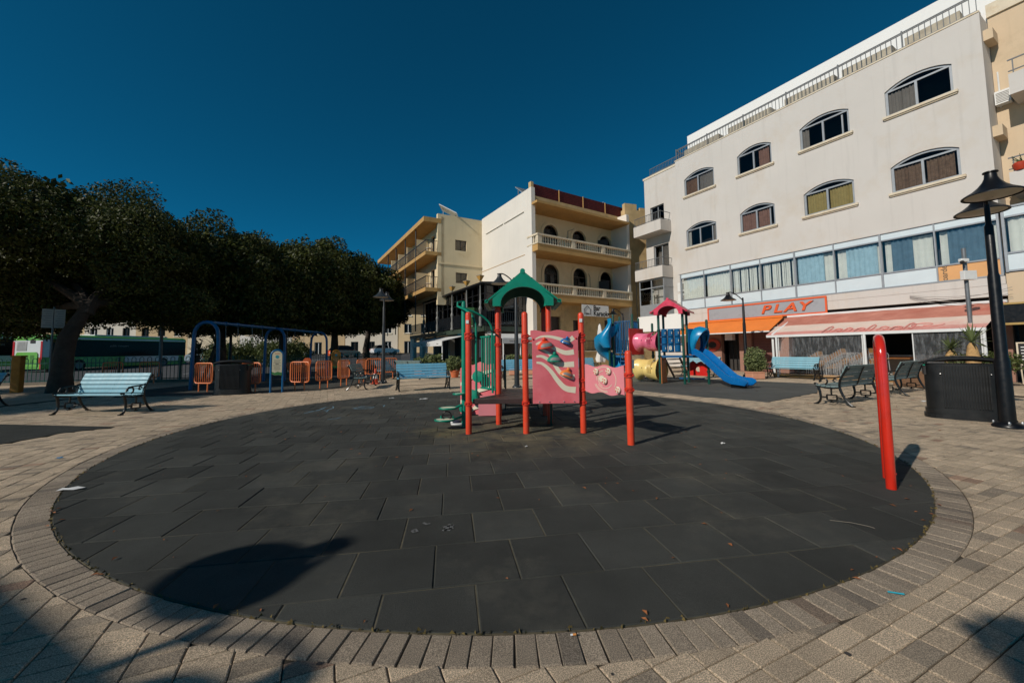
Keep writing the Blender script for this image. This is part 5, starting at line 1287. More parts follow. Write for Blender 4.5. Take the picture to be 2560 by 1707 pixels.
for z in (14.95, 15.4): LF.box(mb, -4.3, -.4, z, z+.04, -.1, -.06)
for k in range(28): LF.box(mb, -4.3+k*.14, -4.28+k*.14, 14.851, 15.4, -.09, -.07)
mb.build('roof_railing', m_rail, lbk, world=True)
for k, (u, z) in enumerate(((-1.6, 5.3), (-1.6, 4.5))):
    mb = MB(); LF.box(mb, u, u+.75, z, z+.62, .3, .62); a_ = mb.build('air_conditioner', m_white, lbk, world=True)
    c_ = LF.p(u+.45, z+.31, .625) - lbk.location; MB().lathe([(.22, 0), (.22, .01)], 16, c_, Matrix((TT, Vector((0, 0, 1)), RF.n)).transposed()).build('fan_grille', m_grime, a_)
# ------------------------------------------------------------------ beige block at the right edge
rbk = thing('beige_block', 'beige block with balconies and air conditioner at the right picture edge', 'building', tuple(RF.p(17, 0, -6)))
EF = FR(RF.p(0, 0, -1.1), TT, RF.n)
w_ = MB(); EF.box(w_, W_+.01, 24, 6.25, 13.85, -7, 0); EF.box(w_, W_+.01, 24, 2.7, 3.85, -7, 1.05); w_.build('wall', m_rend2, rbk, world=True)
w_ = MB(); EF.box(w_, W_-.0, 24, 13.851, 14.35, -.3, .08); w_.build('parapet', m_sill, rbk, world=True)
mb = MB()
for k in range(36): EF.box(mb, W_+.3+k*.16, W_+.32+k*.16, 14.35, 14.95, -.1, -.07)
EF.box(mb, W_+.2, W_+6, 14.95, 15.0, -.11, -.06); mb.build('roof_railing', m_rail, rbk, world=True)
for u0, z0 in ((13.95, 10.1), (13.75, 6.6)):
    mb = MB(); EF.box(mb, u0, u0+5, z0, z0+.12, .001, 1.2); EF.box(mb, u0, u0+5, z0+.121, z0+.75, 1.1, 1.2); EF.box(mb, u0, u0+.1, z0+.121, z0+.75, .001, 1.099); bc = mb.build('balcony', m_rend, rbk, world=True)
    mb = MB(); EF.box(mb, u0, u0+5, z0+1.25, z0+1.29, 1.13, 1.17); EF.box(mb, u0, u0+5, z0+.85, z0+.88, 1.13, 1.17); mb.build('balcony_rail', m_rail, bc, world=True)
    for k in range(12):
        mb = MB(); EF.box(mb, u0+.1+k*.4, u0+.13+k*.4, z0+.75, z0+1.25, 1.13, 1.16); mb.build('baluster', m_rail, bc, world=True)
    mb = MB(); EF.box(mb, u0+.7, u0+2.0, z0+.13, z0+2.3, -.02, .03); mb.build('balcony_door', m_room, rbk, world=True)
mb = MB(); EF.box(mb, 13.46, 13.84, 10.25, 10.75, .01, .30); a_ = mb.build('air_conditioner', m_white, rbk, world=True)
for k in range(7):
    mb = MB(); EF.box(mb, 13.49, 13.81, 10.30+k*.058, 10.325+k*.058, .301, .31); mb.build('grille_slat', m_grime, a_, world=True)
MB().tube([EF.p(13.55, 10.2, .03), EF.p(13.55, 11.6, .03)], .025, 6).build('conduit', m_white, rbk, world=True)
for z in (12.6, 8.9):
    mb = MB(); RF.box(mb, W_+.001, W_+.24, z, z+.40, -.95, -.25); mb.build('bracket', m_rend2, rbk, world=True)
for k in range(4):
    u0 = 13.45 + k*1.5; mb = MB(); th = .07
    RF.box(mb, u0, u0+th, 3.86, 6.24, -.1, .02)
    for z in (3.87, 4.5, 5.8, 6.15): RF.box(mb, u0+th, u0+1.5, z, z+.06, -.09, .01)
    bay = mb.build('window_bay', m_alu, rbk, world=True)
    mb = MB(); RF.box(mb, u0+th, u0+1.499, 3.93, 4.5, -.05, -.03); mb.build('spandrel_panel', m_panel, bay, world=True); mb = MB(); RF.box(mb, u0+th, u0+1.499, 5.86, 6.15, -.05, -.03); mb.build('spandrel_panel', m_panel, bay, world=True)
    mb = MB(); RF.box(mb, u0+th, u0+1.499, 4.56, 5.8, -.05, -.045); mb.build('pane', m_glassc, bay, world=True)
    curtain(RF, bay, u0+.12, u0+1.4, 4.56, 5.78, -.15, m_blind, .2, 'net_curtain')
mb = MB(); RF.box(mb, 13.5, 20, 2.0, 2.7, -1.0, 1.2); mb.build('shop_canopy', m_black, rbk, world=True)
mb = MB(); RF.box(mb, 13.5, 20, 1.96, 2.03, 1.201, 1.24); RF.box(mb, 13.5, 20, 2.64, 2.70, 1.201, 1.24); mb.build('canopy_trim', mat('gold_trim', rgb(170, 140, 80), rough=.5), rbk, world=True)
mb = MB(); RF.box(mb, 13.5, 22, 0, 1.99, -1.2, -.6); mb.build('shop_front', m_dark, rbk, world=True)
mb = MB(); RF.box(mb, 14.6, 16.2, .3, 1.7, -.595, -.58); mb.build('shop_window', glass('shop_glass', (.6, .7, .75), .4), rbk, world=True)
tm = text_mesh('Pizza', .20, .003, shear=.3); tm.materials.append(m_sill); to = bpy.data.objects.new('shop_lettering', tm); col.objects.link(to); to.parent = rbk
M = Matrix((TT, Vector((0, 0, 1)), RF.n)).transposed().to_4x4(); M.translation = RF.p(15.1, 1.82, -.57) - rbk.location; to.matrix_local = M
rp = thing('balcony_pot', 'red round flowerpot with a spiky plant on the right-edge balcony', 'potted plant', tuple(EF.p(14.0, 7.36, 1.15)))
MB().lathe([(.12, 0), (.17, .10), (.18, .22), (.14, .27)], 14).build('pot', mat('glazed_red_pot', rgb(176, 60, 36), rough=.35), rp, smooth=True)
for k in range(16): MB().tube([(.1, 0, .25), (.1 + .25*math.cos(k*.9), .25*math.sin(k*.9), .45 + .1*math.sin(k*2.1))], [.02, .006], 5).build('leaf', mat('balcony_leaf', (.05, .09, .03), rough=.6), rp)
# menu board
mbd = thing('menu_board', 'small framed menu stand by the dark shop front', 'sign', tuple(RF.p(13.9, 0, 1.0)), math.atan2(TT.y, TT.x))
MB().box((0, -.02, 1.0), (.42, .04, .7)).build('board', m_dark, mbd); 
for k in range(5): MB().box((0, -.045, 1.22-k*.1), (.28, .004, .03)).build('text_line', m_white, mbd)
for a, b, c, d in ((-.23, -.19, .62, 1.38), (.19, .23, .62, 1.38), (-.19, .19, 1.34, 1.38), (-.19, .19, .62, .66)): MB().box(((a+b)/2, -.03, (c+d)/2), (b-a, .06, d-c)).build('frame', m_sill, mbd)
for s in (-1, 1): MB().bar((s*.18, 0, .62), (s*.18, .15, 0), .03).build('leg', m_sill, mbd)
# ------------------------------------------------------------------ cream corner house with balustraded balconies
m_creamw = mat('cream_render', rgb(222, 202, 164), rough=.85, var=.05, scale=.6, bump=.15, bscale=40, stain=rgb(196, 168, 120), stain_amt=.4, stain_scale=.7, streak=.22)
m_whitel = mat('limewash', rgb(226, 218, 206), rough=.85, var=.04, scale=.5, streak=.14)
m_ochre = mat('ochre_band', rgb(186, 146, 88), rough=.8, var=.12, scale=1.2, streak=.4)
m_stone = mat('balustrade_stone', rgb(220, 204, 176), rough=.85, var=.1, scale=3, stain=rgb(150, 130, 100), stain_amt=.4, stain_scale=2)
m_ashlar = mat('globigerina_limestone', rgb(196, 168, 122), rough=.9, var=.16, scale=1.4, bump=.3, bscale=30, stain=rgb(150, 124, 86), stain_amt=.5, stain_scale=1.0)
m_dwood = mat('dark_door_wood', rgb(46, 36, 30), rough=.5, var=.2, scale=4)
m_mar = mat('maroon_mesh', rgb(78, 16, 18), rough=.8, var=.3, scale=4)
E1 = Vector((-.505, .863, 0)); EL = Vector((-.863, -.505, 0))                 # the street grid: along the left faces, and their outward side
kt = Vector((math.cos(R(33.5)), math.sin(R(33.5)), 0)); kn = Vector((kt.y, -kt.x, 0))
K0 = Vector((.921, 27.0, 0)); KF = FR(K0, kt, kn); SF = FR(K0, E1, EL)
kh = thing('corner_house', 'cream corner house with two balustraded balconies and a maroon roof screen', 'building', (4.5, 31, 0))
w_ = MB(); SF.plate(w_, rect(-.6, 7.15, 0, 12.45), -.3, .3); w_.build('side_wall', m_whitel, kh, world=True)
for u0, u1 in ((.35, 3.2), (3.4, 6.3)): MB().tube([SF.p(u0, 10.99, .04), SF.p(u1, 10.97, .04)], .045, 8).build('wall_tube_lamp', m_whitel, kh, world=True, smooth=True)
for z in (7.93, ): 
    w_ = MB(); SF.box(w_, .3, 7.1, z-.02, z+.015, .001, .02); w_.build('wall_seam', m_ochre, kh, world=True)
w_ = MB(); P_ = [K0 + E1*1.7 + kt*.45, K0 - kn*1.6 + kt*10.3, K0 - kn*8 + kt*10.3, K0 + E1*7.1 + kt*.45]
w_.prism([(q.x, q.y) for q in P_], 0, 12.2); w_.build('core', m_creamw, kh, world=True)
kw = [(2.03, 3.42), (4.85, 6.28), (7.75, 9.12)]
hl = [archpoly(a, b, 8.5, 9.92, .70) for a, b in kw] + [archpoly(a, b, 5.15, 6.95, .70) for a, b in kw]
w_ = MB(); KF.plate(w_, rect(.3, 10.3, 4.6, 11.2), -1.05, .25, hl); w_.build('facade_wall', m_creamw, kh, world=True)
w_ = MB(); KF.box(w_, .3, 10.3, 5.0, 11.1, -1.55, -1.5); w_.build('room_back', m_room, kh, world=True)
for i, P in enumerate(hl):
    a, b = kw[i % 3]; z0 = P[0][1]; zs = 9.92 if i < 3 else 6.95
    mb = MB(); KF.plate(mb, P, -.98, .06, [inset(P, .07)]); KF.box(mb, (a+b)/2-.035, (a+b)/2+.035, z0+.05, zs, -.975, -.925); KF.box(mb, a+.05, b-.05, zs-.03, zs+.04, -.972, -.93); wn = mb.build('arched_window', m_dwood, kh, world=True)
    mb = MB(); KF.plate(mb, inset(P, .05), -.96, .006); mb.build('pane', m_glassd, wn, world=True)
    curtain(KF, wn, a+.15, a+.55, z0+.1, zs, -1.2, m_grime); curtain(KF, wn, b-.5, b-.1, z0+.1, zs, -1.2, m_grime)
    O = inset(P, -.22)
    mb = MB(); KF.plate(mb, [q for q in O], -.797, .045, [inset(P, -.004)]); mb.build('window_surround', m_creamw, wn, world=True)
    if i in (2, 5):
        q0 = KF.p(a, z0, -.8); MB().box(q0 + kn*.42 + Vector((0, 0, .85)), (.05, .8, 1.55), rz=math.atan2(kn.y, kn.x)+R(-62)).build('open_shutter', m_dwood, wn, world=True)
# pilasters closing the loggia and the party wall at the right
w_ = MB(); KF.box(w_, .14, .40, 0, 12.1, -1.3, -.002); w_.build('left_pier', m_creamw, kh, world=True)
w_ = MB(); KF.box(w_, 9.15, 9.45, 0, 12.1, -1.3, .9); w_.build('party_wall', m_whitel, kh, world=True)
bal_prof = [(.045, 0), (.06, .02), (.06, .06), (.032, .10), (.058, .20), (.05, .28), (.03, .40), (.045, .44), (.055, .46), (.055, .50)]
bme = MB().lathe(bal_prof, 8).mesh('baluster', True, 60); bme.materials.append(m_stone)
for zf, zlow in ((8.40, 7.95), (5.08, 4.60)):
    mb = MB(); KF.box(mb, 0, 9.14, zlow, zf, 0, 1.2); KF.box(mb, .2, 9.14, zlow, zf, -.79, 0); slab = mb.build('balcony_slab', m_ochre, kh, world=True)
    mb = MB(); KF.box(mb, -.04, 9.16, zf+.001, zf+.07, 1.02, 1.24); KF.box(mb, -.04, .16, zf+.001, zf+.07, .02, 1.019); mb.build('plinth', m_stone, slab, world=True)
    mb = MB(); KF.box(mb, -.05, 9.17, zf+.58, zf+.69, 1.0, 1.25); KF.box(mb, -.05, .17, zf+.58, zf+.69, .02, .999); mb.build('handrail', m_stone, slab, world=True)
    for u in (0.0, 3.0, 5.95, 8.84):
        mb = MB(); KF.box(mb, u, u+.34, zf+.071, zf+.579, 1.03, 1.22); pd_ = mb.build('pedestal', m_stone, slab, world=True)
        mb = MB(); KF.box(mb, u+.07, u+.27, zf+.14, zf+.50, 1.221, 1.235); mb.build('pedestal_panel', m_stone, pd_, world=True)
    for g0, g1 in ((.40, 2.96), (3.40, 5.90), (6.35, 8.80)):
        for k in range(12):
            o = link('baluster', bme, None, slab); o.location = KF.p(g0 + (g1-g0)*(k+.5)/12, zf+.07, 1.12) - kh.location
    for k in range(5):
        o = link('baluster', bme, None, slab); o.location = KF.p(.06, zf+.07, .90 - k*.2) - kh.location
mb = MB(); KF.box(mb, 0, 9.16, 11.20, 11.36, 0, 1.2); KF.box(mb, .2, 9.16, 11.20, 11.36, -1.3, 0); mb.build('canopy', m_ochre, kh, world=True)
mb = MB(); KF.box(mb, .55, 9.5, 11.361, 12.18, -.3, -.02); KF.box(mb, .40, .62, 12.181, 13.15, -.3, 0); mb.build('parapet', m_ashlar, kh, world=True)
for k in range(4):
    u0 = .64 + k*2.4; mb = MB(); KF.box(mb, u0, u0+2.38, 12.19, 13.08, -.16, -.13); sn = mb.build('roof_screen', m_mar, kh, world=True)
    mb = MB(); KF.box(mb, u0+2.36, u0+2.42, 12.19, 13.1, -.125, -.07); mb.build('screen_post', m_ochre, sn, world=True)
    for j in range(7):
        mb = MB(); KF.box(mb, u0+.01, u0+2.35, 12.30+j*.115, 12.312+j*.115, -.129, -.122); mb.build('screen_wire', mat('wire_red', rgb(120, 30, 28), rough=.6), sn, world=True)
for u, d in ((2.2, -2.6), (4.7, -2.4)):
    q = KF.p(u, 12.2, d); sp = thing('solar_panel', 'tilted solar panel on the corner house roof, %s one' % ('left' if u < 3 else 'right'), 'solar panel', tuple(q), math.atan2(kt.y, kt.x), 'roof solar panels')
    pm = MB().box((0, 0, 1.35), (1.9, .06, 1.7), M=Matrix.Rotation(R(-52), 3, 'X')).build('panel', m_alu, sp)
    for s in (-.8, .8): MB().bar((s, .45, 0), (s, .45, 1.75), .05).build('leg', m_alu, sp); MB().bar((s, -.6, 0), (s, -.55, .85), .05).build('leg', m_alu, sp)
    for k in range(5): MB().bar((-.9, .62-.25*k, 1.86-.19*k), (.9, .62-.25*k, 1.86-.19*k), .04).build('batten', m_grime, sp)
tv = thing('roof_aerial', 'white pole aerial on the roof behind the maroon screen', 'aerial', tuple(KF.p(9.2, 12.1, -2.4)))
MB().tube([(0, 0, 0), (0, 0, 1.9)], .03, 6).build('mast', m_white, tv); MB().tube([(-1.6, -.9, .9), (.7, .4, 2.2)], .03, 6).build('boom', m_white, tv)
# stone ground floor with doors, raised ledge and railing
w_ = MB(); KF.plate(w_, rect(.15, 10.3, 0, 4.59), -.3, .28, [rect(1.75, 2.85, 1.1, 3.7), rect(4.05, 4.7, 1.1, 3.5), rect(7.3, 8.4, 1.1, 3.6)]); w_.build('ground_wall', m_ashlar, kh, world=True)
for j in range(14):
    for k in range(22):
        u0 = 2.95 + k*.62 - (.3 if j % 2 else 0); z0 = 1.2 + j*.245
        if u0 < 2.9 or u0 > 9.0 or 3.95 < u0+.5 and u0 < 4.8 or 7.2 < u0+.55 and u0 < 8.5: continue
        mb = MB(); KF.box(mb, u0, u0+.605, z0, z0+.232, -.021, -.006 + random.uniform(-.006, .006)); mb.build('stone_block', m_ashlar, kh, world=True)
for a, b, c in ((1.75, 2.85, 3.7), (4.05, 4.7, 3.5), (7.3, 8.4, 3.6)):
    mb = MB(); KF.box(mb, a, b, 1.1, c, -.28, -.22); mb.build('door', m_dwood, kh, world=True)
mb = MB(); KF.box(mb, 2.8, 10, 0, 1.17, .1, 1.6); mb.build('terrace_ledge', m_ashlar, kh, world=True)
mb = MB(); KF.box(mb, 2.75, 10, 1.171, 1.23, .05, 1.66); ldg = mb.build('ledge_coping', m_stone, kh, world=True)
mb = MB(); KF.box(mb, 3.0, 9.9, 1.93, 1.97, 1.5, 1.54); KF.box(mb, 3.0, 9.9, 1.30, 1.33, 1.5, 1.54); rl = mb.build('terrace_railing', m_black, kh, world=True)
bme2 = MB().box((0, 0, .36), (.022, .022, .72)).mesh('baluster'); bme2.materials.append(m_black)
for k in range(54): o = link('baluster', bme2, None, rl); o.location = KF.p(3.02 + k*.128, 1.23, 1.52) - kh.location
# wall lanterns on the facade
for u, z in ((4.15, 9.5),):
    mb = MB(); mb.lathe([(.06, 0), (.10, .10), (.10, .24), (.02, .34)], 8, KF.p(u, z, -.6)); mb.build('wall_lantern', m_black, kh, world=True)
for P in (((2.95, 5.3), (2.95, 7.1)), ):
    MB().tube([KF.p(6.6, 5.3, -.76), KF.p(6.6, 7.05, -.76), KF.p(6.3, 7.25, -.6)], .02, 6).build('pipe', m_grey, kh, world=True)
    MB().tube([KF.p(4.4, 8.6, -.76), KF.p(4.4, 10.4, -.76), KF.p(4.9, 10.6, -.6)], .02, 6).build('pipe', m_grey, kh, world=True)
# karaoke banner
bn = thing('karaoke_banner', 'white Bar Karaoke banner hanging below the lower balcony', 'banner', tuple(KF.p(5.1, 3.7, 1.24)))
mb = MB(); KF.box(mb, 3.78, 6.45, 3.70, 4.52, 1.23, 1.25); mb.build('sheet', mat('banner_white', rgb(226, 226, 222), rough=.7, var=.03), bn, world=True)
def ktext(body, size, u, z, bold=.006):
    tm = text_mesh(body, size, .002, bold=bold, align='LEFT'); tm.materials.append(m_dark); to = bpy.data.objects.new('banner_lettering', tm); col.objects.link(to); to.parent = bn
    M = Matrix((kt, Vector((0, 0, 1)), kn)).transposed().to_4x4(); M.translation = KF.p(u, z, 1.254) - bn.location; to.matrix_local = M
ktext('Bar', .50, 4.88, 4.29, .014); ktext('Karaoke', .50, 4.88, 3.91, .014)
hz = [(4.02, 3.80), (4.02, 4.14), (3.94, 4.14), (4.30, 4.44), (4.66, 4.14), (4.58, 4.14), (4.58, 3.80)]
MB().tube([KF.p(u, z, 1.255) for u, z in hz], .02, 5).build('house_emblem', m_dark, bn, world=True)
tm = text_mesh('BEERS', .14, .002, bold=.006); tm.materials.append(m_dark); to = bpy.data.objects.new('banner_lettering', tm); col.objects.link(to); to.parent = bn
M = Matrix((kt, Vector((0, 0, 1)), kn)).transposed().to_4x4(); M.translation = KF.p(4.30, 3.86, 1.254) - bn.location; to.matrix_local = M
for u in (3.85, 4.7, 5.5, 6.4): MB().tube([KF.p(u, 4.52, 1.24), KF.p(u, 4.62, 1.15)], .01, 5).build('tie', m_dark, bn, world=True)
# narrow limestone house to the right of it
nh = thing('limestone_house', 'narrow weathered limestone house squeezed behind the balcony block', 'building', tuple(KF.p(12, 0, -3)))
_KF = KF; KF = FR(_KF.p(9.46, 0, .75) - Vector((.95, .31, 0))*9.46, (.95, .31), (.31, -.95))
w_ = MB(); KF.box(w_, 9.46, 14.5, 0, 12.75, -5, -.35); w_.build('wall', m_ashlar, nh, world=True)
w_ = MB(); KF.box(w_, 9.46, 10.6, 12.751, 13.25, -.7, -.35); KF.box(w_, 10.9, 14.5, 12.751, 13.0, -.7, -.35); w_.build('parapet', m_ashlar, nh, world=True)
for z in (8.6, 5.2):
    mb = MB(); KF.box(mb, 11.6, 13.6, z, z+.12, -.349, .3); KF.box(mb, 11.6, 13.6, z+.72, z+.84, .12, .3); nb = mb.build('balcony', m_stone, nh, world=True)
    for k in range(7): o = link('baluster', bme, None, nb); o.location = KF.p(11.8 + k*.27, z+.13, .2) - nh.location
    mb = MB(); KF.box(mb, 12.1, 13.0, z+.13, z+2.2, -.36, -.33); mb.build('door', m_dwood, nh, world=True)
mb = MB(); KF.box(mb, 10.7, 11.4, 4.1, 4.65, -.349, -.02); a_ = mb.build('air_conditioner', m_white, nh, world=True)
MB().lathe([(.2, 0), (.2, .012)], 16, KF.p(11.1, 4.37, -.018) - nh.location, Matrix((kt, Vector((0, 0, 1)), kn)).transposed()).build('fan_grille', m_grime, a_)
MB().tube([KF.p(10.3, 6.9, -.31), KF.p(10.3, 3.5, -.31), KF.p(9.9, 2.9, -.31)], .03, 6).build('cable', m_grime, nh, world=True)
MB().tube([KF.p(10.6, 6.6, -.31), KF.p(11.3, 5.0, -.31), KF.p(11.4, 4.6, -.2)], .02, 6).build('cable', m_grime, nh, world=True)

KF = _KF
# ------------------------------------------------------------------ hotel wing with long iron balconies
h2 = Vector((.863, .505, 0)); Pf = Vector((-2.686, 33.172, 0)); Hc = Vector((-6.055, 31.203, 0))
GF = FR(Hc, h2, (.505, -.863)); HF = FR(Hc, E1, EL)
ht = thing('hotel_wing', 'cream hotel wing with long ochre balconies and black railings', 'building', (-7, 37, 0))
gw = [(1.48, 2.48, 9.52, 10.39), (1.53, 2.53, 6.83, 7.69)]
w_ = MB(); GF.plate(w_, rect(0, 3.95, 5.0, 12.33), -.3, .3, [rect(*q) for q in gw]); w_.build('gable_wall', m_creamw, ht, world=True)
w_ = MB(); GF.box(w_, 0, 3.95, 8.25, 8.36, .001, .06); w_.build('string_course', m_creamw, ht, world=True)
for q in gw:
    mb = MB(); GF.plate(mb, rect(*q), -.15, .05, [rect(q[0]+.05, (q[0]+q[1])/2-.02, q[2]+.05, q[3]-.05), rect((q[0]+q[1])/2+.02, q[1]-.05, q[2]+.05, q[3]-.05)]); wn = mb.build('window', m_dwood, ht, world=True)
    mb = MB(); GF.box(mb, q[0]+.04, q[1]-.04, q[2]+.04, q[3]-.04, -.14, -.13); mb.build('pane', glass('brown_glass', (.5, .42, .3), .6), wn, world=True)
    mb = MB(); GF.box(mb, q[0], q[1], q[2], q[3], -.4, -.38); mb.build('blind', mat('tan_blind', rgb(120, 100, 76), rough=.9, var=.2, scale=5), wn, world=True)
hd = []
for z in (9.25, 6.4):
    for u in (1.6, 4.6, 7.6, 10.6, 13.6): hd.append((u, u+.95, z, z+1.75))
w_ = MB(); HF.plate(w_, rect(0, 17, 5.75, 12.1), -.55, .25, [rect(*q) for q in hd]); w_.build('front_wall', m_creamw, ht, world=True)
w_ = MB(); HF.box(w_, .3, 17, 5.75, 12.0, -7, -.9); w_.build('core', m_creamw, ht, world=True)
for q in hd:
    mb = MB(); HF.plate(mb, rect(*q), -.5, .05, [rect(q[0]+.06, q[1]-.06, q[2]+.06, q[3]-.06)]); wn = mb.build('balcony_door', m_dwood, ht, world=True)
    mb = MB(); HF.box(mb, q[0]+.05, q[1]-.05, q[2]+.05, q[3]-.05, -.48, -.475); mb.build('pane', m_glassd, wn, world=True)
m_irn = mat('black_rail', (.012, .012, .013), rough=.45)
bme3 = MB().box((0, 0, .42), (.034, .034, .84)).mesh('baluster'); bme3.materials.append(m_irn)
for z0, L0 in ((8.90, 17.2), (6.02, 15.5)):
    mb = MB(); HF.box(mb, -.0, L0, z0, z0+.30, -.299, 1.0); sl_ = mb.build('balcony_slab', m_ochre, ht, world=True)
    mb = MB(); HF.box(mb, .02, L0, z0+1.14, z0+1.20, .92, .98); HF.box(mb, .02, L0, z0+.38, z0+.41, .93, .97); HF.box(mb, .02, .06, z0+1.16, z0+1.20, -.29, .93); rl = mb.build('balcony_railing', m_irn, ht, world=True)
    for k in range(64): o = link('baluster', bme3, None, rl); o.location = HF.p(.05 + k*L0/64, z0+.32, .95) - ht.location
    for k in range(6): o = link('baluster', bme3, None, rl); o.location = HF.p(.04, z0+.32, .95 - k*.2) - ht.location
    for u in (3.1, 6.1, 9.1, 12.1):
        mb = MB(); HF.box(mb, u, u+.12, z0+.301, z0+2.0, -.29, .8); mb.build('partition', m_creamw, ht, world=True)
for u in (2.7, 6.0, 9.4, 12.8): MB().tube([HF.p(u, 3.0, .97), HF.p(u, 11.6, .97)], .05, 8).build('column', m_irn, ht, world=True)
mb = MB(); HF.box(mb, -.02, 17.4, 11.55, 11.92, -.29, 1.15); mb.build('roof_canopy', m_ochre, ht, world=True)
mb = MB(); HF.box(mb, .2, 17, 12.101, 12.35, -.55, -.3); mb.build('parapet', m_creamw, ht, world=True)
for u in (.9, 3.6):
    ch = thing('balcony_chair', 'white garden chair on the %s hotel balcony' % ('upper' if u < 2 else 'lower'), 'chair', tuple(HF.p(.9, 9.21 if u < 2 else 6.33, .4)))
    for dx, dy in ((-.2, -.2), (.2, -.2), (-.2, .2), (.2, .2)): MB().tube([(dx, dy, 0), (dx, dy, .42)], .02, 6).build('leg', m_white, ch)
    MB().box((0, 0, .43), (.45, .45, .03)).build('seat', m_white, ch); MB().box((.2, 0, .66), (.03, .45, .42)).build('backrest', m_white, ch)
s2 = thing('roof_solar_heater', 'white tilted solar panel at the hotel roof edge', 'solar panel', tuple(HF.p(.6, 12.3, -1.2)))
MB().box((0, 0, .55), (1.6, 1.5, .06), M=Matrix.Rotation(R(28), 3, 'Y')).build('panel', m_white, s2); MB().bar((.5, 0, 0), (.5, 0, .3), .05).build('leg', m_alu, s2); MB().bar((-.5, 0, 0), (-.5, 0, .8), .05).build('leg', m_alu, s2)

# ------------------------------------------------------------------ glazed restaurant terrace on the corner
TC = Vector((-1.925, 25.337, 0)); TL = FR(TC, E1, EL); TR = FR(TC, kt, kn)
m_vblk = mat('black_veranda_frame', (.010, .010, .011), rough=.4, var=.2)
m_vgrn = mat('dark_green_fascia', rgb(48, 62, 50), rough=.6, var=.2, scale=1.2, streak=.3)
m_vglass = glass('veranda_glass', (.25, .27, .28), .75)
tr_ = thing('terrace_restaurant', 'two-storey corner restaurant with black glazed veranda and green fascia', 'building', (-3, 29, 0))
mb = MB(); TL.box(mb, 0, 17, 2.58, 2.90, -.4, .05); TR.box(mb, 0.05, 3.4, 2.58, 2.90, -.4, .05); mb.build('floor_fascia', m_vgrn, tr_, world=True)
mb = MB(); TL.box(mb, .3, 17, .0, 2.57, -2.6, -2.4); TR.box(mb, .3, 3.0, 0, 2.57, -2.6, -2.4); mb.build('back_wall', m_room, tr_, world=True)
mb = MB(); TL.box(mb, .3, 17, 2.45, 2.57, -2.4, -.41); mb.build('ceiling', m_room, tr_, world=True)
mb = MB(); TL.box(mb, .2, 17, 2.91, 5.7, -3.2, -3.0); TR.box(mb, .2, 3.2, 2.91, 5.7, -3.2, -3.0); mb.build('veranda_back', mat('veranda_dark', (.05, .043, .036), rough=.9, var=.5, scale=.9), tr_, world=True)
mb = MB(); V = [TL.p(-.15, 5.72, .25), TL.p(12.2, 5.72, .25), TL.p(12.2, 5.95, -3.2), TL.p(-.15, 5.95, -3.2)]; V += [q - Vector((0, 0, .12)) for q in V]
mb.add(V, [(0, 1, 2, 3), (7, 6, 5, 4), (0, 4, 5, 1), (1, 5, 6, 2), (2, 6, 7, 3), (3, 7, 4, 0)]); TR.box(mb, -.1, 3.3, 5.58, 5.70, -3.0, .2); mb.build('veranda_roof', m_vblk, tr_, world=True)
for k in range(13):
    u0 = .0 + k*.95; mb = MB(); TL.box(mb, u0, u0+.08, 2.91, 5.60, -.12, -.02)
    for z in (3.0, 4.6, 5.0): TL.box(mb, u0+.08, u0+.95, z, z+.05, -.11, -.04)
    bay = mb.build('glazed_bay', m_vblk, tr_, world=True); mb = MB(); TL.box(mb, u0+.08, u0+.94, 3.05, 5.58, -.08, -.075); mb.build('pane', m_vglass, bay, world=True)
    if k in (3, 4, 7): mb = MB(); TL.box(mb, u0+.2, u0+.8, 4.15, 4.5, -.6, -.55); mb.build('roller_blind', m_grime, bay, world=True)
for k in range(3):
    u0 = .08 + k*1.12; mb = MB(); TR.box(mb, u0, u0+.08, 2.91, 5.57, -.12, -.02)
    for z in (3.0, 4.1, 5.0): TR.box(mb, u0+.08, u0+1.12, z, z+.05, -.11, -.04)
    bay = mb.build('glazed_bay', m_vblk, tr_, world=True); mb = MB(); TR.box(mb, u0+.08, u0+1.11, 3.05, 5.55, -.08, -.075); mb.build('pane', m_vglass, bay, world=True)
mb = MB(); TL.box(mb, 0, 17, 3.88, 3.92, .0, .04); TR.box(mb, .05, 3.1, 3.88, 3.92, 0, .04); TL.box(mb, 0, 17, 3.0, 3.03, .0, .04); rl = mb.build('terrace_railing', m_vblk, tr_, world=True)
bme4 = MB().box((0, 0, .46), (.025, .025, .92)).mesh('baluster'); bme4.materials.append(m_vblk)
for k in range(110): o = link('baluster', bme4, None, rl); o.location = TL.p(.05 + k*.155, 2.96, .02) - tr_.location
for k in range(20): o = link('baluster', bme4, None, rl); o.location = TR.p(.1 + k*.155, 2.96, .02) - tr_.location
m_castl = mat('pale_cast_lamp', rgb(120, 120, 116), rough=.5, var=.15); m_amber = mat('amber_glass', rgb(196, 150, 80), rough=.3, var=.1)
tl0 = None
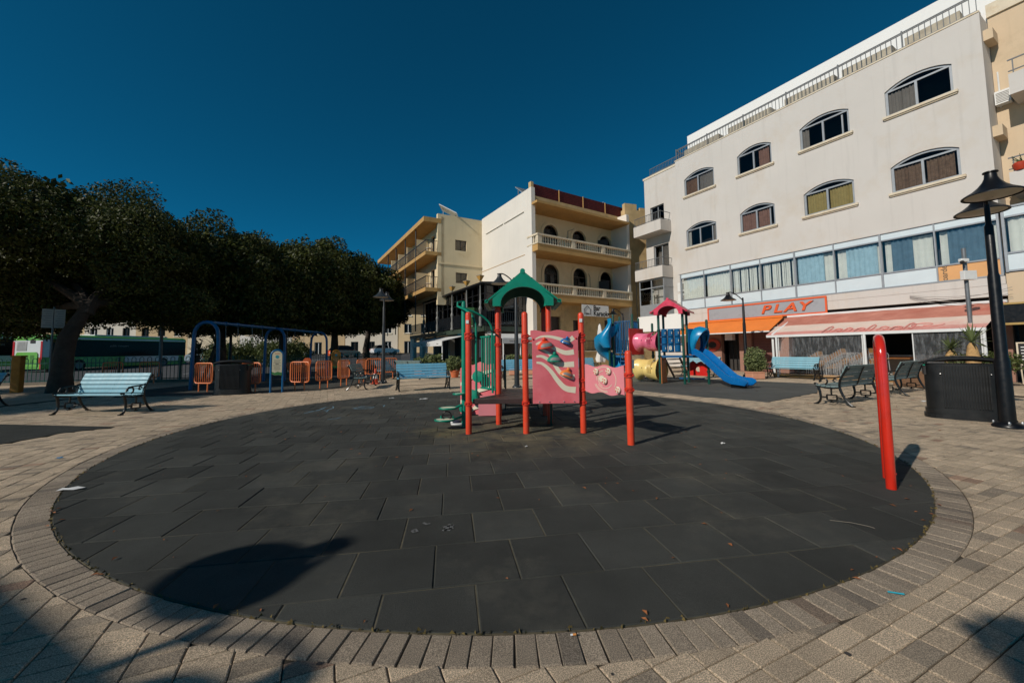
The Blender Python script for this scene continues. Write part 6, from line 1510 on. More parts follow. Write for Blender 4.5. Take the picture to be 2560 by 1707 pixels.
for k, (u, d) in enumerate(((.35, .12), (2.55, .12), (5.3, .12), (8.6, .12), (12.2, .12))):
    lab = 'slim cast lamp standard with amber cup on the terrace edge, number %s from the corner' % ('one', 'two', 'three', 'four', 'five')[k]
    lab = ('slim amber-topped cast lamp at the terrace corner', 'slim amber-topped cast lamp next to the terrace corner one', 'slim amber-topped cast lamp midway along the terrace', 'slim amber-topped cast lamp below the hotel balcony', 'slim amber-topped cast lamp farthest along the shaded terrace')[k]
    if tl0 is None:
        tl0 = thing('terrace_lamp', lab, 'lamp', tuple(TL.p(u, 2.91, d)), 0, 'cast lamps along the terrace')
        MB().lathe([(.13, 0), (.13, .10), (.09, .22), (.11, .5), (.06, .7), (.10, 1.0), (.13, 1.1), (.10, 1.2), (.055, 1.35), (.09, 1.6), (.05, 1.7), (.04, 2.9), (.07, 2.95)], 10, cap=False).build('column', m_castl, tl0, smooth=True)
        MB().lathe([(.05, 2.95), (.12, 3.02), (.24, 3.22), (.25, 3.25)], 4, cap=True).build('cup', m_amber, tl0); MB().lathe([(.26, 3.25), (.26, 3.28), (.04, 3.33)], 4).build('cup_rim', m_castl, tl0)
    else: dup(tl0, tuple(TL.p(u, 2.91, d)), 0, lab)
# ground-floor doors, pillars and menu panels
for u in (0.0, 3.2, 6.6, 10.2, 14.2):
    mb = MB(); TL.box(mb, u, u+.35, 0, 2.57, -.6, -.2); mb.build('pillar', mat('grey_pillar', rgb(150, 148, 142), rough=.8, var=.1), tr_, world=True)
for k in range(9):
    mb = MB(); TL.box(mb, .6+k*1.6, .66+k*1.6, 0, 2.4, -1.3, -1.24); mb.build('door_frame', m_grey, tr_, world=True)
mb = MB(); TL.box(mb, 1.3, 1.8, .9, 2.1, -.5, -.46); mb.build('menu_panel', mat('slate', rgb(60, 64, 74), rough=.5), tr_, world=True)
mb = MB(); TL.box(mb, 13.0, 13.6, 0, 2.57, -.3, .0); TL.box(mb, 15.8, 17, 0, 2.57, -.3, .0); mb.build('white_pier', m_whitel, tr_, world=True)
# hanging green sign
gs = thing('hanging_sign', 'green hanging restaurant sign with white lettering on the terrace corner', 'sign', tuple(TL.p(.9, 2.6, .35)))
gx = Vector((.96, .28, 0)); gn = Vector((.28, -.96, 0)); q0 = TL.p(2.0, 0, .6)
GSF = FR(q0, gx, gn); mb = MB(); GSF.box(mb, 0, 1.55, 2.85, 4.25, 0, .08); mb.build('board', mat('sign_green', rgb(66, 110, 62), rough=.5, var=.06), gs, world=True)
for body, z in (('~', 4.05), ('et', 3.68), ('eli', 3.25)):
    tm = text_mesh(body, .55, .003); tm.materials.append(m_white); to = bpy.data.objects.new('sign_lettering', tm); col.objects.link(to); to.parent = gs
    M = Matrix((gx, Vector((0, 0, 1)), gn)).transposed().to_4x4(); M.translation = GSF.p(.95, z, .085) - gs.location; to.matrix_local = M
mb = MB(); GSF.box(mb, .1, 1.45, 2.98, 3.02, .081, .086); mb.build('underline', m_white, gs, world=True)
mb = MB(); GSF.box(mb, .1, 1.5, 2.52, 2.80, 0, .06); mb.build('lower_board', mat('sign_navy', rgb(40, 40, 84), rough=.5), gs, world=True)
# awnings over the pavement
m_awn = mat('white_awning_cloth', rgb(212, 212, 210), rough=.8, var=.05, scale=1.5)
def awning(F_, u0, u1, d1, zt, zf, label, logos, skew=0):
    T = thing('white_awning', label, 'awning', tuple(F_.p((u0+u1)/2, zf, d1/2)), 0, 'white awnings of the corner restaurant')
    V = [F_.p(u0, zt, .06), F_.p(u1, zt, .06), F_.p(u1+skew, zf, d1), F_.p(u0+skew, zf, d1)]; V += [q - Vector((0, 0, .02)) for q in V]
    MB().add(V, [(3, 2, 1, 0), (4, 5, 6, 7), (0, 1, 5, 4), (1, 2, 6, 5), (2, 3, 7, 6), (3, 0, 4, 7)]).build('cloth', m_awn, T, world=True)
    mb = MB(); F_.box(mb, u0+skew, u1+skew, zf-.33, zf-.021, d1, d1+.02); vl = mb.build('valance', m_awn, T, world=True)
    for k in range(logos):
        u = u0 + skew + (u1-u0)*(k+.5)/logos; tm = text_mesh('bistro', .16, .002, shear=.2); tm.materials.append(m_grime); to = bpy.data.objects.new('valance_lettering', tm); col.objects.link(to); to.parent = vl
        tt = -F_.t if F_.t.cross(Vector((0, 0, 1))).dot(F_.n) < 0 else F_.t
        M = Matrix((tt, Vector((0, 0, 1)), F_.n)).transposed().to_4x4(); M.translation = F_.p(u, zf-.17, d1+.025) - T.location; to.matrix_local = M
    for u in (u0+.1, (u0+u1)/2, u1-.1): MB().tube([F_.p(u+skew, 0, d1-.05), F_.p(u+skew, zf-.02, d1-.05)], .04, 8).build('post', m_white, T, world=True)
    return T
awning(TL, 2.85, 9.9, 1.8, 2.42, 2.02, 'white awning with small logos along its valance, left of the climbing frame', 4)
awning(TR, .2, 2.9, 1.8, 2.42, 2.08, 'white awning seen through the green-roofed climbing frame', 2)
# folded parasol
up = thing('folded_parasol', 'folded white parasol in front of the limestone ground floor', 'parasol', (5.25, 24.6, 0))
MB().tube([(0, 0, 0), (0, 0, 2.95)], .025, 8).build('pole', m_dwood, up); MB().lathe([(.22, 0), (.22, .08)], 12).build('base', m_grey, up)
V = []; prof = [(.20, .55), (.24, .75), (.17, 1.15), (.14, 1.6), (.17, 2.0), (.13, 2.4), (.08, 2.75), (.02, 2.9)]
for r_, z in prof:
    for k in range(16): a = 2*math.pi*k/16; q = r_*(1 + .35*math.cos(4*a + z*2)); V.append((q*math.cos(a), q*math.sin(a), z))
MB().add(V, [(i*16+k, i*16+(k+1) % 16, (i+1)*16+(k+1) % 16, (i+1)*16+k) for i in range(len(prof)-1) for k in range(16)]).build('canopy', mat('parasol_cloth', rgb(216, 212, 206), rough=.85, var=.06), up, smooth=True, ang=80)
# loose overhead cables across the big facade
for k, (z0, z1, sag) in enumerate(((3.35, 3.2, .35), (3.3, 2.75, .3), (3.3, 3.3, .55), (3.25, 2.9, .7))):
    P = [RF.p(10.9 + (13.6-10.9)*t, z0 + (z1-z0)*t - sag*4*t*(1-t)*.4, .05 + .25*t) for t in [i/10 for i in range(11)]]
    tag(MB().tube(P, .008, 4).build('overhead_cable', m_grime), ('thin cable, highest at its right end', 'thin cable ending lowest at the right', 'thin cable with the deeper even sag', 'thin cable with the deepest sag')[k] + ', above the red awning', 'cable', 'loose cables above the red awning')
# CCTV pole behind the right-hand bin
cp = thing('camera_pole', 'galvanised pole with white camera box behind the right-hand litter bin', 'pole', (15.1, 13.2, 0))
MB().tube([(0, 0, 0), (0, 0, 4.55)], .055, 10).build('shaft', m_grey, cp, smooth=True)
MB().box((.0, -.08, 3.62), (.42, .14, .30)).build('cabinet', m_white, cp, bevel=.01); MB().box((-.14, -.10, 4.12), (.26, .12, .11)).build('camera', m_white, cp, bevel=.02); MB().ball((-.24, -.14, 4.05), .06, 8, 6).build('dome', m_dark, cp)
# ------------------------------------------------------------------ vegetation
def leaf_cloud(name, blobs, n, size, m, parent, shell=.55, droop=.0, seed=1, noise_amp=.26):
    """leaf-sized quads through a union of ellipsoids; more of them near the skin"""
    rng = np.random.default_rng(seed); C = np.array([b[0] for b in blobs], float); Rd = np.array([b[1] for b in blobs], float)
    vol = Rd.prod(1) ** (2/3); pick = rng.choice(len(blobs), n, p=vol/vol.sum())
    d = rng.normal(size=(n, 3)); d /= np.linalg.norm(d, axis=1)[:, None]
    rad = np.where(rng.random(n) < shell, rng.uniform(.82, 1.04, n), rng.random(n) ** (1/2.2))
    # lumpy outline
    ph = rng.uniform(0, 6.28, (len(blobs), 6)); fr = rng.uniform(2.5, 6.0, (len(blobs), 6))
    lump = 1 + noise_amp*(np.sin(d[:, 0]*fr[pick, 0]+ph[pick, 0])*np.sin(d[:, 1]*fr[pick, 1]+ph[pick, 1]) + .7*np.sin(d[:, 2]*fr[pick, 2]*1.6+ph[pick, 2])*np.sin(d[:, 0]*fr[pick, 3]*1.8+ph[pick, 3]))
    Pt = C[pick] + d*Rd[pick]*(rad*lump)[:, None]
    a = rng.normal(size=(n, 3)); a /= np.linalg.norm(a, axis=1)[:, None]
    nrm = d*.6 + a*.8; nrm /= np.linalg.norm(nrm, axis=1)[:, None]
    t = np.cross(nrm, rng.normal(size=(n, 3))); t /= np.linalg.norm(t, axis=1)[:, None]; b = np.cross(nrm, t)
    s = size*rng.uniform(.6, 1.3, n)[:, None]
    V = np.stack([Pt - t*s*.9, Pt + b*s*.42, Pt + t*s*.9, Pt - b*s*.42], 1).reshape(-1, 3)
    if parent is not None: V = V - np.array(parent.location)
    F = np.arange(4*n).reshape(-1, 4)
    return np_mesh(name, V, F, m, parent)
m_leaf = leafmat('ficus_leaf', (.016, .023, .006), (.085, .096, .016), .16)
m_leafs = leafmat('shrub_leaf', (.05, .075, .02), (.14, .16, .05), .25)
m_leafp = leafmat('pot_leaf', (.08, .11, .04), (.24, .27, .11), .25)
m_bark = mat('ficus_bark', rgb(62, 52, 44), rough=.9, var=.3, scale=4, bump=.6, bscale=14)
def tree(label, base, blobs, n, trunk, seed, size=.19):
    T = thing('ficus_tree', label, 'tree', base, 0, 'row of clipped ficus trees')
    b = MB(); rng = random.Random(seed)
    b.tube([Vector(q) for q in trunk[0]], trunk[1], 12)
    tk = b.build('trunk', m_bark, T, smooth=True)
    top = Vector(trunk[0][-1])
    for k, (c, r_) in enumerate(blobs):
        e = Vector(c) - Vector(base); e.z -= r_[2]*.35
        mid = top*.5 + e*.5 + Vector((rng.uniform(-.3, .3), rng.uniform(-.3, .3), .3))
        MB().tube(bez(top - Vector((0, 0, .3)), top + Vector((0, 0, .4)), mid, e, 7), [.20, .18, .16, .14, .12, .10, .07, .04], 8).build('limb', m_bark, T, smooth=True)
        for j in range(3):
            e2 = e + Vector((rng.uniform(-1, 1)*r_[0]*.6, rng.uniform(-1, 1)*r_[1]*.6, rng.uniform(.0, .7)*r_[2]))
            MB().tube(bez(mid, mid + Vector((0, 0, .3)), e2*.6 + mid*.4, e2, 4), [.08, .07, .05, .035, .02], 6).build('branch', m_bark, T, smooth=True)
    leaf_cloud('crown', blobs, n, size, m_leaf, T, seed=seed)
    leaf_cloud('light_block_crown', [(c, tuple(q*.80 for q in r_)) for c, r_ in blobs], n//9, size*2.6, m_leaf, T, seed=seed+100, shell=.2, noise_amp=.15)  # oversized leaves added inside to block light passing through the crown
    return T
tree('largest near tree with a leaning trunk behind the left bench', tuple(G(150, 980)), [((-19.0, 16.2, 6.1), (4.4, 3.6, 2.5)), ((-16.2, 16.6, 5.6), (2.5, 2.8, 2.3)), ((-20.3, 16.8, 4.5), (3.6, 3.2, 1.7)), ((-17.2, 17.5, 4.3), (3.0, 2.6, 1.5)), ((-21.6, 15.2, 6.2), (3.0, 2.8, 2.0)), ((-18.6, 17.4, 3.5), (4.2, 1.8, .8)), ((-21.6, 17.0, 3.1), (2.6, 1.6, 1.1)), ((-15.6, 17.6, 3.6), (2.0, 1.6, .9))], 240000,
     ([(0, 0, -.1), (.0, 0, .6), (.03, .02, 1.4), (.10, .04, 2.0), (.34, .12, 2.6), (.62, .2, 3.2)], [.40, .31, .28, .27, .22, .17]), 1, .072)
tree('tree at the far left edge, only part of its crown in view', (-23.4, 12.6, 0), [((-23.3, 12.5, 5.4), (3.3, 3.0, 2.2)), ((-20.9, 9.3, 5.6), (2.2, 2.4, 1.5))], 70000, ([(0, 0, 0), (.1, 0, 1.6), (.2, .1, 3.2)], [.36, .28, .22]), 2, .09)
tree('second tree from the left in the row, above the thin pole', (-15.9, 21.4, 0), [((-17.0, 21.2, 5.7), (2.9, 3.0, 2.5)), ((-14.8, 21.8, 5.3), (2.2, 2.6, 2.4)), ((-16.5, 22.0, 3.9), (3.4, 2.8, 1.3)), ((-16.2, 22.6, 3.2), (3.6, 2.0, .8))], 90000, ([(0, 0, 0), (.1, 0, 1.2), (.0, .1, 2.6)], [.36, .28, .22]), 3, .105)
tree('third tree of the row, its crown above the swing frame', (-15.2, 26.0, 0), [((-16.4, 26.0, 6.1), (3.0, 3.0, 2.6)), ((-13.9, 26.3, 5.9), (2.3, 2.6, 2.6)), ((-15.0, 26.5, 4.1), (3.4, 2.8, 1.4)), ((-15.0, 27.0, 3.4), (3.6, 2.2, .9))], 75000, ([(0, 0, 0), (.1, 0, 1.2), (.0, .1, 2.8)], [.32, .26, .2]), 4, .12)
tree('fourth tree of the row, right of the swing frame', (-13.8, 30.4, 0), [((-14.6, 30.6, 6.9), (3.0, 2.8, 2.9)), ((-12.9, 31.0, 6.2), (2.1, 2.4, 2.6)), ((-14.0, 31.0, 4.4), (3.2, 2.6, 1.5)), ((-13.8, 31.3, 3.7), (3.2, 2.2, .9))], 66000, ([(0, 0, 0), (.05, 0, 1.2), (.0, .1, 2.8)], [.40, .30, .22]), 5, .13)
tree('farthest tree of the row, next to the hotel balconies', (-13.35, 36.0, .2), [((-13.9, 36.5, 7.0), (2.9, 2.8, 2.7)), ((-11.9, 37.0, 5.9), (2.0, 2.4, 2.3)), ((-13.2, 36.8, 4.8), (3.0, 2.6, 1.6))], 56000, ([(0, 0, 0), (-.1, 0, 1.4), (.1, .1, 3.0)], [.36, .28, .2]), 6, .14)
tree('tree outside the left edge that shades the swing area', (-17.5, 10.9, 0), [((-17.6, 10.8, 6.0), (1.7, 1.5, 1.1)), ((-16.9, 11.4, 5.4), (1.2, 1.2, .9))], 22000, ([(0, 0, 0), (.1, 0, 1.6), (.0, .1, 3.6)], [.3, .24, .18]), 7, .12)
tree('tree outside the left edge that shades the paving by the left bench', (-20.8, 5.3, 0), [((-20.8, 5.3, 5.2), (2.9, 2.7, 1.7)), ((-18.6, 6.5, 5.0), (2.3, 1.9, 1.3))], 22000, ([(0, 0, 0), (.1, 0, 1.6), (.0, .1, 3.2)], [.3, .24, .18]), 8, .12)
# foliage whose shadow enters at the lower right, behind the photographer
tb = thing('palm_plant', 'spiky plant outside the picture whose shadow falls at the lower right corner', 'plant', (-2.62, -2.42, 0))
MB().tube([(0, 0, 0), (.03, 0, 2.0), (0, .02, 3.95)], [.12, .10, .08], 10).build('trunk', m_bark, tb, smooth=True)
def spikes(T, c, n, L, m, seed, w=.035, up=.2, name='leaf'):
    rng = random.Random(seed); c = Vector(c)
    for k in range(n):
        a = rng.uniform(0, 6.28); el = rng.uniform(-.55 + up, 1.45); l = L*rng.uniform(.7, 1.1)
        d = Vector((math.cos(a)*math.cos(el), math.sin(a)*math.cos(el), math.sin(el))); sd = d.cross(Vector((0, 0, 1))).normalized()*w
        q1 = c + d*l*.5; q2 = c + d*l - Vector((0, 0, l*.12*math.cos(el)))
        V = [c - sd*.6, c + sd*.6, q1 + sd, q1 - sd, q2, q1 + Vector((0, 0, -.012))]
        MB().add(V, [(0, 1, 2, 3), (3, 2, 4), (3, 5, 2), (3, 4, 5), (5, 4, 2)]).build(name, m, T)
spikes(tb, (.12, -.02, 4.0), 60, .36, m_leafs, 21, .05); leaf_cloud('foliage', [((-2.38, -2.46, 3.95), (.40, .30, .26))], 2600, .06, m_leafs, tb, seed=22)
# yuccas in the planter behind the right-hand bin
m_yuc = leafmat('yucca_leaf', (.10, .14, .05), (.20, .24, .10), .2); m_thatch = mat('dead_leaf_skirt', rgb(176, 140, 92), rough=.95, var=.3, scale=12, bump=.5, bscale=30)
pt_ = thing('planter_box', 'low timber planter box holding the yuccas behind the right-hand bin', 'planter', (13.2, 12.4, 0), R(-58))
MB().box((0, 0, .25), (2.2, .6, .5)).build('trough', mat('planter_brown', rgb(110, 80, 56), rough=.85, var=.2, scale=4), pt_, bevel=.02); MB().box((0, 0, .49), (2.1, .5, .03)).build('soil', m_soil, pt_)
for k, (px, py, Y, h_, L_, lab) in enumerate(((2382, 890, 12.6, .95, .5, 'smaller yucca with dead leaf skirt left of the camera pole'), (2436, 870, 11.9, 1.25, .62, 'taller yucca with dead leaf skirt in front of the camera pole'))):
    b0_ = atY(px, 930, Y); yk = thing('yucca', lab, 'plant', (b0_.x, b0_.y, .5), 0, 'yuccas in the planter')
    MB().tube([(0, 0, 0), (.02, .02, h_*.4)], [.07, .06], 8).build('stem', m_bark, yk, smooth=True)
    MB().lathe([(.10, .05), (.17, .20), (.15, .45), (.10, h_*.62), (.05, h_*.7)], 14, cap=False).build('dead_leaf_skirt', m_thatch, yk, smooth=True)
    spikes(yk, (0, 0, h_*.72), 44, L_, m_yuc, 30+k, .028)
for k, (px, Y) in enumerate(((2410, 12.3), (2480, 12.0), (2510, 12.6))):
    q = atY(px, 915, Y); sb = thing('planter_shrub', 'low leafy shrub in the yucca planter, %s' % ('left', 'middle', 'right')[k], 'shrub', (q.x, q.y, .5), 0, 'shrubs in the yucca planter')
    leaf_cloud('foliage', [((q.x, q.y, .75), (.42, .35, .30))], 900, .06, m_leafs, sb, seed=50+k); MB().tube([(0, 0, 0), (0, 0, .25)], .02, 6).build('stem', m_bark, sb)
# spiky yucca clump under the trees
yc = thing('yucca_clump', 'dark spiky yucca clump at the fence left of the swings', 'plant', (-15.3, 19.3, 0))
for k, (dx, dy, z) in enumerate(((0, 0, 1.3), (.6, .3, 1.7), (-.4, .2, 2.1))): MB().tube([(dx*.3, dy*.3, 0), (dx, dy, z)], .08, 8).build('stem', m_bark, yc, smooth=True); spikes(yc, (dx, dy, z), 40, .85, leafmat('dark_yucca_leaf', (.02, .03, .012), (.05, .065, .03), .15), 60+k, .035)
# potted shrubs by the terrace and the slide
m_terra = mat('terracotta', rgb(196, 104, 62), rough=.85, var=.12, scale=5); m_terra2 = mat('pale_terracotta', rgb(196, 140, 112), rough=.85, var=.1, scale=5)
def potted(label, base, r, h, blobs, n, m_pot, square=False, seed=70, size=.06):
    T = thing('potted_shrub', label, 'potted plant', base, 0, 'potted shrubs on the square')
    if square: MB().prism([(-r, -r), (r, -r), (r, r), (-r, r)], 0, h).build('pot', m_pot, T, bevel=.02); MB().prism([(-r*1.06, -r*1.06), (r*1.06, -r*1.06), (r*1.06, r*1.06), (-r*1.06, r*1.06)], h*.82, h*.99).build('pot_rim', m_pot, T, bevel=.01)
    else: MB().lathe([(r*.72, 0), (r, h*.85), (r*1.08, h*.86), (r*1.08, h), (r*.9, h), (r*.88, h*.9)], 18).build('pot', m_pot, T, smooth=True)
    for k in range(5): a = k*1.3; MB().tube([(0, 0, h*.9), (.1*math.cos(a), .1*math.sin(a), h+.2), (.25*math.cos(a), .25*math.sin(a), h+.5)], .012, 5).build('stem', m_bark, T)
    leaf_cloud('foliage', [((base[0]+b[0][0], base[1]+b[0][1], base[2]+b[0][2]), b[1]) for b in blobs], n, size, m_leafp, T, seed=seed)
    return T
pB = G(1888, 946); potted('round clipped bush in a square pale pot beside the blue slide', (pB.x, pB.y, 0), .27, .30, [((0, 0, .80), (.40, .40, .46)), ((.05, 0, .55), (.36, .36, .3))], 5200, m_terra2, True, 71, .05)
pC = G(1137, 943); potted('leafy shrub in a round terracotta pot by the awning', (pC.x, pC.y, 0), .24, .36, [((0, 0, .72), (.46, .4, .32)), ((-.25, 0, .6), (.3, .3, .24)), ((.25, .1, .78), (.3, .3, .22))], 3400, m_terra, False, 72, .07)
for k, (px, py, Y, rx, rz_, lab) in enumerate(((1082, 904, 22.5, .58, .36, 'large shrub at the awning post, the tallest of the terrace shrubs'), (1052, 909, 22.2, .40, .26, 'lower shrub left of the large terrace shrub'), (1172, 912, 20.6, .32, .30, 'shrub right of the terracotta pot'), (1285, 899, 22.0, .45, .22, 'shrub glimpsed behind the blue bench under the green roof'), (1318, 898, 22.3, .3, .2, 'small shrub behind the middle red post'))):
    q = atY(px, py, Y); bs = (q.x, q.y, 0); potted(lab, bs, .28, .4, [((0, 0, q.z + .05), (rx, rx*.8, rz_)), ((rx*.4, 0, q.z-.12), (rx*.7, rx*.6, rz_*.7)), ((-rx*.4, .1, q.z-.15), (rx*.7, rx*.6, rz_*.7)), ((0, 0, .55), (.3, .3, .2))], 3000, m_terra2, True, 73+k, .075)
# ------------------------------------------------------------------ bow-topped green fence
m_fen = mat('fence_green', (.012, .085, .062), rough=.45, var=.2, scale=4)
def fence(label, a, b, zf=lambda x, y: 0, pitch=.165, h=1.22):
    a, b = Vector(a), Vector(b); d = b-a; L = d.length; d.normalize(); T = thing('bow_top_fence', label, 'fence', (a.x, a.y, 0)); rz = math.atan2(d.y, d.x)
    n = int(L/pitch/2); bw = 2*pitch*.52
    P = [(-bw/2, 0, .06), (-bw/2, 0, h-bw/2)] + [(-bw/2*math.cos(t), 0, h-bw/2+bw/2*math.sin(t)) for t in [math.pi*k/6 for k in range(1, 6)]] + [(bw/2, 0, h-bw/2), (bw/2, 0, .06)]
    me = MB().tube(P, .015, 5).mesh('bow', True); me.materials.append(m_fen)
    for k in range(n):
        q = d*((k+.5)*pitch*2); o = link('bow', me, None, T); o.location = (q.x, q.y, zf(a.x+q.x, a.y+q.y)); o.rotation_euler = (0, 0, rz)
    for z in (.16, h-.24): MB().bar(Vector((0, 0, z + zf(a.x, a.y))), Vector((d.x*L, d.y*L, z + zf(b.x, b.y))), .012, .04).build('rail', m_fen, T)
    for k in range(int(L/2.6)+1):
        q = d*min(L, k*2.6); z = zf(a.x+q.x, a.y+q.y); MB().box((q.x, q.y, .62+z), (.07, .07, 1.24)).build('post', m_fen, T)
    return T
fence('green bow-topped fence in front of the bus', (-27, 17.9, 0), (-15.6, 20.4, 0))
fence('green bow-topped fence running back behind the swing frame', (-14.8, 21.0, 0), (-10.6, 37.5, 0), gz)
kb_ = MB(); 
for (a, b) in (((-27, 17.7), (-15.3, 20.2)),):
    d = Vector((b[0]-a[0], b[1]-a[1], 0)).normalized(); kb_.bar((a[0], a[1], .05), (b[0], b[1], .05), .18, .13)
tag(kb_.build('kerb', mat('kerb_stone', rgb(120, 112, 100), rough=.9, var=.15)), kind='structure')
# ------------------------------------------------------------------ bus
m_busw = mat('bus_white', (.70, .70, .68), rough=.35, var=.04, scale=2, coat=.3); m_busg = mat('bus_green', rgb(112, 176, 70), rough=.35, var=.05, scale=2, coat=.3); m_busr = mat('bus_red', rgb(180, 30, 36), rough=.4)
m_busk = mat('bus_black_glass', (.006, .007, .008), rough=.25, spec=.10); m_tyre = mat('tyre', (.012, .012, .012), rough=.8)
def make_bus(label, loc, rz):
    T = thing('city_bus', label, 'bus', loc, rz, 'buses at the terminus')     # nose to +X, rear at x=-6
    def loft(x0, x1, prof0, prof1, name, m, par=T):
        n = len(prof0); V = [(x0, *p) for p in prof0] + [(x1, *p) for p in prof1]
        return MB().add(V, [(i, (i+1) % n, n+(i+1) % n, n+i)[::-1] for i in range(n)] + [tuple(range(n)), tuple(range(n, 2*n))[::-1]]).build(name, m, par, bevel=.03)
    low = [(-1.27, .30), (1.27, .30), (1.27, 1.18), (-1.27, 1.18)]; loft(-6, 6, low, low, 'lower_body', m_busg)
    gls = [(-1.275, 1.181), (1.275, 1.181), (1.262, 2.55), (-1.262, 2.55)]; loft(-5.55, 5.9, gls, gls, 'window_band', m_busk)
    rear = [(-1.27, 1.181), (1.27, 1.181), (1.25, 2.55), (-1.25, 2.55)]; loft(-6.0, -5.551, rear, rear, 'rear_body', m_busw)
    top = [(-1.26, 2.551), (1.26, 2.551), (1.18, 2.82), (.9, 2.95), (-.9, 2.95), (-1.18, 2.82)]; loft(-6.0, 5.95, top, top, 'roof', m_busg)
    MB().box((1.0, 0, 3.0), (6.5, 1.7, .10)).build('roof_unit', m_busw, T, bevel=.03)
    for s in (-1, 1): MB().box((1, s*1.245, 2.66), (9.5, .05, .13)).build('roof_rail', m_busw, T); MB().box((2.5, s*1.281, .92), (5.2, .015, .5)).build('side_swoosh', m_busw, T)
    MB().box((-6.006, .0, 2.62), (.012, 2.3, .30)).build('rear_cap', m_busg, T)
    ep = MB().plate([(-.92, .45), (.92, .45), (.92, 1.45), (.80, 1.58), (-.80, 1.58), (-.92, 1.45)], (-6.02, 0, 0), (0, -1, 0), (0, 0, 1), .03).build('engine_panel', m_busg, T)
    for j in range(7):
        for k in range(3): MB().box((-6.055, -.5+k*.5, .78+j*.09), (.012, .34, .035)).build('louvre', m_black, ep)
    lv = MB().box((-6.012, .50, 2.05), (.02, .85, .70)).build('air_grille', mat('grille_grey', rgb(170, 168, 164), rough=.6), T)
    for k in range(9): MB().box((-6.025, .50, 1.76+k*.072), (.012, .80-.03*k, .018)).build('grille_slat', m_grey, lv)
    MB().box((-6.012, -.42, 2.38), (.02, .42, .26)).build('display', m_dark, T); MB().box((-6.06, .15, 2.60), (.12, .14, .08)).build('rear_camera', m_dark, T)
    for s in (-1, 1): MB().box((-6.008, s*1.18, 1.35), (.02, .16, 2.1)).build('corner_trim', m_busr, T); MB().box((-6.02, s*1.10, .95), (.03, .14, .42)).build('tail_light', mat('tail_red', (.4, .01, .01), rough=.2), T)
    for x in (-3.6, 3.5):
        for s in (-1, 1):
            wl = MB().lathe([(.2, -.13), (.48, -.13), (.50, 0), (.48, .13), (.2, .13)], 20, (x, s*1.16, .50), Matrix.Rotation(R(90), 3, 'X')).build('wheel', m_tyre, T, smooth=True); MB().lathe([(.28, -.14), (.28, .14)], 14, (x, s*1.16, .50), Matrix.Rotation(R(90), 3, 'X')).build('rim', m_grey, wl)
    tm = text_mesh('public transport', .24, .002); tm.materials.append(m_grime); to = bpy.data.objects.new('side_lettering', tm); col.objects.link(to); to.parent = T
    to.matrix_local = Matrix.Translation((-.6, -1.272, 2.1)) @ Matrix.Rotation(R(90), 4, 'X')
    return T
def along(p0, p1):
    d = Vector((p1[0]-p0[0], p1[1]-p0[1])); return ((p0[0]+p1[0])/2, (p0[1]+p1[1])/2), math.atan2(d.y, d.x)
bc, brz = (-36.4, 36.2), math.atan2(11.7, 1.0)
bus = make_bus('white and green city bus parked behind the fence', (bc[0], bc[1], .06), brz)
dup(bus, (-43.6, 33.0, .25), brz, 'second bus, mostly hidden at the left picture edge')
# ------------------------------------------------------------------ cars
def make_car(label, loc, rz, paint, roof=None, tall=0.0):
    T = thing('parked_car', label, 'car', loc, rz, 'cars along the street behind the trees')     # nose to +X
    side = [(-2.0, .28), (2.0, .28), (2.08, .55), (1.95, .78), (1.15, .92), (.95, .95), (-1.75, .98), (-2.0, .90), (-2.08, .6)]
    V = []; 
    for y, k in ((-.86, .985), (-.80, 1.0), (.80, 1.0), (.86, .985)): V += [(x*k, y, z*(1 if abs(y) < .85 else .98)+.006*(abs(y) > .85)) for x, z in side]
    n = len(side); F = [(j*n+i, j*n+(i+1) % n, (j+1)*n+(i+1) % n, (j+1)*n+i) for j in range(3) for i in range(n)] + [tuple(range(n))[::-1], tuple(range(3*n, 4*n))]
    MB().add(V, F).build('body', paint, T, smooth=True, ang=35)
    cab = [(-1.80, .96), (-1.35, 1.40+tall), (-1.1, 1.46+tall), (.15, 1.46+tall), (.45, 1.38+tall), (1.12, .94)]; n = len(cab); V = []
    for y in (-.80, -.62, .62, .80):
        V += [(x, y if z < 1.2 else (y*.86), z) for x, z in cab] if abs(y) > .7 else [(x, y, z + .0) for x, z in cab]
    MB().add(V, [(j*n+i, j*n+(i+1) % n, (j+1)*n+(i+1) % n, (j+1)*n+i) for j in range(3) for i in range(n)] + [tuple(range(n))[::-1], tuple(range(3*n, 4*n))]).build('glasshouse', m_busk, T, smooth=True, ang=25)
    MB().box((-.55, 0, 1.475+tall), (1.25, 1.22, .03)).build('roof', roof or paint, T, bevel=.012)
    for x in (-.5, .35):
        for s in (-1, 1): MB().bar((x, s*.80, .96), (x-.12, s*.67, 1.45+tall), .06, .05).build('pillar', roof or paint, T)
    for s in (-1, 1):
        MB().box((2.03, s*.60, .70), (.06, .34, .13)).build('headlight', m_chrome, T, bevel=.01); MB().box((-2.05, s*.66, .80), (.05, .26, .16)).build('tail_light', MATS['tail_red'], T)
        MB().box((.75, s*.93, .98), (.16, .14, .10)).build('mirror', paint, T, bevel=.02)
        for x in (-1.25, 1.30):
            wl = MB().lathe([(.15, -.10), (.30, -.10), (.32, 0), (.30, .10), (.15, .10)], 18, (x, s*.76, .32), Matrix.Rotation(R(90), 3, 'X')).build('wheel', m_tyre, T, smooth=True); MB().lathe([(.2, -.108), (.2, .108)], 12, (x, s*.76, .32), Matrix.Rotation(R(90), 3, 'X')).build('rim', m_grey, wl)
    MB().box((-2.09, 0, .62), (.02, .5, .11)).build('number_plate', m_white, T)
    return T
def carpos(px, py, Y): q = atY(px, py, Y); return (q.x, q.y, gz(q.x, q.y) - .03)
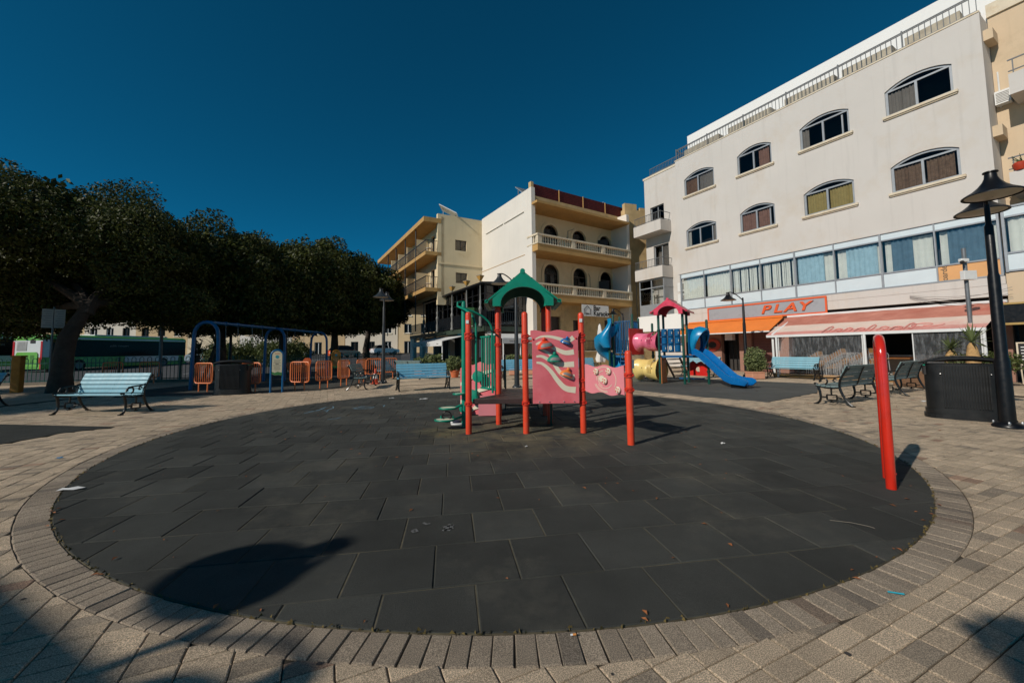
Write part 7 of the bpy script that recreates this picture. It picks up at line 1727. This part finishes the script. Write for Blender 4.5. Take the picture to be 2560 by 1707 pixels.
make_car('silver-white car across the street behind the swing arches', carpos(745, 880, 58), R(-12), mat('silver_paint', (.62, .63, .66), rough=.25, coat=.6))
make_car('orange car with black roof seen from behind through the trees', carpos(860, 880, 52), R(68), mat('orange_car_paint', rgb(224, 92, 28), rough=.25, coat=.6), m_busk, .08)
make_car('dark car behind the litter bin and shrubs', carpos(585, 890, 35), R(8), mat('dark_car_paint', (.012, .016, .02), rough=.2, coat=.6), None, .15)
make_car('pale blue car left of the dark one behind the fence', carpos(532, 889, 40), R(10), mat('pale_car_paint', (.40, .48, .55), rough=.25, coat=.6))
make_car('white car at the end of the street below the hotel', carpos(962, 872, 62), R(40), mat('white_car_paint', (.7, .7, .7), rough=.25, coat=.6))
# shrubs beyond the fence
for k, (px, Y, z, rx, rz_, lab) in enumerate(((560, 33, 1.5, 1.6, .9, 'flowering shrub behind the left swing arch'), (640, 34, 1.7, 1.9, 1.0, 'broad shrub behind the fence in the middle of the swings'), (695, 33, 1.8, 1.4, 1.0, 'shrub by the middle swing arch'), (735, 36, 1.7, 1.2, .8, 'shrub right of the middle swing arch'))):
    q = atY(px, 870, Y); sb = thing('street_shrub', lab, 'shrub', (q.x, q.y, gz(q.x, q.y)), 0, 'shrubs beyond the fence')
    zz = gz(q.x, q.y); leaf_cloud('foliage', [((q.x, q.y, zz+z*.8), (rx, 1.0, rz_)), ((q.x+.6, q.y+.2, zz+z*.6), (rx*.7, .9, rz_*.8)), ((q.x-.6, q.y+.1, zz+z*.55), (rx*.7, .9, rz_*.8))], 5200, .10, m_leafs, sb, seed=90+k); MB().tube([(0, 0, 0), (0, 0, z*.7)], .05, 6).build('stem', m_bark, sb)
# ------------------------------------------------------------------ houses across the street
hc = [rgb(204, 192, 174), rgb(196, 172, 134), rgb(208, 198, 182), rgb(190, 164, 126), rgb(204, 188, 160), rgb(206, 200, 192), rgb(186, 160, 124)]
labs = ['outermost townhouse at the left picture edge', 'townhouse behind the second bus', 'off-white townhouse behind the bus rear', 'sandy townhouse above the bus roof', 'white townhouse with arched window above the bus', 'tan townhouse behind the yucca clump', 'pale townhouse behind the flowering shrubs', 'white shopfront house behind the silver car', 'stone house at the end of the street']
for k in range(9):
    xc = -91 + k*9.4; y0 = 71.4 - .2*k; wd = 9.2; hh = (9.0, 8.6, 9.5, 8.2, 10.2, 8.8, 9.6, 8.4, 9.0)[k]
    T = thing('townhouse', labs[k], 'building', (xc, y0, 1.0), 0, 'townhouses across the street'); F_ = FR((xc-wd/2, y0), (1, 0), (0, -1))
    ws = []
    for fl_ in range(3):
        for j in range(3):
            u = 1.0 + j*2.9; z = 1.6 + fl_*3.0
            if z + 1.6 < hh + .5: ws.append((u, u+1.3, z + (.0 if fl_ else -.6), z + 1.6))
    ap = [segarch(a, b, c, d-.3, .35) if (k == 4) else rect(a, b, c, d) for a, b, c, d in ws]
    mb = MB(); F_.plate(mb, rect(0, wd, .9, hh+1), -.3, .3, ap); mw = mat('townhouse_render_%s' % 'abcdefghi'[k], hc[k % 7], rough=.9, var=.06, scale=.5, streak=.25); mb.build('wall', mw, T, world=True)
    mb = MB(); F_.box(mb, 0, wd, .9, hh+.9, -8, -.7); mb.build('core', mw, T, world=True)
    mb = MB(); F_.box(mb, .1, wd-.1, hh+1.001, hh+1.2, -.4, .12); mb.build('cornice', m_stone, T, world=True)
    for P in ap:
        u0_ = min(q[0] for q in P); u1_ = max(q[0] for q in P); z0_ = min(q[1] for q in P); z1_ = max(q[1] for q in P)
        mb = MB(); F_.plate(mb, P, -.22, .05, [inset(P, .08)]); F_.box(mb, (u0_+u1_)/2-.04, (u0_+u1_)/2+.04, z0_+.08, z1_-.1, -.215, -.175); wn = mb.build('window', m_white if (k+int(u0_)) % 2 else m_dwood, T, world=True)
        mb = MB(); F_.box(mb, u0_+.05, u1_-.05, z0_+.05, z1_-.05, -.26, -.25); mb.build('pane', m_busk, wn, world=True)
        mb = MB(); F_.box(mb, u0_-.1, u1_+.1, z0_-.14, z0_-.001, -.02, .12); mb.build('sill', m_stone, wn, world=True)
# kiosk added unseen behind the photographer, shaped to shade the lower left corner
kk = thing('occluder', 'flat-roofed kiosk added outside the picture to shade the lower left corner', 'occluder', (-10.05, -3.94, 0), R(-26.5))
mk_ = mat('occluder_paint', rgb(150, 146, 136), rough=.8, var=.1)
MB().box((0, 0, 2.4), (3.6, 2.0, 4.8)).build('cabin', mk_, kk, bevel=.02); MB().box((0, 0, 4.91), (4.6, 3.0, .18)).build('roof', mk_, kk, bevel=.02); MB().box((0, 1.02, 1.6), (2.2, .06, 1.1)).build('hatch', m_shut, kk); MB().box((-1.3, 1.02, 1.05), (.75, .05, 2.0)).build('door', m_dwood, kk)
# ------------------------------------------------------------------ small things on the ground
m_dry = mat('dry_leaf', rgb(140, 86, 48), rough=.8, var=.4, scale=60); m_paper = mat('paper', (.72, .72, .70), rough=.8)
rng = np.random.default_rng(5); lv = MB()
for k in range(330):
    if k < 210: a = rng.uniform(0, 6.28); r_ = math.sqrt(rng.random())*.99; x, y = ell(a); x, y = EC[0]+(x-EC[0])*r_, EC[1]+(y-EC[1])*r_
    elif k < 290: x, y = ell(rng.uniform(-3.14, 3.14), rng.uniform(-.05, .03))
    else: x, y = rng.uniform(-8, 9), rng.uniform(1.5, 13)
    s = rng.uniform(.008, .026) if k < 290 else rng.uniform(.010, .03); t = rng.uniform(0, 6.28); c_, s_ = math.cos(t)*s, math.sin(t)*s; z = .009
    lv.add([(x-c_, y-s_, z), (x+s_*.45, y-c_*.45, z+s*.3), (x+c_, y+s_, z+s*.15), (x-s_*.45, y+c_*.45, z+s*.4)], [(0, 1, 2, 3)])
tag(lv.build('fallen_leaf', m_dry), 'small dry brown leaves scattered over the rubber and setts', 'leaves', kind='stuff')
tf = MB()
for k in range(900):      # moss and tufts in the joint between rubber and setts
    x, y = ell(rng.uniform(-3.14, 3.14), rng.uniform(-.016, .012)); s = rng.uniform(.006, .016); t = rng.uniform(0, 6.28)
    tf.add([(x-s*math.cos(t), y-s*math.sin(t), .0), (x+s*math.cos(t), y+s*math.sin(t), .0), (x+rng.uniform(-.008, .008), y+rng.uniform(-.008, .008), rng.uniform(.008, .022))], [(0, 1, 2)])
tag(tf.build('joint_moss', mat('brown_moss', rgb(96, 82, 44), rough=.95, var=.4, scale=30)), 'brownish moss in the joint round the rubber circle', 'moss', kind='stuff')
def scrap(px, py, w_, l_, rz, label, m=m_paper):
    q = G(px, py); T = thing('paper_scrap', label, 'litter', (q.x, q.y, .008), rz)
    V = [(-l_, -w_, 0), (-l_*.3, -w_*1.2, .012), (l_*.4, -w_*.8, .004), (l_, -w_*.6, .015), (l_*.9, w_, .006), (l_*.2, w_*1.1, .018), (-l_*.5, w_*.9, .006), (-l_*.95, w_*.7, .012)]
    MB().add(V, [(0, 1, 6, 7), (1, 2, 5, 6), (2, 3, 4, 5)]).build('sheet', m, T); return T
scrap(178, 1225, .035, .11, R(5), 'crumpled white paper strip at the left edge of the rubber'); scrap(1060, 998, .06, .12, R(0), 'white paper scrap near the far edge of the rubber'); scrap(980, 996, .03, .08, R(20), 'small torn paper left of the far paper scrap')
scrap(1807, 1110, .025, .03, 0, 'tiny white scrap right of the short red post'); scrap(2312, 1004, .05, .10, R(10), 'white scrap on the paving before the litter bin'); scrap(1316, 1118, .015, .02, 0, 'tiny white scrap in front of the climbing wall')
q = G(1434, 1592); cb = thing('cigarette_butt', 'cigarette butt on the sett joint at the bottom middle', 'litter', (q.x, q.y, .012), R(8))
MB().tube([(-.004, 0, 0), (.012, 0, 0)], .0045, 8).build('filter', mat('filter_orange', rgb(214, 140, 70), rough=.8), cb); MB().tube([(-.014, 0, 0), (-.004, 0, 0)], .0043, 8).build('paper_end', m_paper, cb)
q = G(2240, 1484); sw_ = thing('plastic_straw', 'turquoise plastic straw piece on the setts at lower right', 'litter', (q.x, q.y, .006), R(-20)); MB().tube([(-.035, 0, 0), (.035, 0, 0)], .004, 6).build('tube', mat('turquoise_plastic', rgb(30, 160, 180), rough=.4), sw_)
q = G(148, 1147); scrap(148, 1147, .02, .04, 0, 'crushed blue and white wrapper on the left paving', mat('blue_wrapper', rgb(70, 150, 200), rough=.4))
q = G(2130, 1312); tw = thing('dry_twig', 'thin dry twig on the rubber at the right', 'twig', (q.x, q.y, .01), R(-30)); MB().tube([(-.13, 0, 0), (0, .01, .004), (.10, .0, 0), (.125, -.02, 0)], .0022, 5).build('stick', mat('twig_grey', rgb(124, 116, 104), rough=.9), tw)
# chalk drawing on the far part of the rubber, chalk scribbles nearer by
m_chalkb = mat('blue_chalk', rgb(112, 150, 170), rough=.95, var=.3, scale=60); m_chalkw = mat('white_chalk', rgb(94, 95, 94), rough=.95, var=.3, scale=60)
def strokes(name, label, lines, m, w=2.2):
    c = G(*lines[0][0]); T = thing(name, label, 'chalk drawing', (c.x, c.y, 0))
    for L in lines:
        P = [G(*q) for q in L]; b = MB(); V = []
        for i, p in enumerate(P):
            d = (P[min(i+1, len(P)-1)] - P[max(i-1, 0)]).normalized(); s = Vector((-d.y, d.x, 0))*.011; V += [p + s + Vector((0, 0, .0072)), p - s + Vector((0, 0, .0072))]
        b.add(V, [(2*i, 2*i+1, 2*i+3, 2*i+2) for i in range(len(P)-1)]).build('chalk_line', m, T, world=True)
strokes('chalk_drawing', 'blue chalk box drawn on the far rubber tiles', [[(885, 1022), (905, 1016), (935, 1018), (925, 1022), (895, 1023), (885, 1022)], [(896, 1021), (930, 1019)], [(880, 1021), (912, 1017)], [(955, 1014), (962, 1013), (958, 1017)]], m_chalkb)
strokes('chalk_drawing', 'blue chalk scribble left of the chalk box', [[(800, 1024), (815, 1018), (832, 1016), (834, 1020), (818, 1026), (806, 1026)], [(760, 1034), (790, 1027), (812, 1021)], [(770, 1030), (800, 1026)], [(812, 1028), (822, 1024), (816, 1030)], [(818, 1049), (840, 1047), (852, 1044)]], m_chalkb)
strokes('chalk_drawing', 'faint chalk hash mark in the middle of the rubber', [[(1108, 1320), (1132, 1314)], [(1106, 1328), (1134, 1321)], [(1113, 1328), (1125, 1312)], [(1121, 1329), (1133, 1313)], [(1058, 1308), (1066, 1312), (1076, 1310)], [(1030, 1328), (1040, 1325), (1044, 1330), (1034, 1332), (1030, 1328)]], m_chalkw)
